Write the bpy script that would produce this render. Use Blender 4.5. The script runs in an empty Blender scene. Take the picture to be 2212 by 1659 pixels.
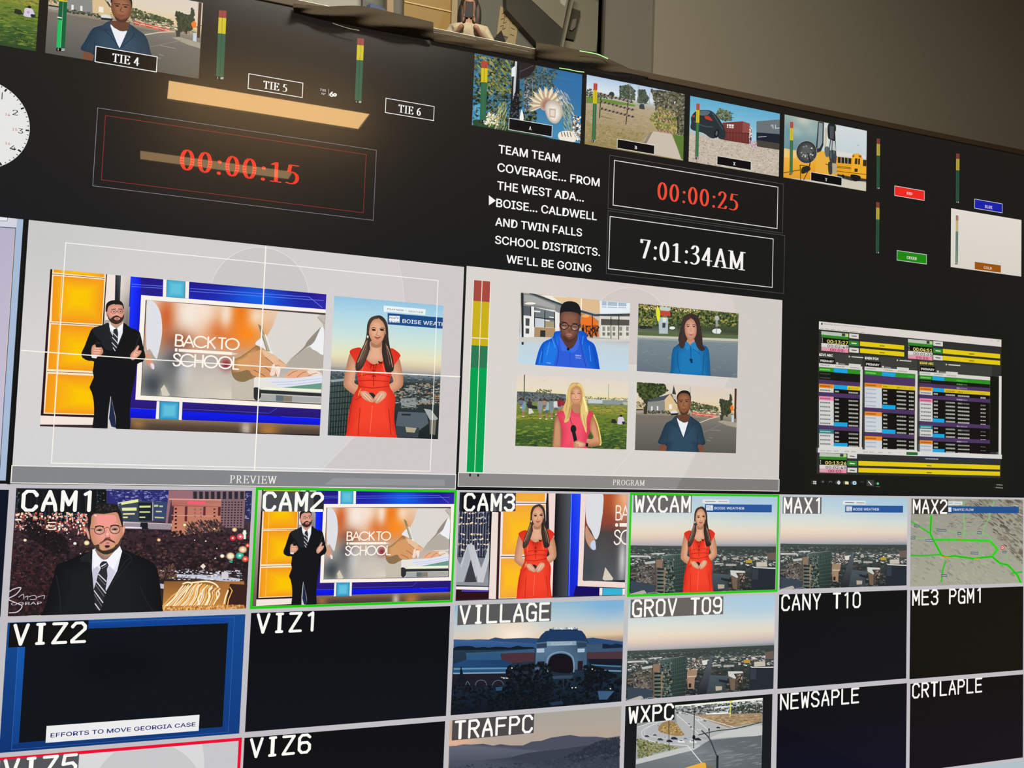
import bpy, bmesh, math, random
import numpy as np
from mathutils import Matrix, Vector

# ------------------------------------------------------------------ camera, world, lights, exposure
scn = bpy.context.scene
COL = scn.collection
FPX = 2006.562            # focal length in pixels of the 2212 x 1659 frame
UNIT = .42                # one column of the wall of pictures, in metres (a 16:9 tile is 0.42 m wide)
ZSEAM = 1.55              # height of the joint between the upper and the lower display
RM = np.array([[0.9264062, -0.03617334, -0.374784],
               [0.05541651, 0.99763381, 0.04069131],
               [0.37242525, -0.0584659, 0.92621875]])   # wall axes (right, down, into wall) -> camera axes
CC = np.array([0.45832379, -0.28789127, -4.50031544])   # camera position in wall units

def wall_to_world(q):
    return Vector((UNIT * q[0], UNIT * q[2], ZSEAM - UNIT * q[1]))

cam_data = bpy.data.cameras.new('camera')
cam = bpy.data.objects.new('camera', cam_data)
COL.objects.link(cam)
ax = [Vector((r[0], r[2], -r[1])) for r in RM]
mw = Matrix((ax[0], -ax[1], -ax[2])).transposed().to_4x4()
mw.translation = wall_to_world(CC)
cam.matrix_world = mw
cam_data.sensor_width = 36.0
cam_data.lens = FPX / 2212 * 36.0
cam_data.clip_start = .02
scn.camera = cam

world = bpy.data.worlds.new('world'); scn.world = world
world.use_nodes = True
world.node_tree.nodes['Background'].inputs[0].default_value = (1.0, .86, .66, 1)
world.node_tree.nodes['Background'].inputs[1].default_value = .01

scn.view_settings.view_transform = 'Standard'
scn.view_settings.look = 'None'
scn.view_settings.exposure = 0
scn.view_settings.gamma = 1
scn.view_settings.use_curve_mapping = False

def area(name, loc, rot, sx, sy, power, col):
    l = bpy.data.lights.new(name, 'AREA'); l.shape = 'RECTANGLE'; l.size = sx; l.size_y = sy
    l.energy = power; l.color = col
    o = bpy.data.objects.new(name, l); o.location = loc; o.rotation_euler = rot; COL.objects.link(o)
    return o
CEIL = 3.35
# added fill lights that brighten the wall, out of sight above the frame
area('wall_fill_light', (.75, -1.15, CEIL - .06), (math.radians(14), 0, 0), .9, .3, 30, (1.0, .92, .77))
area('wall_fill_light', (-.9, -1.15, CEIL - .06), (math.radians(14), 0, 0), .9, .3, 10, (1.0, .88, .68))

# ------------------------------------------------------------------ materials
def lin(c):
    return tuple(((v / 12.92) if v <= .04045 else ((v + .055) / 1.055) ** 2.4) for v in c)
def hx(s):
    if not isinstance(s, str): return tuple(s)
    if len(s) == 3: s = ''.join(a + a for a in s)
    return tuple(int(s[i:i + 2], 16) / 255 for i in (0, 2, 4))

def new_mat(name):
    m = bpy.data.materials.new(name); m.use_nodes = True
    return m, m.node_tree, m.node_tree.nodes['Principled BSDF']

GLOW, nt, b = new_mat('screen_glass')
at = nt.nodes.new('ShaderNodeAttribute'); at.attribute_name = 'glow'
gn = nt.nodes.new('ShaderNodeTexNoise'); gn.inputs['Scale'].default_value = 800; gn.inputs['Detail'].default_value = 2   # fine pixel grain of the panel
gt = nt.nodes.new('ShaderNodeTexCoord'); nt.links.new(gt.outputs['Object'], gn.inputs['Vector'])
gr = nt.nodes.new('ShaderNodeMapRange'); gr.inputs['To Min'].default_value = .90; gr.inputs['To Max'].default_value = 1.10
nt.links.new(gn.outputs['Fac'], gr.inputs['Value'])
gm = nt.nodes.new('ShaderNodeVectorMath'); gm.operation = 'SCALE'
nt.links.new(at.outputs['Color'], gm.inputs[0]); nt.links.new(gr.outputs['Result'], gm.inputs['Scale'])
nt.links.new(gm.outputs['Vector'], b.inputs['Emission Color'])
b.inputs['Emission Strength'].default_value = 1.0
b.inputs['Base Color'].default_value = (.004, .004, .004, 1)
b.inputs['Roughness'].default_value = .20
b.inputs['Specular IOR Level'].default_value = .30
b.inputs['Coat Weight'].default_value = .8
b.inputs['Coat Roughness'].default_value = .012
b.inputs['Coat IOR'].default_value = 1.45

def plain(name, col, rough=.6, metal=0, bump=0, scale=60, var=0):
    m, nt, b = new_mat(name)
    c = lin(hx(col))
    b.inputs['Roughness'].default_value = rough
    b.inputs['Metallic'].default_value = metal
    n = nt.nodes.new('ShaderNodeTexNoise'); n.inputs['Scale'].default_value = scale; n.inputs['Detail'].default_value = 4
    tc = nt.nodes.new('ShaderNodeTexCoord'); nt.links.new(tc.outputs['Object'], n.inputs['Vector'])
    mx = nt.nodes.new('ShaderNodeMix'); mx.data_type = 'RGBA'
    mx.inputs['A'].default_value = (*[v * (1 - var) for v in c], 1)
    mx.inputs['B'].default_value = (*[min(1, v * (1 + var)) for v in c], 1)
    nt.links.new(n.outputs['Fac'], mx.inputs['Factor']); nt.links.new(mx.outputs['Result'], b.inputs['Base Color'])
    if bump:
        bp = nt.nodes.new('ShaderNodeBump'); bp.inputs['Strength'].default_value = bump; bp.inputs['Distance'].default_value = .002
        nt.links.new(n.outputs['Fac'], bp.inputs['Height']); nt.links.new(bp.outputs['Normal'], b.inputs['Normal'])
    return m
def emis(name, col, s):
    m, nt, b = new_mat(name)
    b.inputs['Base Color'].default_value = (.8, .8, .8, 1)
    b.inputs['Emission Color'].default_value = (*col, 1); b.inputs['Emission Strength'].default_value = s
    return m

# ------------------------------------------------------------------ the wall plane
f_, K = FPX, None
def px_plane(p):
    """pixel (N,2) -> position (N,2) on the front of the wall of screens, in wall units"""
    p = np.asarray(p, float).reshape(-1, 2)
    d = np.stack([(p[:, 0] - 1106) / FPX, (p[:, 1] - 829.5) / FPX, np.ones(len(p))], 1) @ RM
    k = -CC[2] / d[:, 2]
    return CC[:2] + k[:, None] * d[:, :2]

FR = dict(  # drawing frames: origin in the photo and scale of the enlarged view
    P=(0, 0, 1), A=(0, 0, 3.95), B=(420, 0, 3.95), C=(860, 0, 3.95), D=(1240, 100, 3.95), E=(1652, 200, 3.95), F=(0, 400, 3.95),
    G=(0, 760, 3.95), H=(500, 560, 3.95), I=(960, 560, 4.809), J=(1300, 600, 4.809), K=(960, 780, 4.809),
    L=(1300, 780, 4.809), M=(1700, 640, 4.32), N=(1700, 900, 4.32), O=(0, 1040, 3.95), Q=(500, 1040, 3.95),
    R=(960, 1050, 5.027), S=(1330, 1050, 5.027), T=(1660, 1250, 4.007), U=(0, 1239, 3.95), V=(500, 1239, 3.95),
    W=(940, 1275, 4.32), X=(1300, 1275, 4.32), Y=(1760, 680, 9.617), h1=(160, 1080, 11.85), h2=(740, 670, 11.85),
    bs=(500, 640, 7.214), z=(0, 120, 5.925), tb=(340, 1070, 10.533))

def pts(s):
    if isinstance(s, str):
        return [tuple(float(v) for v in t.split(',')) for t in s.split()]
    return [tuple(t) for t in s]

def smooth(p, n=5, closed=True):
    p = np.array(p, float); N = len(p); out = []
    for i in range(N if closed else N - 1):
        g = lambda k: p[k % N] if closed else p[min(max(k, 0), N - 1)]
        a, b_, c, d = g(i - 1), g(i), g(i + 1), g(i + 2)
        for j in range(n):
            t = j / n
            out.append(.5 * (2 * b_ + (c - a) * t + (2 * a - 5 * b_ + 4 * c - d) * t * t + (-a + 3 * b_ - 3 * c + d) * t ** 3))
    if not closed: out.append(p[-1])
    return [tuple(v) for v in out]

def clip_poly(P, C, r):
    """Sutherland-Hodgman against rect r=(x0,y0,x1,y1); P (N,2), C (N,3)"""
    for axis, lim, sgn in ((0, r[0], 1), (0, r[2], -1), (1, r[1], 1), (1, r[3], -1)):
        if not len(P): return P, C
        ins = (P[:, axis] - lim) * sgn >= -1e-9
        if ins.all(): continue
        oP, oC = [], []
        for i in range(len(P)):
            j = (i + 1) % len(P)
            if ins[i]: oP.append(P[i]); oC.append(C[i])
            if ins[i] != ins[j]:
                t = (lim - P[i, axis]) / (P[j, axis] - P[i, axis])
                oP.append(P[i] + t * (P[j] - P[i])); oC.append(C[i] + t * (C[j] - C[i]))
        P, C = np.array(oP).reshape(-1, 2), np.array(oC).reshape(-1, 3)
    return P, C

TEXT_CACHE = {}
try:                       # the interface font that comes with Blender itself
    import os
    SANS = bpy.data.fonts.load(os.path.join(bpy.utils.system_resource('DATAFILES', path='fonts'), 'Inter.woff2'))
except Exception:
    SANS = None
def glyph_mesh(s, bold=0.0):
    k = (s, bold)
    if k not in TEXT_CACHE:
        cu = bpy.data.curves.new('t', 'FONT'); cu.body = s; cu.size = 1; cu.resolution_u = 3
        if SANS: cu.font = SANS
        o = bpy.data.objects.new('t', cu)
        COL.objects.link(o); bpy.context.view_layer.update()
        me = bpy.data.meshes.new_from_object(o.evaluated_get(bpy.context.evaluated_depsgraph_get()))
        v = np.array([tuple(x.co)[:2] for x in me.vertices]).reshape(-1, 2)
        fs = [tuple(p.vertices) for p in me.polygons]
        bpy.data.objects.remove(o); bpy.data.curves.remove(cu); bpy.data.meshes.remove(me)
        TEXT_CACHE[k] = (v, fs)
    return TEXT_CACHE[k]

MONO = dict(
    A="0,0 .3,1.9 2,6 3.7,1.9 4,0|.5,2.2 3.5,2.2", C="4,4.7 4,5 3,6 1,6 0,5 0,1 1,0 3,0 4,1 4,1.3", E="4,6 0,6 0,0 4,0|0,3.2 3.5,3.2",
    F="4,6 0,6 0,0|0,3.2 3.5,3.2", G="4,4.8 4,5 3,6 1,6 0,5 0,1 1,0 3.2,0 4,.8 4,0|4,.8 4,2.8 2.3,2.8", I="1,6 3,6|1.85,6 1.85,0|2.15,6 2.15,0|1,0 3,0",
    L="0,6 0,0 4,0", M="0,0 0,6 2,1.8 4,6 4,0", N="0,0 0,6 4,0 4,6", O="1,0 0,1 0,5 1,6 3,6 4,5 4,1 3,0 1,0", P="0,0 0,6 3,6 4,5 4,4.1 3,3.1 0,3.1",
    R="0,0 0,6 3,6 4,5 4,4.1 3,3.1 0,3.1|1.8,3.1 4,0", S="4,4.8 4,5 3,6 1,6 0,5 0,4.1 1,3.3 3,2.8 4,2 4,1 3,0 1,0 0,1 0,1.2", T="0,6 4,6|1.85,6 1.85,0|2.15,6 2.15,0",
    V="0,6 2,0 4,6", W="0,6 .7,0 2,4.4 3.3,0 4,6", X="0,6 4,0|0,0 4,6", Y="0,6 2,2.8 4,6|2,2.8 2,0", Z="0,6 4,6 0,0 4,0", B="0,0 0,6 3,6 4,5 3,3.2 0,3.2|3,3.2 4,2 4,1 3,0 0,0")
MONO.update({'1': "1,5.2 2.4,6 2.4,0", '2': "0,4.8 0,5 1,6 3,6 4,5 4,4 0,.5 0,0 4,0", '3': "0,5 1,6 3,6 4,5 4,4.2 3,3.2 1.6,3.2|3,3.2 4,2.2 4,1 3,0 1,0 0,1",
    '5': "4,6 .4,6 0,3.3 3,3.6 4,2.6 4,1 3,0 1,0 0,1", '6': "4,5.2 3,6 1,6 0,5 0,1 1,0 3,0 4,1 4,2.5 3,3.4 1,3.4 0,2.6",
    '9': "0,.8 1,0 3,0 4,1 4,5 3,6 1,6 0,5 0,3.5 1,2.6 3,2.6 4,3.4", '0': "1,0 0,1 0,5 1,6 3,6 4,5 4,1 3,0 1,0", ' ': ""})
def _el(cx, cy, rx, ry, a0=0, a1=360, n=24):
    return ' '.join('%.3f,%.3f' % (cx + rx * math.cos(math.radians(a0 + (a1 - a0) * i / n)), cy + ry * math.sin(math.radians(a0 + (a1 - a0) * i / n))) for i in range(n + 1))
# serif letters: (advance, strokes); '~' smooths a stroke; drawn with a broad-nib ellipse so stems are thick and bars thin
SERIF = {
    '0': (.5, _el(.25, .48, .19, .47)), '1': (.5, ".1,.84 .26,.95|.26,.95 .26,.02|.1,.02 .42,.02"),
    '2': (.5, "~.07,.74 .1,.87 .2,.96 .3,.95 .4,.85 .4,.7 .32,.5 .05,.04|.05,.03 .42,.03 .46,.17"),
    '3': (.5, "~.08,.8 .16,.93 .28,.95 .37,.86 .37,.7 .28,.58 .17,.54|~.17,.54 .32,.5 .42,.36 .4,.16 .27,.03 .13,.02 .05,.08"),
    '4': (.5, ".34,.02 .34,.94|.34,.94 .03,.3|.03,.28 .48,.28"), '5': (.5, ".43,.93 .15,.93 .1,.57|~.1,.57 .22,.6 .35,.54 .43,.4 .42,.2 .33,.07 .2,.02 .05,.05"),
    '6': (.5, "~.42,.95 .28,.88 .13,.68 .07,.4 .12,.13 .25,.02 .38,.1 .43,.3 .37,.5 .25,.56 .14,.5 .09,.38"), '7': (.5, ".06,.78 .06,.93 .46,.93|.46,.93 .2,.02"),
    ':': (.28, ".14,.6 .141,.6|.13,.06 .131,.06"), ' ': (.26, ""),
    'A': (.74, ".36,.97 .08,.02|.36,.97 .62,.02|.18,.34 .52,.34|-.02,.02 .2,.02|.48,.02 .76,.02"), 'M': (.9, ".14,.94 .14,.02|.14,.94 .44,.08|.44,.08 .74,.94|.74,.94 .74,.02|.02,.94 .18,.94|.7,.94 .88,.94|.03,.02 .25,.02|.62,.02 .87,.02"),
    'T': (.64, ".31,.94 .31,.02|.04,.78 .05,.94 .58,.94 .6,.78|.18,.02 .44,.02"), 'I': (.36, ".18,.94 .18,.02|.05,.94 .31,.94|.05,.02 .31,.02"),
    'E': (.64, ".16,.94 .16,.02|.04,.94 .54,.94 .56,.78|.04,.02 .56,.02 .6,.2|.16,.5 .44,.5|.44,.6 .44,.4"), 'P': (.6, ".16,.94 .16,.02|.04,.94 .3,.94|~.3,.94 .45,.9 .5,.74 .46,.56 .3,.48|.3,.48 .16,.48|.04,.02 .28,.02"),
    'R': (.7, ".16,.94 .16,.02|.04,.94 .3,.94|~.3,.94 .45,.9 .5,.74 .46,.58 .3,.5|.3,.5 .16,.5|.04,.02 .28,.02|.32,.5 .58,.02 .7,.02"), 'V': (.72, ".1,.94 .36,.02|.36,.02 .6,.94|0,.94 .22,.94|.5,.94 .72,.94"),
    'W': (1.0, ".1,.94 .3,.02|.3,.02 .5,.9|.5,.9 .7,.02|.7,.02 .88,.94|0,.94 .22,.94|.4,.94 .6,.94|.78,.94 1,.94"), 'O': (.74, _el(.36, .48, .29, .47)),
    'G': (.74, "~.62,.76 .54,.9 .38,.95 .2,.86 .08,.62 .08,.34 .2,.1 .38,.01 .56,.06 .62,.12|.62,.38 .62,.08|.5,.38 .72,.38"), 'B': (.66, ".16,.94 .16,.02|.04,.94 .3,.94|~.3,.94 .46,.88 .46,.6 .3,.52|~.3,.52 .5,.46 .54,.2 .42,.04 .28,.02|.28,.02 .04,.02"),
    'X': (.72, ".1,.94 .6,.02|.6,.94 .1,.02|0,.94 .24,.94|.48,.94 .7,.94|0,.02 .22,.02|.46,.02 .72,.02"), 'Y': (.72, ".1,.94 .36,.45|.6,.94 .36,.45|.36,.45 .36,.02|0,.94 .24,.94|.5,.94 .7,.94|.24,.02 .5,.02"),
    'D': (.72, ".16,.94 .16,.02|.04,.94 .3,.94|~.3,.94 .52,.86 .62,.6 .62,.34 .5,.08 .3,.02|.3,.02 .04,.02"), 'L': (.62, ".16,.94 .16,.02|.04,.94 .3,.94|.04,.02 .54,.02 .58,.24"),
    'U': (.74, "~.16,.94 .16,.3 .24,.06 .38,.02 .54,.1 .58,.3 .58,.94|.04,.94 .3,.94|.48,.94 .7,.94"), 'N': (.76, ".16,.94 .16,.02|.14,.94 .6,.04|.6,.04 .6,.94|.02,.94 .2,.94|.05,.02 .28,.02|.48,.94 .72,.94")}

def stroke_text(s, kind, wt):
    """-> list of convex polygons in em units (cap height 1), total width"""
    out = []; x = 0
    if kind == 'mono':
        rx = ry = wt * .5; gl = MONO
    else:
        rx, ry = wt * .5, wt * .17; gl = SERIF
    ring = [(rx * math.cos(a), ry * math.sin(a)) for a in [i * math.pi / 5 for i in range(10)]]
    for ch in s:
        if kind == 'mono':
            st, adv, sx, sy = gl[ch], 6.1 * .14, .14, 1 / 6
        else:
            adv, st = gl[ch]; sx = sy = 1; adv += .09 + .06 * (ch in '0123456789')
        for one in st.split('|'):
            if not one: continue
            sm_ = one[0] == '~'; one = one.lstrip('~')
            q = [(x + a * sx, b_ * sy) for a, b_ in pts(one)]
            if sm_: q = smooth(q, 4, False)
            rr = ring if not (kind == 'serif' and ch == ':') else [(wt * .55 * math.cos(a), wt * .55 * math.sin(a)) for a in [i * math.pi / 5 for i in range(10)]]
            for i in range(len(q) - 1):
                allp = sorted([(q[k][0] + r[0], q[k][1] + r[1]) for k in (i, i + 1) for r in rr])
                def half(P):
                    h = []
                    for p in P:
                        while len(h) > 1 and (h[-1][0] - h[-2][0]) * (p[1] - h[-2][1]) - (h[-1][1] - h[-2][1]) * (p[0] - h[-2][0]) <= 0: h.pop()
                        h.append(p)
                    return h
                out.append(half(allp)[:-1] + half(allp[::-1])[:-1])
        x += adv
    return out

LAYER = 1.2e-5
class Pen:
    """collects flat coloured polygons lying on the screen's glass; build() links them as one mesh"""
    z = 0.0
    def __init__(s, fr='P', clip=None, xf=None):
        s.V, s.F, s.C = [], [], []; s.n = 0
        s.fr = FR[fr]; s.clip = clip; s.xf = xf
    def frame(s, fr): s.fr = FR[fr]; return s
    def plane(s, p):
        p = np.asarray(p, float).reshape(-1, 2)
        q = px_plane(p / s.fr[2] + np.array(s.fr[:2]))
        if s.xf is not None: q = q * np.array(s.xf[:2]) + np.array(s.xf[2:])
        return q
    def up(s): Pen.z += LAYER
    def raw(s, Q, C, f=None):
        """Q in wall units, one polygon"""
        Q = np.asarray(Q, float); C = np.asarray(C, float)
        if s.clip is not None:
            r = s.clip
            if Q[:, 0].min() < r[0] or Q[:, 0].max() > r[2] or Q[:, 1].min() < r[1] or Q[:, 1].max() > r[3]:
                Q, C = clip_poly(Q, C, r)
                if len(Q) < 3: return
        ar = .5 * np.sum(Q[:, 0] * np.roll(Q[:, 1], -1) - np.roll(Q[:, 0], -1) * Q[:, 1])
        if abs(ar) < 1e-13: return
        if ar > 0: Q, C = Q[::-1], C[::-1]      # faces look at the room
        s.V.append(np.column_stack([Q[:, 0] * UNIT, np.full(len(Q), -Pen.z), ZSEAM - Q[:, 1] * UNIT]))
        s.C.append(C); s.F.append(tuple(range(s.n, s.n + len(Q)))); s.n += len(Q)
    def cols(s, col, n):
        if isinstance(col, (list,)):
            c = [lin(hx(x)) for x in col]
            if len(c) < n: c = c + [c[-1]] * (n - len(c))
            return np.array(c)
        return np.array([lin(hx(col))] * n)
    def poly(s, col, p, up=True):
        if up: s.up()
        p = pts(p); s.raw(s.plane(p), s.cols(col, len(p)))
    def polys(s, col, many):
        s.up()
        for p in many.split('/'): s.poly(col, p, False)
    def sm(s, col, p, n=4):
        p = smooth(pts(p), n); s.poly(col, p)
    def fan(s, c0, c1, p, ctr=None, n=4, sm=True, k=.45):
        """soft-shaded blob: colour c0 inside, c1 at the rim"""
        s.up(); p = pts(p); p = smooth(p, n) if sm else p
        q = s.plane(p); c = s.plane([ctr])[0] if ctr else q.mean(0)
        a, b_ = np.array(lin(hx(c0))), np.array(lin(hx(c1)))
        inner = c + (q - c) * k; N = len(q)
        for i in range(N):
            j = (i + 1) % N
            s.raw([q[i], q[j], inner[j], inner[i]], [b_, b_, a, a])
        s.raw(inner, [a] * N)
    def ell(s, col, cx, cy, rx, ry, rot=0, n=18, up=True):
        ca, sa = math.cos(math.radians(rot)), math.sin(math.radians(rot))
        s.poly(col, [(cx + rx * math.cos(t) * ca - ry * math.sin(t) * sa, cy + rx * math.cos(t) * sa + ry * math.sin(t) * ca) for t in [2 * math.pi * i / n for i in range(n)]], up)
    def line(s, col, w, p, closed=False, up=True, sm=0):
        if up: s.up()
        p = pts(p)
        if sm: p = smooth(p, sm, closed)
        if closed: p = p + [p[0]]
        for i in range(len(p) - 1):
            a, b_ = np.array(p[i]), np.array(p[i + 1]); d = b_ - a; L = np.hypot(*d)
            if L < 1e-6: continue
            d = d / L; nn = np.array([-d[1], d[0]]) * w / 2; e = d * w * .35
            s.poly(col, [a - e + nn, b_ + e + nn, b_ + e - nn, a - e - nn], False)
    def lines(s, col, w, many, sm=0):
        s.up()
        for p in many.split('/'): s.line(col, w, p, up=False, sm=sm)
    def rect(s, col, x0, y0, x1, y1):
        """rectangle square to the screen from two opposite corners"""
        s.up(); q = s.plane([(x0, y0), (x1, y1)])
        s.raw([(q[0][0], q[0][1]), (q[1][0], q[0][1]), (q[1][0], q[1][1]), (q[0][0], q[1][1])], s.cols(col, 4))
    def box(s, col, w, q):
        """outlined rectangle; q = four corners, w line width in wall units"""
        s.up(); r = rectq(s.plane(pts(q)))
        x0, y0, x1, y1 = r
        c = s.cols(col, 4)
        for a in ((x0 - w, y0 - w, x1 + w, y0), (x0 - w, y1, x1 + w, y1 + w), (x0 - w, y0, x0, y1), (x1, y0, x1 + w, y1)):
            s.raw([(a[0], a[1]), (a[2], a[1]), (a[2], a[3]), (a[0], a[3])], c)
    def fill(s, col, q, g=0):
        s.up(); x0, y0, x1, y1 = rectq(s.plane(pts(q))); 
        s.raw([(x0 - g, y0 - g), (x1 + g, y0 - g), (x1 + g, y1 + g), (x0 - g, y1 + g)], s.cols(col, 4))
    def soft(s, rect, nx, ny, stops, blobs=(), noise=0, seed=1):
        """a fine grid of vertex colours: vertical stops [(t,col)] plus soft blobs (x,y,rx,ry,col,k) in frame coordinates"""
        s.up(); x0, y0, x1, y1 = rect
        r = np.random.RandomState(seed)
        c = s.clip if s.clip is not None else rect
        u0, u1 = (max(x0, c[0]) - x0) / (x1 - x0), (min(x1, c[2]) - x0) / (x1 - x0)
        v0, v1 = (max(y0, c[1]) - y0) / (y1 - y0), (min(y1, c[3]) - y0) / (y1 - y0)
        if u1 <= u0 or v1 <= v0: return
        gx, gy = np.meshgrid(np.linspace(u0, u1, nx + 1), np.linspace(v0, v1, ny + 1))
        X = x0 + (x1 - x0) * gx; Y = y0 + (y1 - y0) * gy
        tt = [a for a, _ in stops]; cc = np.array([hx(c) for _, c in stops])
        Cc = np.stack([np.interp(gy, tt, cc[:, i]) for i in range(3)], -1)
        for bx_, by_, rx, ry, col, k in blobs:
            q = s.plane([(bx_, by_), (bx_ + rx, by_), (bx_, by_ + ry)])
            w = k * np.exp(-(((X - q[0][0]) / (q[1][0] - q[0][0])) ** 2 + ((Y - q[0][1]) / (q[2][1] - q[0][1])) ** 2))[..., None]
            w = np.clip(w * 1.0, 0, 1); Cc = Cc * (1 - w) + np.array(hx(col)) * w
        if noise: Cc = Cc + r.randn(ny + 1, nx + 1, 1) * noise
        Cc = np.clip(Cc, 0, 1); L_ = np.where(Cc <= .04045, Cc / 12.92, ((Cc + .055) / 1.055) ** 2.4).reshape(-1, 3)
        V = np.column_stack([X.ravel() * UNIT, np.full(X.size, -Pen.z), ZSEAM - Y.ravel() * UNIT])
        n0 = s.n; s.V.append(V); s.C.append(L_); s.n += len(V); w_ = nx + 1
        for j in range(ny):
            for i in range(nx):
                a = n0 + j * w_ + i
                s.F.append((a, a + w_, a + w_ + 1, a + 1))
    def scatter(s, region, n, size, cols, asp=1, seed=1, kind='q', rot=0, grow=0):
        """many small marks inside a polygon; grow>0 makes them larger lower down"""
        s.up(); r = random.Random(seed); R_ = pts(region)
        xs = [p[0] for p in R_]; ys = [p[1] for p in R_]
        def ins(x, y):
            c = False; j = len(R_) - 1
            for i in range(len(R_)):
                if (R_[i][1] > y) != (R_[j][1] > y) and x < (R_[j][0] - R_[i][0]) * (y - R_[i][1]) / (R_[j][1] - R_[i][1]) + R_[i][0]: c = not c
                j = i
            return c
        if size > 6:
            g_ = 3.4 if kind == 't' else 2.6 if kind == 'q' else 1.6
            n = int(n * g_); size *= {'t': .5, 'q': .58, 'e': .75}[kind]
        k = 0; t = 0; z0 = Pen.z
        while k < n and t < n * 6:
            t += 1; x, y = r.uniform(min(xs), max(xs)), r.uniform(min(ys), max(ys))
            if not ins(x, y): continue
            k += 1; g = 1 + grow * (y - min(ys)) / (max(ys) - min(ys) + 1e-6)
            a = size * g * r.uniform(.5, 1.4); b_ = a * asp * r.uniform(.7, 1.3); c = r.choice(cols)
            Pen.z = z0 + 8e-6 * k / n
            if kind == 'q':
                s.poly(c, [(x - a, y - b_), (x + a, y - b_), (x + a, y + b_), (x - a, y + b_)], False)
            elif kind == 't':
                ph = r.uniform(0, 6.28)
                s.poly(c, [(x + a * math.cos(ph + q) * r.uniform(.6, 1.2), y + b_ * math.sin(ph + q) * r.uniform(.6, 1.2)) for q in (0, 1.3, 2.6, 3.9, 5.1)], False)
            else:
                s.ell(c, x, y, a, b_, rot, 10, False)
    def text(s, st, p0, x1, ytop, col, font='sans', wt=.15, fit=True):
        """p0 = baseline left, x1 = right end, ytop = cap top above p0 (frame coordinates)"""
        s.up()
        a = s.plane([p0])[0]; h = a[1] - s.plane([(p0[0], ytop)])[0][1]
        lo = s.plane([(x1, p0[1])])[0]
        # walk along the baseline to the pixel column x1
        y = p0[1]
        for _ in range(6):
            q = s.plane([(x1, y)])[0]; g = s.plane([(x1, y + 1)])[0]
            y += (a[1] - q[1]) / (g[1] - q[1])
        W_ = s.plane([(x1, y)])[0][0] - a[0]
        if font == 'sans':
            v, fs = glyph_mesh(st)
            if not len(v): return
            bd = (wt if wt != .15 else 0) * h * 2.2
            m0, m1 = v[:, 0].min(), v[:, 0].max(); ch = .727
            Q = np.column_stack([a[0] + (v[:, 0] - m0) / (m1 - m0) * (W_ - bd), a[1] - v[:, 1] / ch * h])
            c = lin(hx(col))
            for dx, dy in ((0, 0),) if not bd else ((0, 0), (bd, 0), (bd / 2, bd / 3), (bd / 2, -bd / 3)):
                for f in fs: s.raw(Q[list(f)] + np.array([dx, dy]), [c] * len(f))
            return
        L_ = stroke_text(st, font, wt)
        if not L_: return
        m0 = min(x for p in L_ for x, _ in p); m1 = max(x for p in L_ for x, _ in p)
        c = lin(hx(col))
        for p in L_:
            s.raw([(a[0] + (x - m0) / (m1 - m0) * W_, a[1] - yy * h) for x, yy in p], [c] * len(p))
    def build(s, name, parent, label=None):
        me = bpy.data.meshes.new(name)
        if s.V:
            V = np.concatenate(s.V); me.from_pydata([tuple(v) for v in V], [], s.F)
            at_ = me.color_attributes.new('glow', 'FLOAT_COLOR', 'POINT')
            C = np.concatenate(s.C); at_.data.foreach_set('color', np.column_stack([C, np.ones(len(C))]).astype(np.float32).ravel())
        me.materials.append(GLOW)
        o = bpy.data.objects.new(name, me); COL.objects.link(o)
        if parent is not None: o.parent = parent; o.matrix_parent_inverse = parent.matrix_world.inverted()
        if label: o['label'] = label
        return o

def rectq(q):
    """mean rectangle (x0,y0,x1,y1) of four corners TL TR BR BL in wall units"""
    q = np.asarray(q)
    return ((q[0][0] + q[3][0]) / 2, (q[0][1] + q[1][1]) / 2, (q[1][0] + q[2][0]) / 2, (q[2][1] + q[3][1]) / 2)
def quadrect(fr, q):
    p = Pen(fr); return rectq(p.plane(pts(q)))
def rect_xf(src, dst):
    sx = (dst[2] - dst[0]) / (src[2] - src[0]); sy = (dst[3] - dst[1]) / (src[3] - src[1])
    return (sx, sy, dst[0] - src[0] * sx, dst[1] - src[1] * sy)

def empty(name, loc, label, cat, group=None):
    o = bpy.data.objects.new(name, None); o.location = loc; COL.objects.link(o)
    bpy.context.view_layer.update()
    o['label'] = label; o['category'] = cat
    if group: o['group'] = group
    return o
def mesh_obj(name, V, F, mat, parent=None, bevel=0, label=None):
    me = bpy.data.meshes.new(name); me.from_pydata([tuple(v) for v in V], [], F); me.update()
    me.materials.append(mat)
    o = bpy.data.objects.new(name, me); COL.objects.link(o)
    if parent: o.parent = parent; o.matrix_parent_inverse = parent.matrix_world.inverted()
    if bevel:
        m = o.modifiers.new('b', 'BEVEL'); m.width = bevel; m.segments = 2
    if label: o['label'] = label
    return o
def boxes(name, L_, mat, parent=None, bevel=0, label=None):
    V, F = [], []
    for x0, x1, y0, y1, z0, z1 in L_:
        n = len(V); V += [(x0, y0, z0), (x1, y0, z0), (x1, y1, z0), (x0, y1, z0), (x0, y0, z1), (x1, y0, z1), (x1, y1, z1), (x0, y1, z1)]
        F += [(n, n + 3, n + 2, n + 1), (n + 4, n + 5, n + 6, n + 7), (n, n + 1, n + 5, n + 4), (n + 1, n + 2, n + 6, n + 5), (n + 2, n + 3, n + 7, n + 6), (n + 3, n, n + 4, n + 7)]
    return mesh_obj(name, V, F, mat, parent, bevel, label)
def ray_at(x, y, Y):
    """the point seen at pixel (x, y) on the upright plane world-y = Y"""
    d = np.array([(x - 1106) / FPX, (y - 829.5) / FPX, 1]) @ RM
    return wall_to_world(CC + (Y / UNIT - CC[2]) / d[2] * d)

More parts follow.
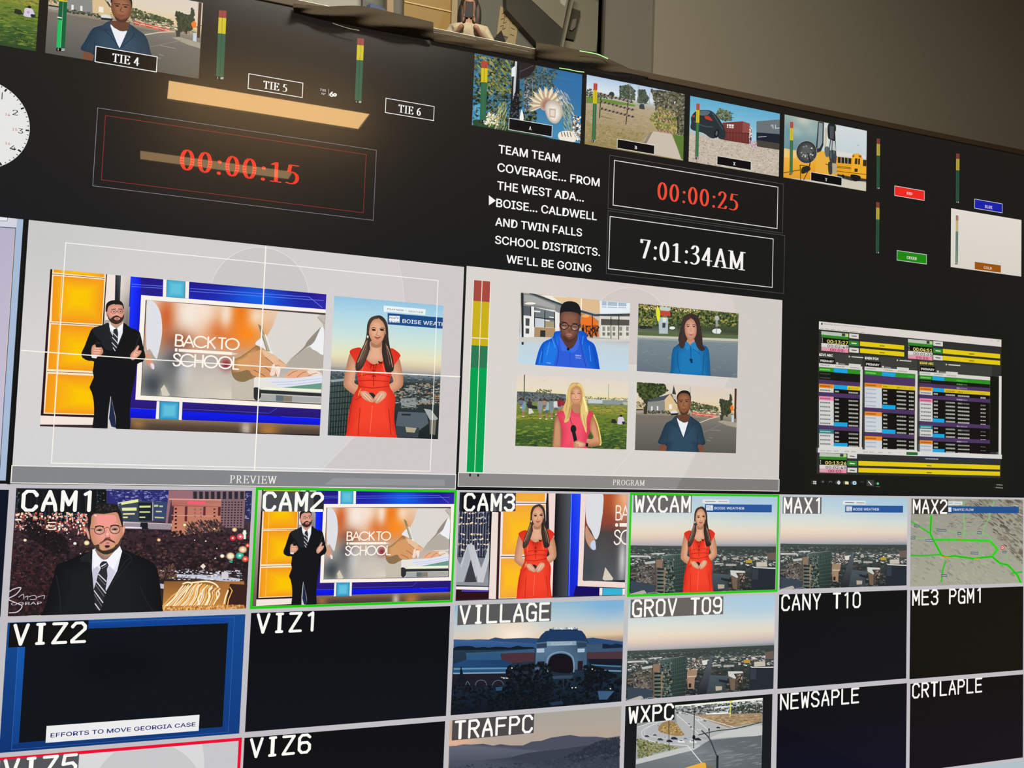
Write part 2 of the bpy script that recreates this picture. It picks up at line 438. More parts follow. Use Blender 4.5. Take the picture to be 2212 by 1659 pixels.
# ------------------------------------------------------------------ the room
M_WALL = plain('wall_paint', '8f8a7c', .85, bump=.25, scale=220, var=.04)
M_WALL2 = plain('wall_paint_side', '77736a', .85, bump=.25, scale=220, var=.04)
M_CEIL = plain('ceiling_tile', 'b9b2a0', .9, bump=.3, scale=140, var=.05)
M_FLOOR = plain('carpet', '4a4742', .95, bump=.5, scale=300, var=.2)
M_TRIM = plain('rail_metal', '574b3a', .6, .1, var=.08)
M_BLACK = plain('bezel_black', '0c0c0d', .45, var=.1)
M_CLOTH = plain('draped_cloth', '4c4334', .95, bump=.5, scale=400, var=.15)

def struct(name, L_, mat):
    o = boxes(name, L_, mat); o['kind'] = 'structure'; return o
XC = ray_at(1413, 80, .128).x                        # where the projecting right-hand wall starts
XL, XR, YB = -2.6, 3.9, -6.2
YW = .14
WX0, WX1, WZ0 = -.35, ray_at(1299, 60, YW).x, ray_at(1050, 87, YW).z
WZ1 = WZ0 + .33
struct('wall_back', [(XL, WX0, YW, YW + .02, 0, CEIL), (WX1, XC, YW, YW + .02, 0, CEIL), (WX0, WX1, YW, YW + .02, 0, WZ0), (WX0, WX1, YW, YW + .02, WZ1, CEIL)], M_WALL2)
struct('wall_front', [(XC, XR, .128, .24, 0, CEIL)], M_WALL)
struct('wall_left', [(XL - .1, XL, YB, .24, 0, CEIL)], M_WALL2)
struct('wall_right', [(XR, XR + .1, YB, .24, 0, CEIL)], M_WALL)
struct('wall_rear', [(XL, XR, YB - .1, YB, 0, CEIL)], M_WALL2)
struct('ceiling', [(XL - .1, XR + .1, YB - .1, .24, CEIL, CEIL + .05)], M_CEIL)
struct('floor', [(XL - .1, XR + .1, YB - .1, .24, -.05, 0)], M_FLOOR)

# two recessed ceiling lights whose mirror images lie across the upper display
M_LAMP = emis('lamp_diffuser', (1.0, .60, .235), 26)
M_LAMP2 = emis('lamp_diffuser_dim', (1.0, .62, .27), 7.5)
def mirrored(px, zc):
    """ceiling point whose mirror image in the glass shows at pixel px"""
    w = ray_at(px[0], px[1], 0.0); c = wall_to_world(CC); d = w - c
    k = (zc - w.z) / d.z
    return (w.x + d.x * k, -d.y * k)
def ceiling_light(corners, label, mat):
    q = [mirrored(c, CEIL - .02) for c in corners]
    x0 = (q[0][0] + q[3][0]) / 2; x1 = (q[1][0] + q[2][0]) / 2
    y1 = (q[0][1] + q[1][1]) / 2; y0 = (q[2][1] + q[3][1]) / 2
    e = empty('ceiling_light', ((x0 + x1) / 2, (y0 + y1) / 2, CEIL - .02), label, 'ceiling light', 'recessed ceiling lights')
    mesh_obj('diffuser', [(x0, y0, CEIL - .02), (x0, y1, CEIL - .02), (x1, y1, CEIL - .02), (x1, y0, CEIL - .02)], [(0, 1, 2, 3)], mat, e)
    t = .03
    boxes('frame', [(x0 - t, x0, y0 - t, y1 + t, CEIL - .03, CEIL), (x1, x1 + t, y0 - t, y1 + t, CEIL - .03, CEIL),
                    (x0, x1, y0 - t, y0, CEIL - .03, CEIL), (x0, x1, y1, y1 + t, CEIL - .03, CEIL)], M_BLACK, e)
ceiling_light([(374.7, 168.4), (809.4, 247), (759, 282), (353, 205)], 'long amber ceiling light nearest the wall of screens, mirrored under the three white name boxes', M_LAMP)
ceiling_light([(306.8, 313), (635, 377), (612, 393), (300, 334.7)], 'dimmer amber ceiling light further back, mirrored behind the large red countdown', M_LAMP2)

# ------------------------------------------------------------------ the two big displays
ZTOP = 2.532
UP = empty('video_wall', (1.0, .02, ZSEAM), 'upper black wall display with program and preview pictures, red countdowns and a clock', 'screen')
LO = empty('video_wall', (1.0, .02, .5), 'lower wall display with a light grey grid of labelled camera pictures', 'screen')
XE = 2.70
boxes('housing', [(-1.7, XE, .004, .055, ZSEAM + .0085, ZTOP)], M_BLACK, UP)
boxes('housing', [(-1.7, 2.528, .004, .055, .45, ZSEAM + .0072)], M_BLACK, LO)
boxes('top_rail', [(-1.7, XE, -.004, .065, ZTOP, ZTOP + .016)], M_TRIM, UP, .002, 'thin brown metal rail along the top edge')
Pen.z = 0.0
p = Pen()
r0 = p.plane([(0, 0)])[0]
YT = (ZSEAM - ZTOP) / UNIT
p.soft((-4, YT, XE / UNIT, -.021), 40, 20, [(0, '221f1c'), (.25, '201e1d'), (.6, '191c23'), (1, '12151d')], [(1900, 900, 900, 700, '131410', .6)])  # brownish ceiling haze at the top is part of the screen colour
p.build('screen', UP)
Pen.z = 0.0
p = Pen()
p.raw([(-4, -.0165), (2.518 / UNIT, -.0165), (2.518 / UNIT, 2.6), (-4, 2.6)], p.cols('c4c1c5', 4))
p.build('screen', LO)

# draped cloth and cables on the rail
def drape(name, top, bot, lab, cat, ybase=-.012, amp=.012, thick=.004, mat=None, grp=None):
    top, bot = smooth(pts(top), 6, False), smooth(pts(bot), 6, False)
    n = 40
    def samp(L_, t):
        f = t * (len(L_) - 1); i = min(int(f), len(L_) - 2); g = f - i
        return (L_[i][0] * (1 - g) + L_[i + 1][0] * g, L_[i][1] * (1 - g) + L_[i + 1][1] * g)
    V, F = [], []; m = 9
    for i in range(n + 1):
        a, b_ = samp(top, i / n), samp(bot, i / n)
        for j in range(m + 1):
            t = j / m
            y = ybase - amp * (math.sin(math.pi * t) * .9 + .5 * math.sin(i * .35 + t * 5) * math.sin(math.pi * min(1, t + .15)))
            V.append(ray_at(a[0] * (1 - t) + b_[0] * t, a[1] * (1 - t) + b_[1] * t, y))
    for i in range(n):
        for j in range(m):
            k = i * (m + 1) + j; F.append((k, k + 1, k + m + 2, k + m + 1))
    o = mesh_obj(name, V, F, mat or M_CLOTH)
    s = o.modifiers.new('s', 'SOLIDIFY'); s.thickness = thick; s.offset = -1
    for pl in o.data.polygons: pl.use_smooth = True
    o['label'] = lab; o['category'] = cat
    if grp: o['group'] = grp
    return o
drape('draped_cloth', "634,8 668,11 700,14 762,12 800,16 840,25 890,37 936,48", "634,27 668,36 700,44 762,56 800,64 840,71 890,80 936,89",
      'long dark brown cloth draped over the rail, left of the bright sill line', 'cloth', -.012, .02)
drape('draped_cloth', "1158,91 1200,98 1245,107 1285,116 1316,128 1345,141 1372,154 1400,164", "1158,128 1200,136 1245,146 1285,154 1316,161 1345,165 1372,169 1400,174",
      'shorter dark brown cloth on the rail tapering down to the right, edged in green', 'cloth', -.012, .016)
drape('cable_cover', "936,66 1000,80 1080,95 1160,112", "936,90 1000,102 1080,116 1160,131", 'flat dark cover strip on the rail between the two draped cloths', 'cable cover', -.008, .004)
M_GREEN = emis('green_strip_glow', (.16, .95, .08), .75)  # thin green lines drawn with emission
def tube(name, path, Y, rad, mat, lab=None, cat=None, sm_=3):
    P_ = [ray_at(x, y, Y) for x, y in smooth(pts(path), sm_, False)]
    cu = bpy.data.curves.new(name, 'CURVE'); cu.dimensions = '3D'; sp = cu.splines.new('POLY'); sp.points.add(len(P_) - 1)
    for q, v in zip(sp.points, P_): q.co = (*v, 1)
    cu.bevel_depth = rad; cu.bevel_resolution = 2; cu.use_fill_caps = True
    o = bpy.data.objects.new(name, cu); COL.objects.link(o); bpy.context.view_layer.update()
    me = bpy.data.meshes.new_from_object(o.evaluated_get(bpy.context.evaluated_depsgraph_get()))
    bpy.data.objects.remove(o); bpy.data.curves.remove(cu)
    o = bpy.data.objects.new(name, me); me.name = name; me.materials.clear(); me.materials.append(mat); COL.objects.link(o)
    if lab: o['label'] = lab; o['category'] = cat
    return o
tube('green_strip', "1252,110 1286,116 1300,121 1313,127", -.034, .0011, M_GREEN, 'bright green glowing strip along the top edge of the tapering cloth', 'light strip')
tube('green_strip', "1208,147 1228,150 1246,154 1262,156", -.026, .0009, M_GREEN, 'bright green glowing strip along the lower edge of the tapering cloth', 'light strip')
M_CABLE = plain('cable_white', 'a9a392', .5)
tube('cable', "936,70 975,76 1028,87", -.024, .0006, M_CABLE, 'thin pale cable lying on the cover strip, left piece', 'cable')
tube('cable', "1066,96 1100,103 1142,112", -.024, .0006, M_CABLE, 'thin pale cable lying on the cover strip, right piece', 'cable')
tube('cable', "718,50 735,56 755,62 776,66", -.022, .0009, M_CABLE, 'short curved wire hanging below the long draped cloth', 'cable')

# ------------------------------------------------------------------ window over the rail; its reflection is built as things behind it
w1 = empty('window_1', (.4, YW, WZ0), 'long low window above the displays', 'window'); w1['kind'] = 'structure'; del w1['category']
M_GLASS, nt, b = new_mat('window_glass')
b.inputs['Transmission Weight'].default_value = 1; b.inputs['Roughness'].default_value = 0; b.inputs['IOR'].default_value = 1.05
b.inputs['Base Color'].default_value = (.93, .92, .88, 1)
boxes('pane', [(WX0, WX1, YW + .008, YW + .012, WZ0, WZ1)], M_GLASS, w1)
M_SILL = emis('sill_glow', (1.0, .86, .55), .95)  # bright line along the sill is given its own glow, no lamp
boxes('sill', [(WX0, WX1, YW - .05, YW + .03, WZ0 - .05, ray_at(1050, 90, YW - .05).z)], plain('sill_dark', '2b2620', .4), w1)
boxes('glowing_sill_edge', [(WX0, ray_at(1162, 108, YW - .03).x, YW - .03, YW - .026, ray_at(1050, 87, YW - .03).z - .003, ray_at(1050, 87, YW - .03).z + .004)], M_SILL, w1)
boxes('window_frame', [(WX1, WX1 + .006, YW - .008, YW + .02, WZ0, WZ1)], plain('frame_dark', '4a4438', .5), w1)

# made-up raised room behind the glass, standing in for the reflection
GY = 8.6
gz = ray_at(1000, 80, 7.0).z
FZ = gz - 1.22
M_GW = plain('stand_in_wall_grey', '6f716c', .8, var=.04); M_YEL = plain('door_yellow', '9c7d3c', .6, var=.05)
struct('wall_far', [(-4, 9, GY, GY + .1, FZ - .05, FZ + 6)], M_GW)
struct('floor_stand_in', [(-4, 9, 5.6, GY, FZ - .1, FZ)], M_FLOOR)
area('stand_in_fill_light', (2.5, 4.2, FZ + 3.4), (math.radians(38), 0, 0), 4, 1.2, 300, (1.0, .90, .72))  # unseen light added to brighten the stand-in room
def slab(name, path, Y, th, mat, parent=None, label=None, cat=None, grp=None):
    """a flat thing with real thickness standing upright at depth Y"""
    P_ = [ray_at(x, y, Y) for x, y in pts(path)]; n = len(P_)
    V = [tuple(v) for v in P_] + [(v.x, v.y + th, v.z) for v in P_]
    F = [tuple(range(n)), tuple(range(2 * n - 1, n - 1, -1))] + [(i, i + n, (i + 1) % n + n, (i + 1) % n) for i in range(n)]
    o = mesh_obj(name, V, F, mat, parent)
    if label: o['label'] = label
    if cat: o['category'] = cat
    if grp: o['group'] = grp
    return o
d1 = empty('door_1', ray_at(925, 60, GY), 'yellow door', 'door'); d1['kind'] = 'structure'; del d1['category'], d1['label']
slab('door_leaf', "874,-60 976,-40 972,75 872,75", GY - .10, .06, M_YEL, d1)
slab('door_frame', "978,-40 990,-38 986,78 974,78", GY - .14, .13, plain('door_frame_cream', 'a8997a', .6), d1)
slab('door_groove', "874,2 976,24 976,26.5 874,4.5", GY - .115, .02, plain('door_groove', 'd8bf84', .6), d1)
slab('whiteboard', "560,-60 783,-40 783,70 560,60", GY - .2, .05, plain('board_pale', '9a9b98', .5), None, 'pale grey board on the far left reflected in the window', 'whiteboard')
slab('partition_post', "784,-40 792,-38 791,70 783,70", GY - .3, .08, M_BLACK, None, 'narrow black upright post beside the pale grey board', 'post')
slab('wall_column', "836,-40 850,-38 850,70 836,70", GY - .22, .12, plain('column_tan', 'a58e72', .7), None, 'narrow tan upright strip between the blue chair and the yellow door', 'column')
c = slab('chair', "793,3 805,4 828,14 838,17 841,26 841,60 793,60", 6.6, .06, plain('chair_blue', '2c3f63', .7), None, 'blue chair back seen just above the long draped cloth', 'chair')
c.modifiers.new('b', 'BEVEL').width = .03
cx0, cx1 = ray_at(795, 60, 6.6).x, ray_at(841, 60, 6.6).x; cz = ray_at(815, 60, 6.6).z
boxes('seat', [(cx0, cx1, 6.66, 7.1, FZ + .44, FZ + .5)], c.data.materials[0], c)
for lx in (cx0, cx1 - .03):
    for ly in (6.62, 7.05): boxes('leg', [(lx, lx + .03, ly, ly + .03, FZ, FZ + .44 if ly > 7 else cz + .1)], M_BLACK, c)
sheet = plain('paper_cream', 'b09f7c', .8); ink = plain('ink', '5d5340', .8)
def note(path, marks, lab):
    o = slab('paper_sheet', path, GY - .012, .01, sheet, None, lab, 'paper', 'paper sheets with handwriting')
    for m in marks.split('/'):
        a = tube('handwriting', m, GY - .016, .003, ink, sm_=2); a.parent = o
note("1081,13 1104,25 1098,80 1073,74", "1085,30 1091,27 1089,38 1096,33/1082,42 1090,40 1087,50 1094,47/1081,57 1088,55 1085,64 1092,60", 'cream handwritten paper sheet beside the photographer, the left one of the pair')
note("1104,32 1120,52 1113,96 1090,94 1098,80", "1106,50 1114,55/1104,60 1112,64/1102,74 1110,77", 'cream handwritten paper sheet tucked under the dark slanted screen, the right one of the pair')
slab('card_holder', "1066,84 1083,65 1092,90 1092,110 1064,110", GY - .06, .05, M_BLACK, None, 'small black triangular holder fixed to the wall below the handwritten papers', 'holder')
# big slanted monitor on the stand-in room's wall
mon = empty('wall_monitor', ray_at(1180, 60, 4.6), 'large dark slanted monitor reflected in the window, right of the handwritten papers', 'monitor')
slab('housing', "1093,-30 1094,20 1159,92 1211,101 1240,-30", GY - .12, .11, plain('monitor_grey', '3c3a34', .5), mon)
slab('picture', "1135,-12 1215,62 1228,-2 1229,-12", GY - .13, .012, plain('monitor_picture', '8a8778', .4), mon)
slab('side_bar', "1238,-12 1242,-12 1217,102 1213,101", GY - .2, .07, plain('bar_pale', '8d8a7c', .4), mon)
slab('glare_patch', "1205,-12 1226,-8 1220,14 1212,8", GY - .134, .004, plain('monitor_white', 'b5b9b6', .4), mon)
eq = empty('equipment_panel', ray_at(1270, 60, 4.9), 'pale grey panel with a dark handle plate at the right end of the window', 'panel')
slab('panel', "1242,-20 1292,4 1299,9 1300,16 1287,112 1215,106", GY - .06, .055, plain('panel_pale', '8b897c', .5), eq)
slab('handle_plate', "1233,16 1254,24 1253,34 1240,86 1222,82", GY - .1, .04, plain('plate_dark', '45423a', .5), eq)
slab('handle', "1237,42 1246,40 1243,58 1236,66 1231,64", GY - .125, .025, plain('handle_pale', '77746a', .4), eq)

# ------------------------------------------------------------------ geometric sans for the studio caption
GEO = {'B': (.62, ".06,0 .06,1 .32,1|~.32,1 .48,.93 .52,.76 .46,.58 .32,.52|.06,.52 .34,.52|~.34,.52 .52,.46 .58,.26 .52,.06 .34,0|.34,0 .06,0"), 'A': (.8, ".02,0 .4,1 .78,0|.16,.36 .64,.36"),
       'C': (.98, _el(.5, .5, .5, .5, 38, 322)), 'K': (.62, ".06,0 .06,1|.58,1 .08,.48|.2,.6 .6,0"), ' ': (.24, ""), 'T': (.52, ".0,1 .5,1|.25,1 .25,0"), 'O': (1.08, _el(.52, .5, .5, .5)),
       'S': (.58, "~.5,.84 .4,.97 .24,1 .08,.9 .07,.72 .2,.58 .4,.46 .53,.32 .5,.12 .32,0 .14,.02 .03,.18"), 'H': (.74, ".06,0 .06,1|.64,0 .64,1|.06,.52 .64,.52"), 'L': (.5, ".06,1 .06,0 .46,0")}
_old = stroke_text
def stroke_text(s, kind, wt):
    if kind == 'geo':
        keep = dict(SERIF); SERIF.clear(); SERIF.update(GEO)
        try:
            out = []; x = 0; ring = [(wt * .5 * math.cos(i * math.pi / 4), wt * .5 * math.sin(i * math.pi / 4)) for i in range(8)]
            for ch in s:
                adv, st = GEO[ch]
                for one in st.split('|'):
                    if not one: continue
                    sm_ = one[0] == '~'; q = [(x + a, b_) for a, b_ in pts(one.lstrip('~'))]
                    if sm_: q = smooth(q, 4, False)
                    for i in range(len(q) - 1):
                        P_ = sorted([(q[k][0] + r[0], q[k][1] + r[1]) for k in (i, i + 1) for r in ring])
                        def half(P):
                            h = []
                            for p in P:
                                while len(h) > 1 and (h[-1][0] - h[-2][0]) * (p[1] - h[-2][1]) - (h[-1][1] - h[-2][1]) * (p[0] - h[-2][0]) <= 0: h.pop()
                                h.append(p)
                            return h
                        out.append(half(P_)[:-1] + half(P_[::-1])[:-1])
                x += adv
            return out
        finally:
            SERIF.clear(); SERIF.update(keep)
    return _old(s, kind, wt)

# ------------------------------------------------------------------ pictures used by several windows
def draw_studio(p, r):
    """studio set: orange panels at left, blue wall with a big framed screen"""
    p.frame('F')
    p.soft(r, 30, 12, [(0, 'd8d0c8'), (1, '6a5a50')], [(1040, 850, 60, 160, 'f1e8de', .9), (1080, 1300, 60, 300, '5b5048', .8)])
    p.poly('2a1788', "1115,775 2800,925 2800,2100 1100,2060 1105,1500")
    p.soft((p.plane([(1115, 780)])[0][0], r[1], r[2], r[1] + (r[3] - r[1]) * .2), 50, 6, [(0, '20128c'), (1, '1a35c8')],
           [(2200, 960, 260, 120, '0a6af0', .9), (2780, 1000, 90, 120, '3a2aa8', .8), (1300, 900, 120, 100, '2a1a78', .7)])
    p.poly(['1a3cff', '0a1df0', '0a18c8', '1530ff'], "1118,780 1200,790 1190,1240 1100,1215")
    p.lines('5f7cf0', 5, "1125,845 1385,862/1125,865 1385,880/1622,882 2640,955 2750,1045/1622,905 2620,975 2760,985")
    p.poly(['2c1c80', '2c1c80', '1a0f66', '1a0f66'], "1105,1840 2760,1900 2750,2040 1100,1990")
    p.poly(['0a1af5', '0a1af5', '0712c0', '0712c0'], "1108,1905 2745,1990 2735,2060 1103,1990")
    p.lines('4452d8', 4, "1110,1902 1330,1915/1555,1910 2300,1945 2360,1905/2400,1975 2740,1990/1105,1995 2735,2062")
    p.soft((r[0] + (r[2] - r[0]) * .3, r[3] - (r[3] - r[1]) * .075, r[2], r[3]), 60, 4, [(0, '8b7458'), (.5, '5c4a3c'), (1, '463a34')],
           [(2100, 2080, 40, 60, 'e9ded2', .8), (2290, 2090, 90, 60, 'c08040', .9), (1180, 2040, 60, 40, 'b07c40', .8)])
    p.poly('1d1620', "1100,2084 2735,2130 2735,2140 1100,2094")
    for a, b_, c, d in (("1393,803 1425,805 1421,962 1389,958", "1582,818 1615,820 1610,968 1578,965", "1425,805 1582,818 1578,965 1421,955", 0),
                        ("1338,1842 1365,1845 1358,1996 1328,1994", "1530,1850 1557,1852 1550,2004 1522,2002", "1365,1845 1530,1850 1522,2002 1358,1996", 1)):
        p.fan('62c4e0', '1d8fc4' if d else '3aa6c8', c, sm=False)
        p.poly('f7f2ec', a); p.poly('f7f2ec', b_)
        p.lines('2a3040', 4, "1425,806 1421,957/1580,818 1576,965" if not d else "1364,1845 1358,1996/1528,1850 1522,2002")
    p.poly(['2b2f36', '50565c', '1c1e24', '1c1e24'], "985,766 1032,770 1020,1100 975,1100")
    p.poly('f3e6df', "905,758 985,766 975,1150 895,1150")
    p.poly('2a1712', "903,758 914,759 830,1975 818,1975")
    # orange panels
    p.poly('ffe9c4', "446,716 905,752 822,1975 365,1962")
    p.poly('2c1218', "428,714 448,716 372,1950 820,1962 820,1982 345,1966")
    for q, c in (("458,717 892,750 889,786 456,744", None), ("455,772 890,807 868,1186 440,1162", (690, 950)), ("436,1186 868,1210 845,1590 410,1568", (730, 1440)), ("408,1608 845,1630 822,1955 382,1940", (760, 1820))):
        p.fan('ffc800', 'f7981c', q, c, sm=False, k=.25)
        (a, b_), (c1, d_) = pts(q)[0], pts(q)[3]
    p.lines('5a3312', 5, "448,758 893,796/430,1173 875,1200/402,1590 850,1608")
    p.lines('fbd08a', 5, "530,726 462,1950")
    p.poly('f6e7df', "346,1966 820,1984 818,2046 342,2042"); p.poly('3a2a30', "342,2044 818,2046 818,2066 342,2062")
    # framed screen
    p.poly('fdf4ea', "1205,938 2818,1064 2788,1914 1155,1830")
    p.poly('4a4040', "1243,980 2778,1092 2748,1874 1200,1794")
    q = p.plane([(1250, 990), (2772, 1100), (2742, 1868), (1206, 1788)])
    rr = rectq(q)
    keep = p.clip; p.clip = (max(rr[0], keep[0]), max(rr[1], keep[1]), min(rr[2], keep[2]), min(rr[3], keep[3])) if keep else rr
    p.soft(rr, 76, 40, [(0, 'ecd2b8'), (.4, 'd9a27c'), (.62, 'bcb4ac'), (1, 'cfc8bc')],
           [(1430, 1120, 90, 190, 'd0561c', 1), (1620, 1100, 130, 170, 'f9ece0', 1), (1530, 1330, 130, 80, 'a04a28', .85), (1750, 1120, 90, 160, 'fbe9da', .9), (2060, 1100, 150, 230, 'ef7a1c', 1),
            (1900, 1260, 140, 110, 'e0702c', .9), (2110, 1260, 110, 110, 'ff8a18', .9), (1930, 1100, 50, 120, 'fdf3e6', .8), (2190, 1120, 70, 90, 'f8e0c4', .9), (1320, 1700, 150, 140, '3c444c', 1),
            (1450, 1600, 120, 260, '6a6e70', .8), (1500, 1480, 80, 90, '4a4650', .7), (1400, 1790, 40, 80, 'd8ceb8', .8), (1600, 1620, 60, 130, 'd4d0ca', .8), (1800, 1700, 200, 110, 'cfc6b8', .9),
            (1560, 1560, 40, 120, 'b8bcc4', .6), (1930, 1530, 48, 50, '8c2430', 1), (1810, 1480, 60, 60, 'a8a6aa', .7), (2000, 1800, 200, 60, 'ddd4c4', .9)], seed=3)
    p.sm('e2e3e8', "1256,990 1320,1005 1365,1080 1382,1180 1380,1290 1350,1440 1330,1480 1280,1400 1250,1380")
    p.sm('d99a7c', "1238,1440 1275,1450 1310,1520 1318,1560 1296,1568 1262,1530 1240,1500"); p.sm('dfe6f2', "1284,1520 1312,1530 1316,1566 1298,1566")
    p.poly('d6cdbc', "1370,1740 1400,1700 1450,1790 1430,1800 1385,1795")
    p.frame('bs')
    p.sm('dedad3', "640,470 780,200 1100,200 1480,230 1480,760 1450,1130 1100,1130 900,1030 840,1065 740,1000 640,900 560,650 590,560")
    p.sm('b6aea2', "905,1000 1060,880 1240,790 1440,930 1440,1110 1200,1120 960,1100 880,1050")
    p.sm('968d82', "900,1000 1120,800 1190,690 1410,470 1330,680 1180,790 1060,880")
    p.sm('f2f2f4', "1300,690 1400,480 1440,560 1440,900 1330,860 1230,790")
    p.sm('c1bab0', "1340,320 1465,300 1460,560 1420,440")
    p.line('847c70', 6, "1335,320 1390,380 1450,420", sm=4)
    p.sm('eceaec', "370,742 455,650 540,600 600,800 650,905 560,860 480,800")
    p.poly('e9e6e0', "350,1258 1410,1290 1400,1500 900,1462 352,1432"); p.poly('f1f5d8', "500,1420 1400,1458 1400,1500 450,1450")
    p.poly('2b3134', "440,1455 1400,1512 1400,1562 440,1512"); p.poly('a9aca8', "470,1528 1390,1580 1385,1660 440,1630")
    p.poly('5f7076', "692,1540 808,1546 806,1640 694,1634"); p.poly('847f70', "808,1546 945,1554 940,1646 806,1640"); p.sm('2a2f30', "345,1430 440,1440 460,1560 400,1625 345,1580")
    p.poly('c7beb0', "0,1300 345,1300 345,1610 0,1600")
    p.fan('d8a06a', '9a7040', "0,1010 120,950 260,860 380,770 440,800 470,900 480,1080 400,1240 280,1300 150,1335 50,1290 0,1190", ctr=(240, 1010))
    p.sm('8d734f', "10,1200 120,1180 260,1150 330,1250 240,1320 160,1335 60,1300")
    p.sm('d89c68', "250,900 330,880 480,830 600,880 700,950 840,1055 835,1105 760,1120 700,1235 620,1245 580,1262 420,1262 300,1200 280,1050")
    p.sm('ecc09c', "480,840 600,880 720,960 735,1060 640,1050 520,940")
    p.sm('e8b896', "700,1000 760,1020 845,1070 830,1110 770,1130 745,1080")
    p.lines('7c4c30', 9, "530,950 600,1010 660,1065/470,1080 540,1120 620,1190 640,1240/350,1150 450,1200 520,1250/680,1080 690,1160 700,1240", sm=3)
    p.sm('f3dccb', "640,1060 680,1080 680,1200 650,1240 600,1230 615,1150"); p.sm('fbe6da', "690,1100 760,1110 740,1240 715,1250 690,1180")
    p.poly('8a8468', "410,430 470,470 600,860 545,850"); p.poly('b8b294', "470,560 520,620 590,850 560,845"); p.line('d8d4c4', 10, "700,1150 735,1250")
    p.sm('e8b08a', "820,1250 880,1190 980,1145 1150,1138 1290,1150 1395,1200 1390,1245 1150,1272 900,1274")
    p.sm('f4dccc', "1180,1160 1290,1150 1400,1200 1385,1240 1240,1230"); p.lines('9c5c3c', 8, "880,1240 960,1180 1020,1160/1020,1260 1110,1190 1160,1180/1180,1260 1250,1215 1330,1200", sm=3)
    p.sm('e3e6f3', "520,1290 900,1285 1415,1235 1410,1360 900,1410 780,1420 620,1340"); p.poly('6c9c88', "800,1422 1405,1352 1400,1452 1150,1440")
    p.lines('8b96b4', 4, "620,1340 900,1335 1400,1280/700,1380 1000,1370 1400,1320")
    p.frame('F')
    p.text('BACK TO', (1490, 1370), 2042, 1276, 'fff6e8', 'geo', .13)
    p.text('SCHOOL', (1470, 1538), 2040, 1436, 'fff6e8', 'geo', .13)
    p.line('fff6e8', 28, "1502,1406 1504,1406"); p.poly('fff6e8', "1524,1396 1980,1425 1980,1450 1524,1421"); p.poly('dcd6cc', "1982,1428 2035,1440 1982,1450")
    p.clip = keep

def draw_anchor(p):
    """person in a black suit with a striped tie, hands apart"""
    p.frame('F')
    p.poly('d9d4cf', "900,2075 925,1950 945,1790 990,1990 1005,2080"); p.poly('1f2a4a', "930,1990 948,1800 985,1990 990,2070 950,2060")
    p.sm('121418', "935,1178 870,1195 790,1222 760,1275 722,1375 696,1430 703,1472 757,1500 803,1506 790,1590 800,1640 764,1722 782,1765 800,1850 802,1960 790,2140 905,2140 922,1960 944,1800 968,1900 988,1990 1000,2140 1103,2145 1108,1950 1120,1800 1158,1620 1170,1528 1215,1508 1241,1465 1226,1398 1198,1270 1178,1244 1130,1225 1090,1200 1050,1172", 2)
    p.sm('1f2328', "790,1225 870,1196 930,1180 960,1300 980,1400 900,1400 860,1330 820,1290")
    p.lines('2e333a', 5, "930,1185 945,1290 982,1420/1050,1178 1040,1290 990,1400/860,1440 900,1430/1190,1280 1150,1400", sm=3)
    p.poly('eff0f8', "932,1172 1052,1168 1046,1262 1006,1362 984,1330 940,1245"); p.poly('cfd2e0', "940,1245 960,1240 985,1330")
    p.poly('c49680', "940,1150 1050,1150 1046,1180 992,1226 946,1192"); p.poly('ffffff', "932,1172 946,1190 985,1228 962,1252 934,1215"); p.poly('ffffff', "1052,1168 1046,1182 998,1226 1020,1250 1048,1212")
    p.poly('2a2c33', "968,1232 1000,1222 1008,1262 1004,1350 980,1418 954,1372 962,1290"); p.lines('d6d8e0', 7, "966,1262 1002,1300/960,1300 1004,1348/956,1345 994,1386/966,1388 982,1412")
    p.sm('c98c76', "905,1078 915,1075 922,1110 912,1120"); p.fan('eba893', 'c98a74', "914,1042 960,1022 1030,1022 1056,1060 1058,1118 1036,1160 992,1184 948,1166 918,1120", (985, 1070))
    p.sm('3b2b27', "918,1105 938,1140 968,1120 1000,1112 1038,1130 1058,1100 1056,1135 1034,1170 992,1187 948,1170 922,1135"); p.ell('d9927f', 1000, 1140, 26, 13); p.ell('8f4a44', 1000, 1142, 13, 5); p.ell('46322c', 1003, 1166, 14, 6)
    p.sm('1d191b', "902,1078 906,1020 935,990 985,982 1030,990 1052,1020 1060,1062 1050,1048 1040,1026 985,1016 935,1028 920,1050 914,1078")
    for cx, cy in ((970, 1080), (1026, 1078)):
        p.line('5a4038', 4, _el(cx, cy, 22, 15, n=14)); p.ell('3a2a28', cx + 2, cy, 8, 5)
    p.lines('33211c', 5, "950,1060 990,1056/1008,1056 1045,1058/992,1078 1006,1078")
    p.fan('f0ba9e', 'c08068', "780,1400 798,1362 850,1368 880,1408 872,1440 832,1466 784,1462"); p.ell('22221f', 835, 1352, 24, 18); p.poly('17181b', "812,1355 858,1355 862,1385 820,1385"); p.lines('a86a52', 4, "800,1400 872,1405/798,1420 874,1424/800,1440 860,1445")
    p.poly('e8e8ee', "778,1455 830,1462 822,1478 786,1474")
    p.fan('f0ba9e', 'c98870', "1115,1442 1150,1402 1178,1366 1187,1384 1166,1408 1206,1412 1202,1434 1186,1456 1140,1492 1114,1482"); p.lines('b0705a', 4, "1160,1412 1196,1428/1155,1430 1188,1444/1130,1440 1156,1400")

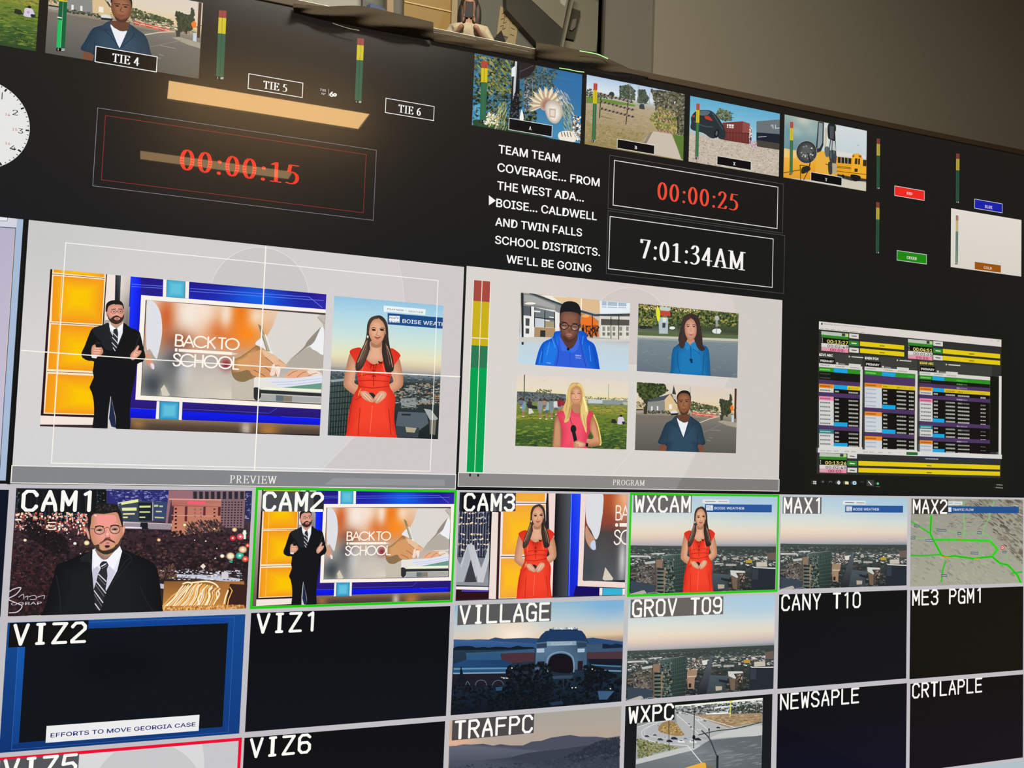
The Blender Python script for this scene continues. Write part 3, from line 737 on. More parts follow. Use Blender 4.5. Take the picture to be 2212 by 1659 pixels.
def draw_presenter(p):
    """person with long brown hair in a red cap-sleeved dress, hands folded"""
    p.frame('H')
    p.sm('3d332f', "1215,486 1268,481 1308,512 1330,565 1336,655 1348,740 1376,850 1388,925 1362,962 1300,968 1276,920 1200,760 1150,850 1105,935 1062,950 1058,890 1092,800 1132,716 1150,640 1156,560 1178,508")
    p.fan('dfa684', 'b97f60', "1012,800 1055,830 1048,960 1032,1062 1100,1108 1150,1135 1205,1185 1192,1220 1118,1192 1030,1148 962,1092 954,1055 966,975 986,880", n=3)
    p.fan('dfa684', 'b97f60', "1420,830 1452,940 1464,1050 1440,1102 1330,1172 1255,1232 1208,1192 1258,1128 1345,1078 1402,1035 1385,960 1368,880", n=3)
    p.fan('e6b291', 'cf9878', "1185,700 1275,700 1282,780 1300,830 1285,872 1215,898 1145,858 1158,800 1180,770")
    p.sm('b07c60', "1190,706 1235,728 1280,706 1276,745 1235,758 1192,742")
    p.fan('f8462e', 'dd2f20', "1048,760 1100,755 1115,800 1150,855 1215,898 1285,870 1310,820 1352,760 1402,780 1441,824 1402,868 1372,900 1358,1000 1345,1080 1385,1150 1396,1200 1386,1350 1402,1490 1412,1640 965,1640 980,1480 998,1310 1038,1165 1078,1090 1072,1000 1060,920 1050,866 1008,800 1016,775", (1215, 1150), n=3)
    p.lines('8f1a14', 6, "1175,895 1205,905 1240,893/1190,905 1185,930/1235,900 1228,935/1212,905 1212,1080/1196,945 1230,965/1230,945 1196,965/1196,985 1230,1005/1230,985 1196,1005", sm=2)
    p.lines('b8241a', 7, "1080,1000 1150,985 1190,985/1240,985 1290,990 1350,1005/1085,1040 1180,1032 1340,1045/1082,1080 1200,1100 1345,1082/1095,1270 1085,1400 1080,1500/1340,1280 1350,1400 1360,1500/1110,1170 1060,1200/1030,1180 1000,1400", sm=2)
    p.lines('ff7a5c', 5, "1120,900 1110,1000/1290,900 1310,980/1200,1250 1180,1480", sm=2); p.sm('40140f', "1250,868 1268,876 1284,878 1280,890 1256,888")
    p.fan('e8b08c', 'c98c6c', "1176,560 1200,524 1242,508 1286,532 1304,585 1302,655 1278,705 1242,724 1204,706 1176,655 1168,605", (1235, 590))
    p.fan('5d4a40', '352c29', "1160,640 1172,600 1166,700 1176,770 1150,850 1110,932 1064,950 1058,895 1092,800 1132,716", n=3)
    p.fan('3a302c', '2b2423', "1298,690 1336,690 1350,760 1378,860 1382,940 1360,962 1318,962 1300,900 1282,800 1284,730", n=3)
    p.sm('4a3a34', "1165,640 1160,570 1180,512 1215,486 1262,482 1245,500 1205,522 1182,560 1172,610"); p.sm('3c302c', "1238,498 1265,482 1305,510 1330,565 1336,670 1322,720 1306,690 1310,600 1292,545 1262,515")
    p.lines('c39a78', 6, "1250,505 1285,535 1306,580 1312,640/1150,700 1110,800 1075,880/1325,740 1355,830 1372,920", sm=3); p.lines('8a6c56', 5, "1160,690 1140,770 1100,860/1315,720 1330,800 1350,900", sm=3)
    for cx in (1212, 1282):
        p.ell('5a3c30', cx, 604, 19, 9, 8); p.ell('1c1210', cx, 603, 8, 6)
        p.line('40291f', 5, [(cx - 20, 590 + (cx > 1250) * 6), (cx, 582 + (cx > 1250) * 4), (cx + 20, 590 + (cx > 1250) * 2)])
    p.lines('b5795c', 5, "1243,610 1238,640 1228,648 1256,652"); p.sm('c05a52', "1218,662 1245,668 1272,664 1250,684 1232,682"); p.line('5c2420', 3, "1216,660 1245,668 1274,662"); p.ell('f4efe6', 1160, 662, 7, 12)
    p.sm('2b2c30', "1166,1142 1205,1142 1226,1166 1232,1196 1200,1200 1180,1170")
    p.fan('f0c0a0', 'cf9474', "1095,1130 1150,1128 1185,1160 1210,1195 1205,1222 1160,1212 1115,1180"); p.fan('f0c0a0', 'cf9474', "1262,1128 1310,1130 1320,1160 1290,1200 1238,1232 1212,1205 1216,1180")
    p.lines('a86a50', 4, "1135,1150 1195,1210/1150,1140 1205,1195/1265,1150 1222,1215/1290,1160 1240,1228/1120,1165 1170,1212"); p.line('d8b04a', 7, "1102,1106 1088,1130 1082,1160", sm=2)

def draw_city(p, r, dark=0):
    """dusk view over a town; drawn for the picture labelled GROV T09"""
    p.frame('X')
    p.soft(r, 24, 30, [(0, 'b4cfdf'), (.14, 'c6d8de'), (.28, 'e2e2d6'), (.38, 'ecdcc4'), (.45, 'dcc6b8'), (.50, 'b6b2b6'), (.53, '98a4ae'), (.54, '56605e'), (1, '262e30')], [(1500, 100, 500, 200, 'a4c6e0', .5)])
    G = "238,566 600,552 1000,535 1606,512 1600,640 238,690"
    p.poly(['46524e', '46524e', '3c4644', '3c4644'], "236,566 620,553 1606,512 1606,600 236,640")
    p.scatter("236,585 1606,545 1604,640 236,700", 170, 14, ['56605c', '3c4844', '6a706c', '4a5450', '8a8c88', '303a38'], .35, 4, 'q')
    p.poly(['3e4846', '3e4846', '1c2426', '1c2426'], "236,680 1604,610 1598,930 225,1040")
    p.scatter("240,640 1600,600 1600,700 240,760", 190, 15, ['b4b4ae', '8a8d8a', '3a4442', '5c6260', 'd6d2c8', '2e3836', '6c625a'], .38, 7, 'q')
    p.scatter("236,720 1600,690 1600,930 230,1030", 320, 20, ['2c3638', '1f282a', '3c4444', '4a4c4a', '56504c', '34302e', '686a68'], .5, 8, 'q')
    p.polys('c9c9c2', "240,660 420,655 420,668 240,678/440,632 560,622 560,634 440,642/240,735 275,730 275,742 240,748")
    # tower left of centre
    p.poly('8f9a94', "540,645 790,612 700,648 540,658"); p.poly(['50625e', '3a4c48', '243230', '34443f'], "540,652 795,612 775,985 560,1002")
    p.poly('8e7562', "478,690 540,684 540,790 570,790 560,1002 478,1000"); p.poly('6c5c50', "478,760 520,760 518,1000 478,1000"); p.poly('1c1c1c', "552,700 575,700 575,726 552,726")
    for i in range(7):
        y = 770 + i * 36
        p.poly('1a2224', [(490, y), (550, y - 2), (550, y + 14), (490, y + 16)]); p.poly('5a7470', [(490, y + 18), (550, y + 16), (550, y + 30), (490, y + 32)])
        p.poly('76807c', [(565, y - 6), (650, y - 14), (650, y - 8), (565, y)]); p.poly('2a3634', [(575, y + 4), (640, y - 2), (640, y + 14), (575, y + 18)])
    for i in range(8):
        x = 655 + i * 17
        p.line('24322f', 4, [(x, 650 - i * 4), (x - 8, 980 - i * 10)])
    for i in range(9): p.line('4e625c', 3, [(652, 690 + i * 34), (788, 655 + i * 36)])
    p.scatter("560,680 650,670 650,990 560,1000", 40, 10, ['9a8a6a', '3c4a48', '6a7a76', '1c2424'], 1.2, 12)
    p.poly('5c5650', "290,770 360,745 472,712 472,1000 290,1000"); p.poly('bcc0bc', "365,718 470,700 472,722 380,738"); p.scatter("295,770 470,730 470,990 295,1000", 90, 13, ['3a3c3c', '7a7064', '24282a', '8a8a84', '565450'], .7, 13)
    p.poly('3a4654', "240,900 470,930 470,1010 236,1030"); p.polys('7c6a5c', "238,830 288,822 288,832 238,842/238,860 288,850 288,862 238,872")
    p.poly('b8b0a0', "225,1030 330,995 370,985 388,1010 350,1020"); p.line('b0b4b0', 6, "240,1026 355,988 385,1012"); p.line('9ca09c', 5, "400,1010 470,998 510,1004")
    # brown block, streets, white block
    p.poly('a2826a', "798,740 890,728 884,800 865,820 860,915 800,920 792,790"); p.poly('c7b8a4', "795,800 880,796 878,806 800,812"); p.poly('2b2422', "808,870 832,868 832,905 808,908"); p.scatter("800,650 960,640 960,740 800,745", 40, 10, ['b0a090', '70645a', 'd8d4cc', '4a4440'], .7, 15)
    p.poly(['5a6068', '5a6068', '23282e', '23282e'], "1015,610 1032,610 1000,960 880,960"); p.poly('dcdad2', "930,655 985,648 980,690 950,700 938,688")
    p.poly(['4c5860', '4c5860', '384248', '384248'], "1010,790 1180,800 1150,880 1160,950 975,960"); p.poly('b8ab94', "1058,895 1120,895 1118,930 1060,938"); p.poly('20282c', "1090,830 1190,845 1180,870 1090,850")
    p.poly('d0d0ca', "1175,756 1310,756 1318,772 1228,778 1252,820 1238,826 1180,800"); p.poly('74604e', "1185,810 1245,830 1240,935 1200,930"); p.poly('5c4a42', "1250,780 1318,778 1312,860 1250,868"); p.scatter("1252,790 1312,788 1308,850 1254,856", 24, 6, ['a89a8a', '2a2422'], 1, 3)
    p.polys('acaaa2', "1030,695 1110,690 1112,705 1028,712/1130,700 1230,695 1232,712 1135,718/1180,640 1240,630 1260,648 1210,655/1100,640 1140,636 1140,662 1104,664")
    p.poly('b8983c', "1320,650 1382,645 1382,676 1322,680"); p.poly('c8c0ae', "1420,668 1520,660 1524,705 1420,712"); p.poly('e0e0da', "1380,708 1420,715 1600,712 1600,722 1400,726"); p.poly('252c34', "1380,722 1600,724 1598,930 1370,940")
    for i in range(6): p.line('3e4856', 5, [(1390 + i * 9, 730), (1386 + i * 9, 830)])
    p.poly('6c5c54', "1520,580 1600,565 1600,640 1525,640"); p.poly('dcd8d0', "1405,630 1425,612 1430,645 1408,648"); p.scatter("1380,620 1520,610 1520,655 1380,660", 36, 9, ['d8d4cc', '7a7670', '3a4040'], .6, 18)

def meter(name, parent, fr, x0a, x1a, ya, x0b, x1b, yb, levels, cols, gap='303030', num=True, split=1.2, label=None, frame=None):
    """audio meter: slanted column from (x0a,x1a,ya) at the top to (x0b,x1b,yb) at the foot"""
    p = Pen(fr)
    if frame: p.poly(frame, [(x0a - 2, ya - 2), (x1a + 2, ya), (x1b + 2, yb + 2), (x0b - 2, yb)])
    t0 = 0
    for t1, c in zip(levels, cols):
        a = lambda t: (x0a + (x0b - x0a) * t, ya + (yb - ya) * t); b_ = lambda t: (x1a + (x1b - x1a) * t, ya + (yb - ya) * t)
        p.poly(c, [a(t0), b_(t0), b_(t1), a(t1)]); t0 = t1
    p.line(gap, split, [((x0a + x1a) / 2, ya), ((x0b + x1b) / 2, yb)])
    return p.build(name, parent, label)

# ================================================================== UPPER DISPLAY
def zero(): Pen.z = 2e-4
def pane(parent, r, col='000000', name='picture_window', label=None, fr='P', draw=None):
    p = Pen(fr, r)
    if draw: draw(p, r)
    else: p.up(); p.raw([(r[0], r[1]), (r[2], r[1]), (r[2], r[3]), (r[0], r[3])], p.cols(col, 4))
    return p.build(name, parent, label)
def grow(r, a, b_=None):
    b_ = a if b_ is None else b_
    return (r[0] - a, r[1] - b_, r[2] + a, r[3] + b_)
MC = ['a04238', 'd8c61e', '2c6a48']; MCB = ['a8423a', 'ccb018', '2f7a56']

# ---- preview
zero()
rp = quadrect('P', [(62.3, 473.4), (1003.8, 578.2), (982.3, 1052.8), (24, 1046.8)])
def bg(p, r):
    p.soft(r, 24, 14, [(0, 'd2d1cf'), (.5, 'dad7d5'), (1, 'd5d5d6')], [(950, 650, 200, 200, 'd9d2d2', .8), (80, 500, 150, 150, 'c8c9c7', .7)])
PV = pane(UP, rp, draw=bg, label='large preview picture on pale grey, two pictures side by side with white guide lines')
p = Pen('P', rp)
p.sm('cdcbc9', _el(560, 641, 107, 107, n=36)); p.line('e6e4e2', 1.2, _el(560, 641, 107, 107, n=48))
p.poly('d1cccb', "859,565 868,600 873,648 872,700 855,800 820,880 758,950 700,1010 690,1030 982,1040 1003,578"); p.line('e4e0de', 1, "859,565 868,600 873,648 872,700 855,800 820,880 758,950 700,1010 690,1030", sm=3)
p.build('backdrop', PV)
rs = quadrect('P', [(108.4, 581), (705, 636), (690.4, 940.5), (86.6, 922)])
p = Pen('F', rs); draw_studio(p, rs); STUDIO = p
so = p.build('studio_picture', PV, 'studio with orange panels and a framed back to school screen')
p = Pen('F', rs); draw_anchor(p); p.build('person', PV, 'person in a black suit and striped tie, hands apart, in front of orange panels')
rw = quadrect('P', [(721.5, 638.5), (957, 661), (946, 948), (707.6, 941)])
def weather(p, r):
    p.soft(r, 12, 30, [(0, '96c8e4'), (.12, 'b2dae8'), (.3, 'd3e6dc'), (.42, 'ece6be'), (.49, 'd6c2a8'), (.53, '8f9aa4'), (.55, '48545a'), (1, '20282c')])
    p.frame('H')
    p.scatter("848,950 1790,990 1785,1060 845,1030", 120, 13, ['4a5658', '39464a', '6c7474', '2c383a', '8a8e8c'], .35, 31)
    p.poly(['33403f', '33403f', '1c2527', '1c2527'], "842,1030 1780,1060 1762,1533 820,1505")
    p.poly('9aa6a4', "842,1030 1050,1010 1060,1030 850,1050"); p.poly(['3c4c4a', '35443f', '222e2e', '1e2a2a'], "842,1050 1040,1035 1040,1500 825,1505")
    for i in range(9): p.line('5c6e6a', 4, [(845 + i * 24, 1050), (830 + i * 22, 1500)])
    for i in range(9): p.line('1a2426', 7, [(840, 1085 + i * 50), (1040, 1070 + i * 50)])
    p.scatter("1390,1060 1780,1060 1775,1240 1390,1230", 150, 16, ['6c7472', '2a3436', 'a8aca8', '46504f', '8a8480', '1e2729', 'b48a58'], .4, 33)
    p.polys('8f9694', "1440,1190 1570,1180 1575,1260 1450,1270/1480,1100 1560,1100 1560,1120 1480,1120/1600,1200 1690,1200 1690,1230 1600,1225")
    p.scatter("1440,1130 1620,1130 1610,1280 1440,1280", 50, 12, ['2b3538', 'a0a6a2', '5c6462'], .3, 35)
    p.poly('56616a', "1420,1300 1660,1310 1680,1400 1600,1460 1400,1420"); p.poly('38434a', "1400,1420 1600,1440 1590,1520 1400,1515"); p.poly('23292e', "1450,1318 1530,1320 1525,1335 1448,1333"); p.poly('b0a78c', "1482,1430 1578,1440 1560,1480 1490,1475")
    p.poly('a9aeac', "1640,1275 1700,1285 1760,1360 1745,1372 1690,1370"); p.poly('7a7468', "1690,1370 1745,1372 1735,1500 1690,1490"); p.poly('2a2e30', "1760,1300 1785,1300 1770,1530 1750,1530")
p = Pen('H', rw); weather(p, rw); wp = p.build('weather_picture', PV, 'dusk town view behind the presenter')
def caption(p, cut=None):
    p.frame('H')
    p.poly('eef6f8', "1298,396 1655,428 1650,476 1330,448 1300,452 1296,420"); p.text('FOX9 NOW', (1328, 432), 1468, 414, '2a3340', wt=.012); p.text('WEATHER', (1506, 452), 1632, 430, '4a5560')
    p.line('9aa4ac', 2, "1487,428 1487,448")
    p.poly('1d4c86', "1330,460 1810,500 1806,594 1330,556"); p.poly('f4f8fb', "1343,482 1434,486 1432,543 1341,538")
    p.text('FOX', (1346, 508), 1398, 486, '1d4c86', wt=.03); p.text('9', (1410, 512), 1424, 488, '1d4c86', wt=.02); p.line('1d4c86', 3, "1402,486 1401,512"); p.text('NOW', (1344, 538), 1428, 516, '1d4c86', wt=.01)
    p.text('BOISE WEATHER', (1457, 543), 1888, 498, 'f4f8ff', wt=.008)
p = Pen('H', rw); caption(p); p.build('caption', PV, 'blue weather title bar with a white tab')
p = Pen('H', rw); draw_presenter(p); p.build('person', PV, 'person with long brown hair in a red dress, hands folded, in front of the town view')
p = Pen('P', rp)
p.box('fbf8f0', .0035, [(142.5, 525), (944, 607.5), (929, 1015), (113, 1001.5)])
p.line('fbf8ee', 2.4, "574,532 563,760 549,1026"); p.line('fbf8ee', 2.2, "47,757 300,775 620,795 993,814")
p.build('guide_lines', PV, 'thin white safe area and centre lines')
p = Pen('P')
p.fill('85878a', [(27, 1010), (983, 1023), (982.3, 1052), (25, 1046)]); p.box('f4f2ea', .004, [(27, 1010), (983, 1023), (982.3, 1052), (25, 1046)])
p.text('PREVIEW', (495, 1043.5), 598, 1026, 'f2f0ea', 'serif', .11); p.poly('94969a', "720,1032 960,1036 960,1049 700,1047")
p.build('name_bar', PV, 'grey bar reading PREVIEW')

# ---- program
zero()
rg = quadrect('P', [(1008.2, 575.6), (1689.3, 647.4), (1682.6, 1062.2), (989.1, 1049.7)])
def bg2(p, r):
    p.soft(r, 24, 14, [(0, 'dcd6d0'), (.5, 'ddd7d1'), (1, 'dad6d0')], [(1650, 700, 120, 200, 'd8cdc6', .8), (1350, 620, 120, 60, 'd9cbc6', .7)])
PG = pane(UP, rg, draw=bg2, label='large program picture on pale grey with four small reporter pictures and a tall audio meter')
p = Pen('P', rg)
p.sm('d5cbc7', _el(1360, 705, 84, 84, n=36)); p.line('e6e0dc', 1, _el(1360, 705, 84, 84, n=40)); p.line('cbc2bc', 1, "1581,640 1590,675 1592,720 1580,800 1560,850", sm=3)
p.poly('d2ccc6', "1581,640 1590,675 1592,720 1580,800 1545,900 1476,1030 1460,1060 1690,1070 1689,647"); p.line('e9e3de', 1, "1420,900 1360,980 1322,1026")
p.build('backdrop', PG)
p = Pen('I')
def col4(p, y0, y1, c): pass
L0 = [(1024, 605), (1059, 608)]
def mt(t): return (1024 + (1007.3 - 1024) * t, 605 + (1019.5 - 605) * t), (1059 + (1043 - 1059) * t, 608.2 + (1020.3 - 608.2) * t)
p = Pen('P'); tt = [0, .108, .339, .455, 1]
for i, c in enumerate(['a84a40', 'ccb21c', '2c7a54', '00a050']):
    a, b_ = mt(tt[i]); c_, d_ = mt(tt[i + 1]); p.poly(c, [a, b_, d_, c_])
a, b_ = mt(0); c_, d_ = mt(1)
p.line('f0ecd0', 1.6, [((a[0] + b_[0]) / 2, 606), ((c_[0] + d_[0]) / 2, 1020)]); p.line('f4eedc', 2, "1018.5,729.5 1054,731.5"); p.line('f0ece6', 1.5, "1023,604 1007,1019"); p.line('f0ece6', 1.5, "1060,608 1044,1020")
p.build('audio_meter', PG, 'tall red, yellow and green audio meter')
p = Pen('P')
p.fill('8d8c89', [(991, 1021.5), (1682.5, 1036), (1682, 1061), (990, 1049)]); p.box('f2eee6', .0035, [(991, 1021.5), (1682.5, 1036), (1682, 1061), (990, 1049)])
p.poly('7f7e7b', "1473,1032 1680,1036 1680,1060 1460,1057"); p.text('PROGRAM', (1323, 1048), 1393, 1035.5, 'f0eee8', 'serif', .11)
p.rect('141412', 1013.5, 1023, 1017, 1029); p.rect('141412', 1031, 1024, 1034.5, 1029.5)
p.build('name_bar', PG, 'grey bar reading PROGRAM')

def picture(parent, fr, quad, fn, name='reporter_picture', label=None):
    r = quadrect(fr, quad); p = Pen(fr, r); fn(p, r); return p.build(name, parent, label), r

def school(p, r):
    p.soft(r, 16, 20, [(0, 'c9b6a0'), (.35, 'cfc6ba'), (.55, 'b8b4ae'), (.62, 'c8d4da'), (1, 'c4dcea')])
    p.frame('I')
    p.poly('8b8d8c', "790,350 930,360 1240,490 1250,560 795,520"); p.poly('a9aaa6', "830,370 930,385 1150,480 1150,520 830,440")
    p.poly('f3efe6', "1000,370 1250,390 1420,420 1420,520 1230,480"); p.poly('e8c89c', "1120,385 1420,405 1420,520 1230,470"); p.poly('e2bd92', "1425,410 1620,430 1615,560 1430,520"); p.line('faf6ee', 12, "1422,405 1420,530")
    p.poly('e9f1f6', "1612,430 1928,455 1925,560 1615,575"); p.poly('a9bfd0', "1635,435 1890,455 1888,510 1635,500"); p.lines('eef4f8', 10, "1690,440 1688,520/1800,450 1798,510/1635,485 1890,495")
    p.line('39444a', 20, "890,352 1240,480 1420,540 1560,580 1920,575"); p.line('5a666c', 8, "890,362 1240,492 1420,552 1560,590 1920,590")
    p.poly('e6e2da', "795,480 1150,530 1150,810 790,810"); p.poly('5c6268', "800,480 900,490 895,590 800,580"); p.poly('737c80', "935,500 1150,550 1145,710 935,700"); p.poly('c8d2d8', "935,610 1040,620 1036,705 935,700"); p.poly('a79c7c', "1045,640 1140,650 1140,712 1045,706")
    p.lines('24282a', 9, "935,500 935,702/1042,540 1042,710/935,605 1145,625/1145,550 1145,712/898,490 896,590"); p.line('f4f4f0', 14, "935,540 990,545"); p.line('f4f4f0', 10, "1090,600 1130,606"); p.line('f4f4f0', 10, "1048,635 1090,640"); p.ell('f6f2e6', 890, 460, 58, 12)
    p.poly('eeeeec', "800,590 900,598 896,808 790,808"); p.polys('4a504e', "842,612 884,616 880,694 842,690/842,718 880,720 878,774 842,772"); p.poly('b09068', "935,705 1150,715 1150,812 930,808"); p.poly('30342f', "995,738 1048,740 1046,808 993,804"); p.poly('f0eeea', "1148,540 1195,560 1190,810 1150,810"); p.poly('eeeeea', "900,490 932,495 928,808 902,808")
    p.poly('2c3034', "795,348 820,350 822,888 800,888")
    p.poly('b88458', "1415,560 1530,590 1600,640 1600,805 1415,790"); p.sm('ef7628', "1418,640 1470,600 1530,600 1600,670 1560,690 1420,680"); p.ell('ffb060', 1465, 590, 40, 16); p.poly('2a2018', "1425,690 1590,690 1590,780 1425,780"); p.scatter("1425,690 1600,690 1600,800 1480,806", 40, 12, ['c45a1c', '1c1814', 'e07028', '3a2a20'], 1.6, 5)
    p.poly('dcd8cc', "1610,590 1925,600 1920,838 1610,812"); p.poly('55554e', "1625,620 1920,630 1918,690 1625,685")
    for x in (1640, 1690, 1745, 1815, 1885):
        p.poly('8d8e82', [(x, 700), (x + 28, 702), (x + 26, 745), (x, 744)]); p.poly('77786c', [(x, 760), (x + 28, 762), (x + 26, 795), (x, 793)]); p.line('f2f0e8', 5, [(x - 10, 690), (x - 12, 815)])
    p.lines('2e2e2c', 9, "1535,580 1535,815/1728,600 1728,820/1810,590 1806,848"); p.poly('d2d0ca', "770,810 1200,815 1920,835 1920,855 770,860")
def rep_blue(p):
    p.frame('I')
    p.fan('1e78e8', '0e50c8', "1195,745 1140,760 1120,815 1030,860 985,930 955,1030 940,1110 950,1220 1640,1250 1612,1140 1598,1040 1570,920 1540,870 1480,830 1478,780 1420,745", (1120, 960), n=3)
    p.sm('2f5edc', "1190,780 1215,920 1250,950 1350,960 1400,780 1420,860 1440,960 1490,1200 1145,1190 1170,960 1180,860")
    p.sm('3f6ee8', "1195,830 1210,780 1240,880 1280,935 1220,950"); p.sm('3f6ee8', "1395,790 1390,900 1350,965 1290,935 1340,900")
    p.lines('1448b0', 8, "1140,770 1150,850 1185,960 1160,1100/1400,800 1420,920 1470,1120/1020,900 1010,1080/1540,900 1580,1120", sm=3); p.lines('4b98f8', 7, "1090,860 1060,1000/1110,800 1150,920/1440,800 1430,880/1500,900 1520,1060/1010,960 980,1080", sm=3)
    p.line('1c46b8', 4, "1300,960 1308,1110"); p.text('Idaho', (1356, 1006), 1416, 984, 'e8f0ff'); p.lines('b8ccf4', 5, "1360,1024 1415,1028/1060,1075 1100,1080")
    p.sm('5a3c34', "1205,780 1240,870 1290,930 1345,900 1378,790"); p.fan('8e5e4c', '5a3a32', "1198,560 1250,520 1340,530 1405,570 1410,660 1390,760 1345,840 1290,862 1235,835 1205,760 1195,660", (1290, 640)); p.sm('8a5648', "1192,660 1200,720 1190,700"); p.ell('6a443a', 1404, 690, 12, 28)
    p.sm('1a1c20', "1195,590 1205,500 1240,450 1310,436 1380,460 1412,520 1412,600 1395,570 1330,548 1260,545 1215,555")
    p.sm('4e342d', "1235,790 1290,830 1340,820 1370,780 1345,840 1290,866 1240,838"); p.sm('b07468', "1262,776 1295,770 1325,786 1314,804 1290,808 1266,794"); p.line('4a2420', 4, "1262,788 1290,796 1318,796")
    for cx, cy in ((1245, 695), (1352, 708)): p.ell('8a6458', cx, cy + 6, 34, 30, 5); p.ell('b89c94', cx - 8, cy + 18, 16, 9, 5); p.line('1e1a1c', 7, _el(cx, cy, 40, 34, n=18)); p.line('2a1a18', 6, [(cx - 25, cy - 6), (cx + 22, cy - 4)])
    p.lines('1e1a1c', 7, "1196,665 1210,680/1285,690 1312,696/1390,700 1405,680"); p.lines('2a1a18', 8, "1215,652 1265,660/1330,668 1375,672"); p.sm('7a4c40', "1275,740 1300,720 1325,745 1300,760"); p.ell('16181a', 1283, 934, 14, 16)
def street(p, r):
    p.soft(r, 16, 20, [(0, '5a6440'), (.3, '3e4c34'), (.42, '6a7464'), (.47, 'a8b0a8'), (.55, '8a9498'), (1, '67747c')])
    p.frame('J')
    p.scatter("378,270 1416,370 1414,500 376,500", 420, 26, ['2e4028', '4a5c30', '6c7a3c', '243420', '8a8a48', '3a4c30', 'a89a50'], .9, 41, 't'); p.scatter("430,280 1000,320 1000,370 430,330", 50, 12, ['f2dca4', 'ffe9b8', 'c8a860'], .8, 43, 't')
    p.poly('5c6c44', "374,560 1412,600 1412,632 372,600"); p.poly('c9c6b8', "372,598 1412,636 1412,662 372,620"); p.poly(['7e8c92', '7e8c92', '66747e', '66747e'], "370,640 1410,680 1404,1040 360,970")
    p.scatter("370,660 1408,690 1404,1030 362,960", 60, 22, ['84929a', '6e7c84', '7a868c'], .15, 46)
    p.poly('c4483a', "605,345 705,350 712,400 600,392"); p.poly('c8d0cc', "600,300 712,310 706,345 605,340"); p.poly('b8c4c8', "585,410 685,415 682,582 592,580"); p.poly('3a4648', "625,470 660,472 655,520 625,520"); p.poly('dfe4e2', "628,415 668,416 666,460 628,458")
    p.sm('e6e83a', "580,300 600,350 600,420 588,455 572,440 560,370 562,330"); p.ell('e8ece8', 728, 522, 30, 16); p.ell('2a2e30', 430, 515, 50, 18); p.ell('dfe4e6', 1190, 555, 48, 26); p.poly('e6eaea', "1205,530 1228,532 1226,582 1202,580"); p.ell('b8bcba', 1192, 420, 24, 26); p.line('9aa09c', 26, "1190,450 1190,500"); p.line('7a807c', 6, "1188,500 1186,580"); p.line('6a7260', 5, "768,400 770,600"); p.lines('48503c', 6, "1298,500 1296,590/1060,500 1062,580")
    p.polys('2c3430', "470,500 520,505 520,530 470,528/870,540 880,540 880,560 870,560")
def rep_teal(p):
    p.frame('J')
    p.sm('3c2e2c', "870,385 920,374 975,388 1010,440 1025,520 1040,620 1045,690 1085,745 1040,775 990,740 960,700 880,700 850,720 800,755 765,715 800,680 790,640 805,560 825,470 840,420")
    p.fan('1c7ab8', '145c94', "880,660 790,700 740,730 722,800 712,960 700,1100 1135,1120 1124,1000 1118,860 1105,750 1075,710 1010,690 960,670", (915, 850), n=3)
    p.sm('c98f78', "885,640 955,640 950,690 915,706 882,680"); p.sm('2585c4', "875,665 915,708 890,760 850,710"); p.sm('2585c4', "960,668 916,708 985,790 1000,720"); p.lines('104a7c', 6, "916,708 925,860/790,760 780,850 805,985/1060,780 1050,900 1040,1010/940,740 1010,790", sm=2)
    p.fan('dda48a', 'b77c66', "862,480 885,440 920,420 960,445 978,500 978,580 955,630 920,655 885,632 862,580 856,520", (920, 530)); 
    p.sm('42322e', "855,600 850,520 865,460 920,420 920,385 875,392 842,440 826,520 822,600 800,700 830,735 860,700"); p.sm('3a2c29', "925,385 975,410 1002,480 1012,580 1030,680 1070,740 1030,760 985,720 965,640 982,560 975,490 950,440 922,420")
    for cx in (892, 952): p.ell('2a1c1a', cx, 508, 13, 6); p.line('2c1e1b', 6, [(cx - 18, 494), (cx, 486), (cx + 16, 494)])
    p.lines('b37a64', 4, "920,510 914,548 928,556"); p.sm('b05e58', "895,584 920,590 948,586 922,604"); p.ell('0c3350', 922, 855, 18, 15, 30); p.ell('0c2c44', 928, 878, 12, 9)
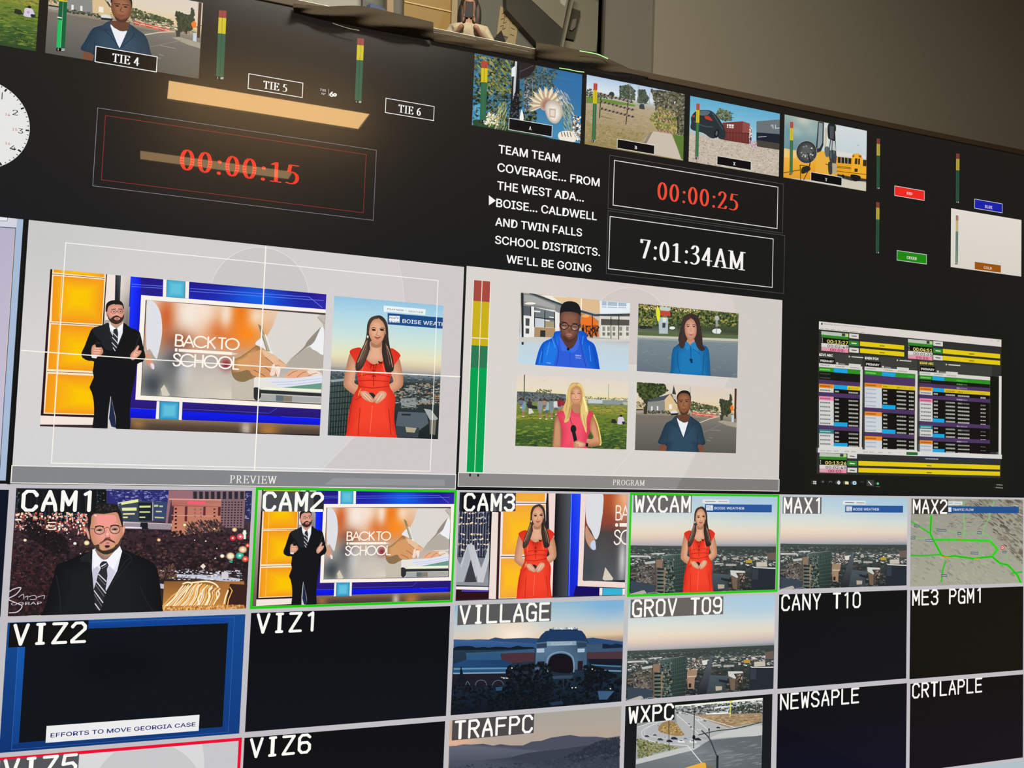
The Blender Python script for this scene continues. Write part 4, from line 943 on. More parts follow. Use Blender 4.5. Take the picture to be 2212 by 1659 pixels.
def field(p, r):
    p.soft(r, 20, 20, [(0, 'e6d8cc'), (.2, 'eadfc4'), (.3, 'f0dc98'), (.33, '8a8a6a'), (.42, '7a8a3c'), (.6, '6c7e30'), (.75, '4c6a30'), (1, '30482a')])
    p.frame('K')
    p.poly('5a6468', "750,315 860,318 1258,345 1260,420 748,425"); p.scatter("750,320 1258,350 1256,420 750,425", 120, 14, ['4a5458', '6c7678', '3a4448', '7c8078'], .5, 51)
    p.lines('7d8688', 3, "870,330 900,370/920,332 960,372/980,336 1020,376/1040,338 1080,380/1100,342 1140,384/1160,346 1200,386"); p.scatter("1450,370 1898,385 1896,450 1450,440", 90, 14, ['5c6048', '7c7850', '8a9498', '4a5040'], .6, 52, 't'); p.poly('8b989a', "1480,400 1896,410 1896,455 1480,440"); p.poly('c4ced2', "1490,398 1640,402 1636,440 1490,436"); p.poly('b8b8a8', "1850,425 1896,428 1896,458 1848,455")
    p.line('4a4c48', 10, "828,145 824,400"); p.line('9aa4a6', 6, "1702,240 1698,440"); p.scatter("945,295 1110,300 1110,330 950,325", 22, 12, ['5c5c38', '6c6a3c'], 1, 53, 't'); p.ell('dccfb4', 1035, 204, 16, 6)
    p.scatter("746,440 1894,450 1886,915 732,880", 420, 22, ['7c8c34', '5c7430', '4a642c', '8a9a3c', '6c7e30', '3c5628'], .16, 54, 'q', grow=1); p.scatter("1480,470 1894,470 1892,560 1480,540", 60, 26, ['a89a3c', '9a9038', 'b4a440'], .14, 55); p.scatter("746,560 1110,560 1110,600 746,600", 30, 24, ['a09a3c'], .16, 56)
    p.scatter("735,760 1888,760 1886,915 732,880", 160, 26, ['35522a', '2c4626', '486632'], .2, 57)
def crowd(p):
    p.frame('K'); r = random.Random(4)
    for i, (x, y, c, h) in enumerate([(815, 420, '7aa0b0', 150), (880, 420, '3c3c38', 120), (990, 420, '8c9498', 170), (1055, 430, '9ab8c8', 165), (1110, 420, '7c8c94', 170), (1155, 420, 'd8d8d4', 130), (1195, 410, '8c2830', 130), (1035, 415, 'a88a70', 90), (1225, 420, '9c3038', 90), (790, 410, '6c7c80', 70)]):
        p.ell('4a3428', x, y - 18, 12, 14); p.sm(c, [(x - 22, y), (x + 20, y), (x + 26, y + h * .25), (x + 20, y + h * .5), (x - 20, y + h * .5), (x - 26, y + h * .22)])
        p.poly('5c646c' if i % 2 else '8a9098', [(x - 18, y + h * .48), (x + 18, y + h * .48), (x + 14, y + h * .72), (x - 14, y + h * .72)]); p.poly('a87858', [(x - 10, y + h * .7), (x + 10, y + h * .7), (x + 8, y + h * 1.02), (x - 8, y + h * 1.02)]); p.ell('e4e4dc', x, y + h * 1.04, 12, 5)
    p.polys('2c3438', "840,440 870,450 960,470 960,500 870,490/860,470 900,475 895,540 862,520"); p.poly('d8d6d0', "868,490 900,495 925,540 870,545")
    p.poly('2a2e2a', "1725,640 1735,600 1770,605 1790,640 1760,650"); p.sm('d8cce0', "1800,585 1845,580 1865,625 1860,652 1795,655 1795,620"); p.ell('2b211e', 1829, 568, 13, 12); p.sm('2c2c30', "1840,630 1870,630 1868,648 1845,655")
def rep_pink(p):
    p.frame('K')
    p.fan('cf9470', '8e5e40', "1170,545 1200,600 1210,700 1205,980 1115,980 1130,700 1140,600", n=3); p.fan('d89c74', '9c6844', "1535,540 1560,600 1600,740 1622,860 1605,880 1480,895 1420,905 1340,895 1350,830 1460,850 1540,800 1500,700 1505,600", (1560, 780), n=3); p.line('f8dc6c', 12, "1545,560 1585,660 1612,780 1620,850 1610,872", sm=3); p.line('f4d870', 9, "1480,770 1466,830")
    p.fan('f4556c', 'd83c58', "1245,505 1180,530 1165,550 1195,640 1215,760 1200,900 1195,990 1330,1000 1490,990 1480,900 1470,830 1500,740 1510,620 1540,545 1500,515 1420,500 1330,490", (1340, 680), n=3)
    p.sm('b98464', "1320,440 1410,440 1420,520 1380,545 1330,520"); p.sm('caa25e', "1350,225 1310,235 1280,290 1265,370 1245,450 1215,510 1260,540 1240,620 1290,600 1310,520 1320,450 1400,450 1405,520 1410,600 1440,680 1470,750 1465,640 1470,560 1480,500 1465,420 1450,350 1430,270 1395,230")
    p.fan('e8b08c', 'c08460', "1310,330 1325,285 1365,268 1405,290 1420,340 1415,410 1390,445 1355,455 1320,430 1302,380", (1365, 340)); p.sm('e2c078', "1300,360 1305,300 1340,262 1365,250 1345,232 1305,250 1280,310 1262,400 1230,490 1250,580 1240,640 1290,610 1285,520 1300,450")
    p.sm('e8cc80', "1370,250 1410,275 1428,340 1425,430 1410,500 1420,600 1468,748 1470,600 1490,520 1470,430 1450,340 1430,270 1395,232"); p.line('fff4a8', 16, "1440,380 1462,470 1470,520", sm=2); p.lines('a07c44', 4, "1275,400 1255,520/1300,480 1270,600/1400,470 1400,560/1440,560 1460,680", sm=2)
    for cx in (1328, 1392): p.line('4a3024', 6, [(cx - 16, 340), (cx, 336), (cx + 16, 342)]); p.line('7a5840', 4, [(cx - 18, 322), (cx + 14, 320)])
    p.line('a04a40', 5, "1335,396 1362,404 1388,397"); p.lines('b07850', 4, "1360,345 1350,378 1368,382")
    p.ell('1c1e22', 1334, 705, 30, 42); p.poly('1e2024', "1318,740 1356,738 1376,835 1340,842"); p.line('30302e', 5, "1322,665 1305,615 1300,580", sm=2); p.fan('eab490', 'b97c58', "1335,845 1380,822 1420,838 1460,855 1450,890 1380,900 1340,895"); p.lines('9c6448', 5, "1340,858 1385,866/1342,876 1390,884"); p.poly('16181a', "1462,850 1488,852 1486,890 1460,886")
def townroad(p, r):
    p.soft(r, 20, 20, [(0, 'ddd0c4'), (.2, 'e2d3bc'), (.36, 'e6cc98'), (.42, 'a8987c'), (.48, '857e74'), (.6, '74706a'), (1, '5c5c54')])
    p.frame('L')
    p.scatter("350,420 1390,480 1385,580 345,540", 60, 20, ['55604a', '4c5440', 'a89c84', '8a8274', '6c6a54'], .5, 61, 't')
    p.poly('4c545c', "470,395 640,360 700,340 690,400 620,410 460,430"); p.poly('8c8c88', "455,425 645,410 650,535 470,540"); p.poly('dcc090', "645,400 700,340 770,420 770,540 650,535"); p.poly('3c4048', "700,335 730,350 780,450 762,440"); p.poly('3a3c42', "722,340 740,252 765,350"); p.poly('c8c0b0', "718,345 765,360 770,400 740,395"); p.polys('f0ece0', "505,470 520,470 520,520 505,520/565,468 580,468 580,515 565,515/690,450 722,450 722,500 690,498"); p.line('6a6c68', 4, "910,268 912,340")
    p.scatter("355,225 640,240 680,310 600,360 480,400 440,420 360,340", 330, 22, ['2e3c22', '3e4c2a', '4c5a30', '26301c', '5c6838'], .9, 62, 't'); p.poly('3c382c', "425,400 470,400 462,550 428,550"); p.scatter("360,420 440,430 440,480 350,470", 30, 18, ['4a4c38', 'd8c8a0', '6a6850'], .7, 63, 't')
    p.ell('a8a098', 385, 520, 42, 20); p.poly('2e2c2a', "350,500 420,500 425,512 350,512"); p.scatter("470,515 700,520 700,545 470,540", 30, 12, ['3a4038', '5a6050'], .8, 64)
    p.scatter("910,420 1200,480 1200,520 910,520", 120, 18, ['4c5838', '3a4630', '5c6440', '6c6c48'], .8, 65, 't'); p.scatter("920,500 1230,510 1230,560 920,560", 50, 13, ['c8b898', '8a7c68', 'e8dcc0', '5a5048'], .5, 66)
    for i in range(6): p.poly(['d04a38', 'e06a50'][i % 2], [(935 + i * 42, 532 + i * 5), (970 + i * 42, 534 + i * 5), (970 + i * 42, 566 + i * 5), (935 + i * 42, 562 + i * 5)]); p.line('f0ece0', 4, [(936 + i * 42, 545 + i * 5), (968 + i * 42, 550 + i * 5)])
    p.ell('dfe0dc', 742, 535, 36, 22); p.poly('24282a', "705,545 790,540 780,560 710,565"); p.scatter("1215,400 1330,420 1330,540 1240,570", 170, 17, ['3c4430', '2e3626', '4c5238'], 1.5, 67, 't'); p.poly('3a3428', "1285,520 1300,520 1298,580 1284,580"); p.scatter("1320,350 1340,350 1345,500 1320,500", 20, 14, ['3c4430'], 2, 68, 't')
    p.poly('4a3428', "1370,285 1392,287 1385,600 1365,600"); p.poly('f07a28', "1322,480 1340,455 1358,470 1356,510 1340,520 1328,505"); p.poly('c8d4dc', "1340,560 1364,562 1362,636 1338,634"); p.poly('3c3e3a', "1220,560 1252,565 1248,622 1224,620"); p.poly('a8a08c', "1195,630 1240,615 1390,640 1390,690 1300,672"); p.line('d8ccb0', 8, "1010,640 1110,600 1210,575"); p.poly('787268', "345,560 700,570 1100,600 600,640 345,640"); p.line('8a857a', 5, "1050,740 1140,700 1260,640"); p.lines('9a958a', 5, "1110,795 1140,800/1080,820 1120,830/1120,716 1220,722")
def rep_navy(p):
    p.frame('L')
    p.sm('7a4e3a', "600,860 670,875 668,1000 596,1000"); p.sm('7a4e3a', "985,870 1045,875 1050,1020 988,1020")
    p.fan('304c60', '22384a', "775,560 720,610 660,645 630,700 600,780 576,835 590,860 668,885 664,1020 996,1020 985,875 1040,872 1068,850 1050,780 1030,690 1005,640 950,600 905,570", (830, 780), n=3)
    p.poly('eef2f8', "765,582 800,620 840,635 888,630 840,790 825,760 790,660"); p.sm('6a4434', "785,560 900,555 892,620 845,640 800,615 775,585"); p.sm('2a4356', "765,565 710,625 720,640 770,650 835,795 780,640"); p.sm('2a4356', "905,565 920,640 900,680 840,795 880,660 895,610"); p.lines('1a2c3a', 5, "735,655 780,700 835,790/935,640 925,680 845,790/670,760 665,880/985,770 985,870/710,640 760,648", sm=2)
    p.fan('a0694c', '70462f', "776,380 790,340 840,322 895,340 914,390 912,460 895,520 860,555 825,552 795,520 775,460", (845, 420)); p.sm('1f1a1a', "772,410 772,360 800,320 845,304 895,318 915,360 916,420 905,370 880,340 830,332 790,352")
    for cx, cy in ((815, 424), (872, 422)): p.ell('241814', cx, cy, 13, 6); p.line('2a1c16', 7, [(cx - 20, cy - 16), (cx + 18, cy - 20)])
    p.lines('5c3828', 5, "845,430 835,465 860,470"); p.sm('8c4c40', "812,500 840,496 872,498 850,514 830,514"); p.ell('8c5a42', 912, 445, 7, 16); p.sm('54342a', "800,520 845,540 890,515 870,556 820,556")
for fr, q, f, lab in (('I', [(793, 347), (1930, 455), (1908, 1165), (762, 1085)], (school, [(rep_blue, 'person in a blue jacket and round glasses looking down outside a school')]), 'school entrance'),
                      ('J', [(378, 272), (1417, 368), (1404, 1040), (360, 970)], (street, [(rep_teal, 'person with dark shoulder-length hair in a teal blue top by an empty road')]), 'empty road with trees'),
                      ('K', [(757, 140), (1905, 208), (1886, 917), (733, 882)], (field, [(crowd, 'distant people standing on the sports field'), (rep_pink, 'person with long blonde hair in a pink top holding a black microphone')]), 'sports field'),
                      ('L', [(355, 220), (1396, 282), (1389, 958), (338, 925)], (townroad, [(rep_navy, 'person in a navy shirt over a white undershirt on a town road')]), 'town road with a church')):
    o, r = picture(PG, fr, q, f[0], label='small picture of ' + lab)
    for fn, l2 in f[1]:
        p = Pen(fr, r); fn(p); p.build('person' if fn is not crowd else 'distant_people', PG, l2)

# ---- small windows in the top row
zero()
r_src = quadrect('L', [(355, 220), (1396, 282), (1389, 958), (338, 925)])
r4 = quadrect('P', [(104.5, -10), (437, 40), (428.4, 171.4), (98.7, 114)])
r4 = (r4[0], -2.31, r4[2], r4[3])
sc = (r4[2] - r4[0]) / (r_src[2] - r_src[0])
def anchor_xf(fa, pa, fb, pb):
    a = Pen(fa).plane([pa])[0]; b_ = Pen(fb).plane([pb])[0]
    return (sc, sc, b_[0] - a[0] * sc, b_[1] - a[1] * sc)
XF4 = anchor_xf('L', (838, 790), 'A', (1020, 412)); XF4 = (XF4[0], XF4[1], r4[0] - r_src[0] * sc, XF4[3])
p = Pen('L', r4, XF4); townroad(p, (r4[0], r4[1], r4[2], r4[3])) if False else None
def soft_under(p, r, fn):
    fn(p, r)
rr4 = (r4[0], r_src[1] * sc + XF4[3], r4[2], r_src[3] * sc + XF4[3])
townroad(p, rr4)
T4 = p.build('picture_window', UP, 'picture window labelled TIE 4 showing a town road')
p = Pen('L', r4, XF4); rep_navy(p); p.build('person', T4, 'person in a navy shirt over a white undershirt, top of the head cut off')
def name_box(parent, fr, q, txt, tl, tb, tt, tr, back='0d0c0e', edge='f4f4f2', fore='f6f6f4', w=.0035, wt=.16, label=None):
    p = Pen(fr); p.fill(back, q); p.box(edge, w, q); p.text(txt, (tl, tb), tr, tt, fore, 'serif', wt)
    return p.build('name_box', parent, label or 'box reading ' + txt)
def twobar(parent, fr, top, bot, lev, cols, label=None, num=None, gap='1c2420', gw=2.2, bright=None):
    p = Pen(fr); (x0, x1, y0), (x2, x3, y1) = top, bot
    A_ = lambda t: (x0 + (x2 - x0) * t, y0 + (y1 - y0) * t); B_ = lambda t: (x1 + (x3 - x1) * t, y0 + (y1 - y0) * t + (x1 - x0) * .1)
    t0 = 0
    for t, c in zip(lev, cols): p.poly(c, [A_(t0), B_(t0), B_(t), A_(t)]); t0 = t
    if bright:
        a, b_ = bright; M_ = lambda t: tuple((u + v) / 2 for u, v in zip(A_(t), B_(t)))
        p.poly('20c060', [A_(a), M_(a), M_(b_), A_(b_)])
    p.line(gap, gw, [((x0 + x1) / 2, y0), ((x2 + x3) / 2, y1)])
    if num:
        cx = (x2 + x3) / 2; h = num
        p.poly('0c0c0c', [(x2 - 2, y1 + h * .25), (x3 + 1, y1 + h * .35), (x3, y1 + h * 1.6), (x2 - 3, y1 + h * 1.5)])
        p.line('e8e8e8', h * .22, [(x2 + (x3 - x2) * .22, y1 + h * .5), (x2 + (x3 - x2) * .2, y1 + h * 1.2)])
        a = x2 + (x3 - x2) * .62; b_ = x3 - 3
        p.lines('e8e8e8', h * .18, f"{a},{y1 + h * .6} {b_},{y1 + h * .65} {b_},{y1 + h * .95} {a},{y1 + h * 1.0} {a},{y1 + h * 1.3} {b_},{y1 + h * 1.35}")
    return p.build('audio_meter', parent, label)
twobar(T4, 'A', (505, 575, 0), (482, 553, 405), (.03, .40, 1), ['d8c61e', '14603c', '14603c'], num=22, bright=(.42, 1), gap='b8d8a8')
p = Pen('A'); p.line('ffffff', 8, "493,149 526,155"); p.build('peak_mark', T4)
name_box(T4, 'A', [(822, 397), (1336, 492), (1332, 610), (817, 527)], 'TIE 4', 955, 527, 452, 1188)

r3 = quadrect('P', [(-240, -60), (85, -5), (77.5, 109.5), (-260, 50)]); r3 = (r4[0] - (r4[2] - r4[0]) - .07, -2.31, r3[2], r4[3])
src = Pen('K').plane([(1829, 568)])[0]; dst = Pen('A').plane([(252, 62)])[0]
XF3 = (sc, sc, dst[0] - src[0] * sc, dst[1] - src[1] * sc)
rk = quadrect('K', [(757, 140), (1905, 208), (1886, 917), (733, 882)])
p = Pen('K', r3, XF3); field(p, (rk[0] * sc + XF3[2], rk[1] * sc + XF3[3], rk[2] * sc + XF3[2] + .05, rk[3] * sc + XF3[3] + .02)); T3 = p.build('picture_window', UP, 'corner of a picture window with green grass at the top left')
p = Pen('K', r3, XF3); p.poly('2a2e2a', "1725,640 1735,600 1770,605 1790,640 1760,650"); p.sm('d8cce0', "1800,585 1845,580 1865,625 1860,652 1795,655 1795,620"); p.ell('2b211e', 1829, 568, 13, 12); p.sm('2c2c30', "1840,630 1870,630 1868,648 1845,655"); p.ell('b8a0c4', 1822, 616, 10, 12)
p.build('distant_people', T3, 'person in a pale shirt seated on the grass beside a dark bag')

zero()
twobar(UP, 'A', (1868, 1933, 87), (1843, 1908, 650), (.11, .35, 1), ['9c4038', 'd4c224', '2c6048'], 'audio meter left of the TIE 5 box', 18)
twobar(UP, 'B', (1390, 1447, 325), (1368, 1425, 855), (.11, .35, 1), ['9c4038', 'd4c224', '2c6048'], 'audio meter left of the TIE 6 box', 16)
name_box(UP, 'B', [(467, 633), (922, 712), (917, 830), (461, 752)], 'TIE 5', 585, 752, 685, 790, '221e1b')
name_box(UP, 'B', [(1637, 842), (2042, 912), (2038, 1027), (1631, 957)], 'TIE 6', 1738, 957, 888, 1930, '221e1c')
p = Pen('B'); p.text('7:01', (1072, 774), 1122, 748, 'e8e4dc', wt=.02); p.text('70°', (1080, 806), 1118, 784, 'e8e4dc', wt=.02); p.line('d0ccc4', 2.5, "1147,758 1145,818")
p.text('6', (1150, 820), 1188, 764, 'f4f0e8', wt=.06); p.line('f4f0e8', 11, _el(1198, 810, 11, 9, n=12)); p.build('station_mark', UP, 'small white clock and temperature beside a figure 6')

# ---- countdowns and time
def timer(q0, q1, e0, e1, txt, tl, tb, tt, tr, col, wt, lab, fr='P', w0=.0022, w1=.003):
    zero(); p = Pen(fr); p.box(e0, w0, q0); p.box(e1, w1, q1); o = p.build('timer_box', UP, lab)
    p = Pen(fr); p.text(txt, (tl, tb), tr, tt, col, 'serif', wt); p.build('digits', o, 'digits reading ' + txt)
timer([(211.4, 231.6), (812.4, 326.6), (806, 477), (201.3, 399.5)], [(228.6, 248.9), (789.6, 335.4), (785, 461), (219.7, 386)], '8c8f98', '9a3038', '00:00:15', 387.5, 365.5, 319.5, 645, 'f2402c', .145, 'large outlined countdown with red digits at the left', w0=.002, w1=.0022)
timer([(305, 937), (1783, 1170), (1778, 1588), (290, 1388)], [(345, 982), (1737, 1200), (1730, 1548), (337, 1357)], '606064', 'ecebe6', '00:00:25', 710, 1303, 1150, 1398, 'ee4c38', .14, 'outlined countdown with red digits above the time of day', 'D', w0=.002, w1=.0042)
timer([(1313.4, 457), (1695, 507.6), (1692, 632.5), (1310, 592)], [(1318.6, 469.6), (1670, 516), (1667, 619), (1315, 580.8)], '606064', 'ecebe6', '7:01:34AM', 1382, 557, 514, 1610, 'f6f4f0', .15, 'outlined box with the time of day in white', w0=.002, w1=.0042)

# ---- scrolling script
zero(); p = Pen('P')
for s_, x0, yb, yt, x1 in (('TEAM TEAM', 1076.5, 330.3, 305, 1209.4), ('COVERAGE... FROM', 1074, 369.6, 344.3, 1295), ('THE WEST ADA...', 1073.5, 409, 383.5, 1261), ('BOISE... CALDWELL', 1071.5, 446.5, 421.5, 1289),
                           ('AND TWIN FALLS', 1069.5, 487, 462.5, 1257), ('SCHOOL DISTRICTS.', 1069, 526, 501.5, 1296), ("WE'LL BE GOING", 1093.5, 567.5, 543.5, 1277)):
    p.text(s_, (x0, yb), x1, yt, 'f6f5f2', wt=.02)
p.build('script_text', UP, 'white scrolling script lines in capitals')
p = Pen('P'); p.poly('f6f5f2', "1056,422 1071,433.5 1056,443.5"); p.build('arrow_mark', UP, 'small white triangle pointing at the fourth script line')

# ---- clock
zero(); p = Pen('z')
A3 = [p.plane([q])[0] for q in ((0, 372), (382, 925), (0, 1420))]
def circ(a, b_, c):
    M_ = np.array([[2 * (b_[0] - a[0]), 2 * (b_[1] - a[1])], [2 * (c[0] - a[0]), 2 * (c[1] - a[1])]])
    o = np.linalg.solve(M_, [b_ @ b_ - a @ a, c @ c - a @ a]); return o, np.hypot(*(a - o))
cc, R_ = circ(*A3)
def pol(rad, deg): return (cc[0] + rad * math.sin(math.radians(deg)), cc[1] - rad * math.cos(math.radians(deg)))
p.up(); p.raw([pol(R_, -a * 5) for a in range(72)], p.cols('e9e9e7', 72)); CLK = p.build('clock_face', UP, 'round white clock face with black and red numerals, half outside the picture')
p = Pen('z'); p.up()
for m in range(60):
    w_ = .9 if m % 5 else 2.2; l = .95 if m % 5 else .918
    a0, a1 = m * 6 - w_ * .5, m * 6 + w_ * .5
    p.raw([pol(R_ * .99, a0), pol(R_ * .99, a1), pol(R_ * l, a1), pol(R_ * l, a0)], p.cols('26262a', 4))
p.build('minute_marks', CLK)
p = Pen('z'); NUM = {'1': [((0, 1), (0, 0))], }
for s_, x0, yb, x1, yt in (('1', 20, 562, 34, 470), ('2', 158, 758, 228, 660), ('3', 230, 994, 294, 902), ('4', 124, 1205, 206, 1118)):
    if s_ == '1': p.line('1c1c20', 11, "30,474 24,560"); continue
    p.text(s_, (x0, yb), x1, yt, '1c1c20', 'sans')
for s_, x0, yb, x1, yt in (('14', 64, 765, 128, 722), ('15', 156, 956, 220, 912), ('16', 64, 1136, 130, 1092)):
    p.text(s_, (x0, yb), x1, yt, 'cc4444', 'sans')
p.build('numerals', CLK)

# ---- A, B, X, Y
def picA(p, r):
    p.soft(r, 16, 16, [(0, '2e6c90'), (.5, '3a7aa6'), (1, '4a90b8')], [(1500, 700, 200, 200, '3470ac', .8), (700, 700, 100, 100, '48a0b8', .6)])
    p.frame('C')
    p.scatter("650,460 1180,560 1180,1100 640,1070", 420, 26, ['26321f', '38452a', '5e6436', '1a231c', '6c6e40', '2c3826', '3a6078', '161c18'], .9, 71, 't'); p.scatter("650,470 960,520 960,800 690,800", 120, 22, ['7c8444', '5e6c38', '9a9a58'], .35, 72, 'e', 40)
    p.scatter("1100,560 1360,600 1330,760 1180,800", 110, 18, ['3c4c48', '5a6450', '6c7c70', '2c3c44'], .8, 73, 't'); p.scatter("770,820 960,860 960,930 770,900", 30, 16, ['4a8cac', '3c5c50'], .7, 74, 't')
    p.scatter("650,900 700,900 700,1060 640,1060", 14, 20, ['58a8c8'], .8, 75); p.sm('2e4a30', "640,1070 660,1020 900,1060 1300,1180 1380,1220 650,1100")
    p.poly(['1c1c20', '1c1c20', '111', '1c1c20'], "985,510 1040,520 1030,1010 950,1005"); p.poly('c8ccd0', "998,515 1016,518 1000,780 978,860 985,700"); p.poly('e8eef2', "968,585 1000,560 1000,650 966,655"); p.poly('2a2024', "1040,530 1180,545 1160,600 1120,650 1040,680")
    p.lines('48484c', 8, "1045,610 1150,560/1030,680 1140,650"); p.line('84888c', 5, "1075,900 1075,730 1090,680 1120,670 1148,690 1140,900", sm=2); p.scatter("1080,700 1140,700 1140,900 1080,960", 60, 9, ['98a0a4', '2a2c30', '5c6064'], 1, 76); p.scatter("950,800 1030,800 1030,1000 950,1000", 30, 8, ['50565a', '222428'], 1, 77)
    for i in range(44):
        a = math.radians(-200 + i * 5.6); x, y = 1262, 900; L_ = 150 + 22 * math.sin(i * 1.7)
        p.poly(['e8dcb4', 'b89c84', 'c4aa90', 'efe6c8'][i % 4], [(x + 40 * math.cos(a - .05), y + 40 * math.sin(a - .02)), (x + L_ * .8 * math.cos(a - .06), y + L_ * .8 * math.sin(a - .06)), (x + L_ * math.cos(a), y + L_ * math.sin(a)), (x + L_ * .8 * math.cos(a + .06), y + L_ * .8 * math.sin(a + .06)), (x + 40 * math.cos(a + .08), y + 40 * math.sin(a + .05))])
    p.fan('a87c6c', 'c8a890', "1210,890 1255,830 1310,860 1300,940 1230,940"); p.scatter("1340,760 1450,800 1500,1000 1400,1000", 60, 30, ['b8b4a8', 'e0dccc', '8c9490'], .12, 78, 'e', 60)
    p.fan('f2ece0', 'b8a898', "1250,930 1270,870 1330,855 1390,900 1400,980 1370,1040 1330,1056 1280,1020", (1320, 980)); p.poly('c8b49c', "1285,925 1345,930 1340,1010 1290,1000"); p.poly('e6dccc', "1298,940 1335,942 1332,995 1298,988")
    p.scatter("1400,880 1490,900 1480,1110 1420,1110", 70, 32, ['6c8478', '93a89a', '3e5a54', 'a8b4a0'], .13, 79, 'e', 62); p.scatter("760,960 860,980 850,1090 730,1080", 40, 20, ['f4f0e4', 'e0c860', 'd8d4c4', '6c8c4c'], .9, 80, 't'); p.scatter("860,880 920,880 920,1100 820,1100", 70, 28, ['8c9464', 'b8b888', '5c6c40'], .14, 81, 'e', -70)
    p.sm('f4f2ec', "1045,960 1055,935 1070,1000 1064,1028 1036,1020"); p.scatter("1495,990 1556,1000 1556,1210 1380,1190 1480,1100", 60, 20, ['f8f6f0', 'e4dcd0', '3c3428', 'a88c6c'], .8, 82, 't'); p.sm('f0e8d8', "1375,1130 1480,1125 1510,1210 1380,1195")
    p.lines('2e2620', 6, "1390,1130 1400,1165/1415,1130 1425,1165/1440,1130 1450,1168/1465,1130 1475,1168")
def picB(p, r):
    p.soft(r, 16, 20, [(0, 'b4cce4'), (.2, 'dde6ee'), (.28, 'a8ac94'), (.34, 'b8a88c'), (.6, 'ac9874'), (1, '9a8658')])
    p.frame('D')
    p.poly('6c8c3c', "105,430 330,460 520,500 520,515 300,490 104,485"); p.scatter("104,370 150,360 210,400 330,430 330,450 104,430", 50, 13, ['3c4438', '5c5c50', '2c342c'], .8, 91, 't'); p.ell('3a4238', 320, 412, 24, 24)
    p.scatter("390,340 470,330 520,380 520,460 390,440", 160, 16, ['4c5844', '3c4838', '66705c'], 1, 92, 't'); p.scatter("550,370 600,370 635,440 630,490 540,480", 110, 15, ['56604e', '3f4a3c'], 1, 93, 't'); p.lines('8a8c90', 4, "478,320 478,470/552,340 545,500/645,400 640,500/680,440 680,510")
    p.scatter("660,370 945,410 935,760 840,740 700,530", 420, 22, ['4a4a38', '5c5840', '3a3c30', '706850', '83806a'], .9, 94, 't'); p.scatter("640,620 720,520 850,560 900,740 720,720", 220, 20, ['9c9058', '7c7c44', 'b8a868', '5c6438'], 1, 95, 't')
    p.scatter("105,500 640,540 640,700 700,760 560,880 100,830", 200, 24, ['b0a080', 'a8946c', '9c8a68', 'b8a888'], .35, 96, 't')
    p.scatter("105,640 600,740 560,880 95,830", 160, 20, ['9a8a54', 'a08f58', '8c7c4c'], .4, 97, 't')
    p.poly('cbbfae', "680,725 830,750 925,970 620,915 600,820"); p.poly('b0a592', "600,790 640,740 660,735 570,850"); p.poly('8f8472', "640,740 672,728 590,880 575,860"); p.poly('5c7c34', "840,752 940,770 930,960 915,965"); p.lines('4a3c34', 9, "230,400 216,610/460,480 442,665")
    for a, b_ in (((205, 400), (500, 480)), ((210, 468), (508, 545)), ((215, 528), (510, 605))):
        p.line('8c8078', 15, [a, b_])
        for i in range(9):
            t = i / 9 + .03; x = a[0] + (b_[0] - a[0]) * t; y = a[1] + (b_[1] - a[1]) * t; p.poly('46302c', [(x, y + 9), (x + 12, y - 7), (x + 24, y - 4), (x + 12, y + 12)])
    for (a, b_) in (((705, 550), (850, 590)), ((705, 620), (845, 650)), ((700, 712), (835, 740))):
        p.line('b0a498', 11, [a, b_])
        for i in range(5):
            t = i / 5 + .03; x = a[0] + (b_[0] - a[0]) * t; y = a[1] + (b_[1] - a[1]) * t; p.poly('8c3430', [(x, y - 7), (x + 12, y - 4), (x + 24, y + 10), (x + 12, y + 8)])
    p.poly('3c4248', "555,505 570,490 595,495 602,540 556,535"); p.line('2a2a28', 10, "885,600 885,740"); p.line('5a4a38', 4, "230,600 320,620", sm=0)
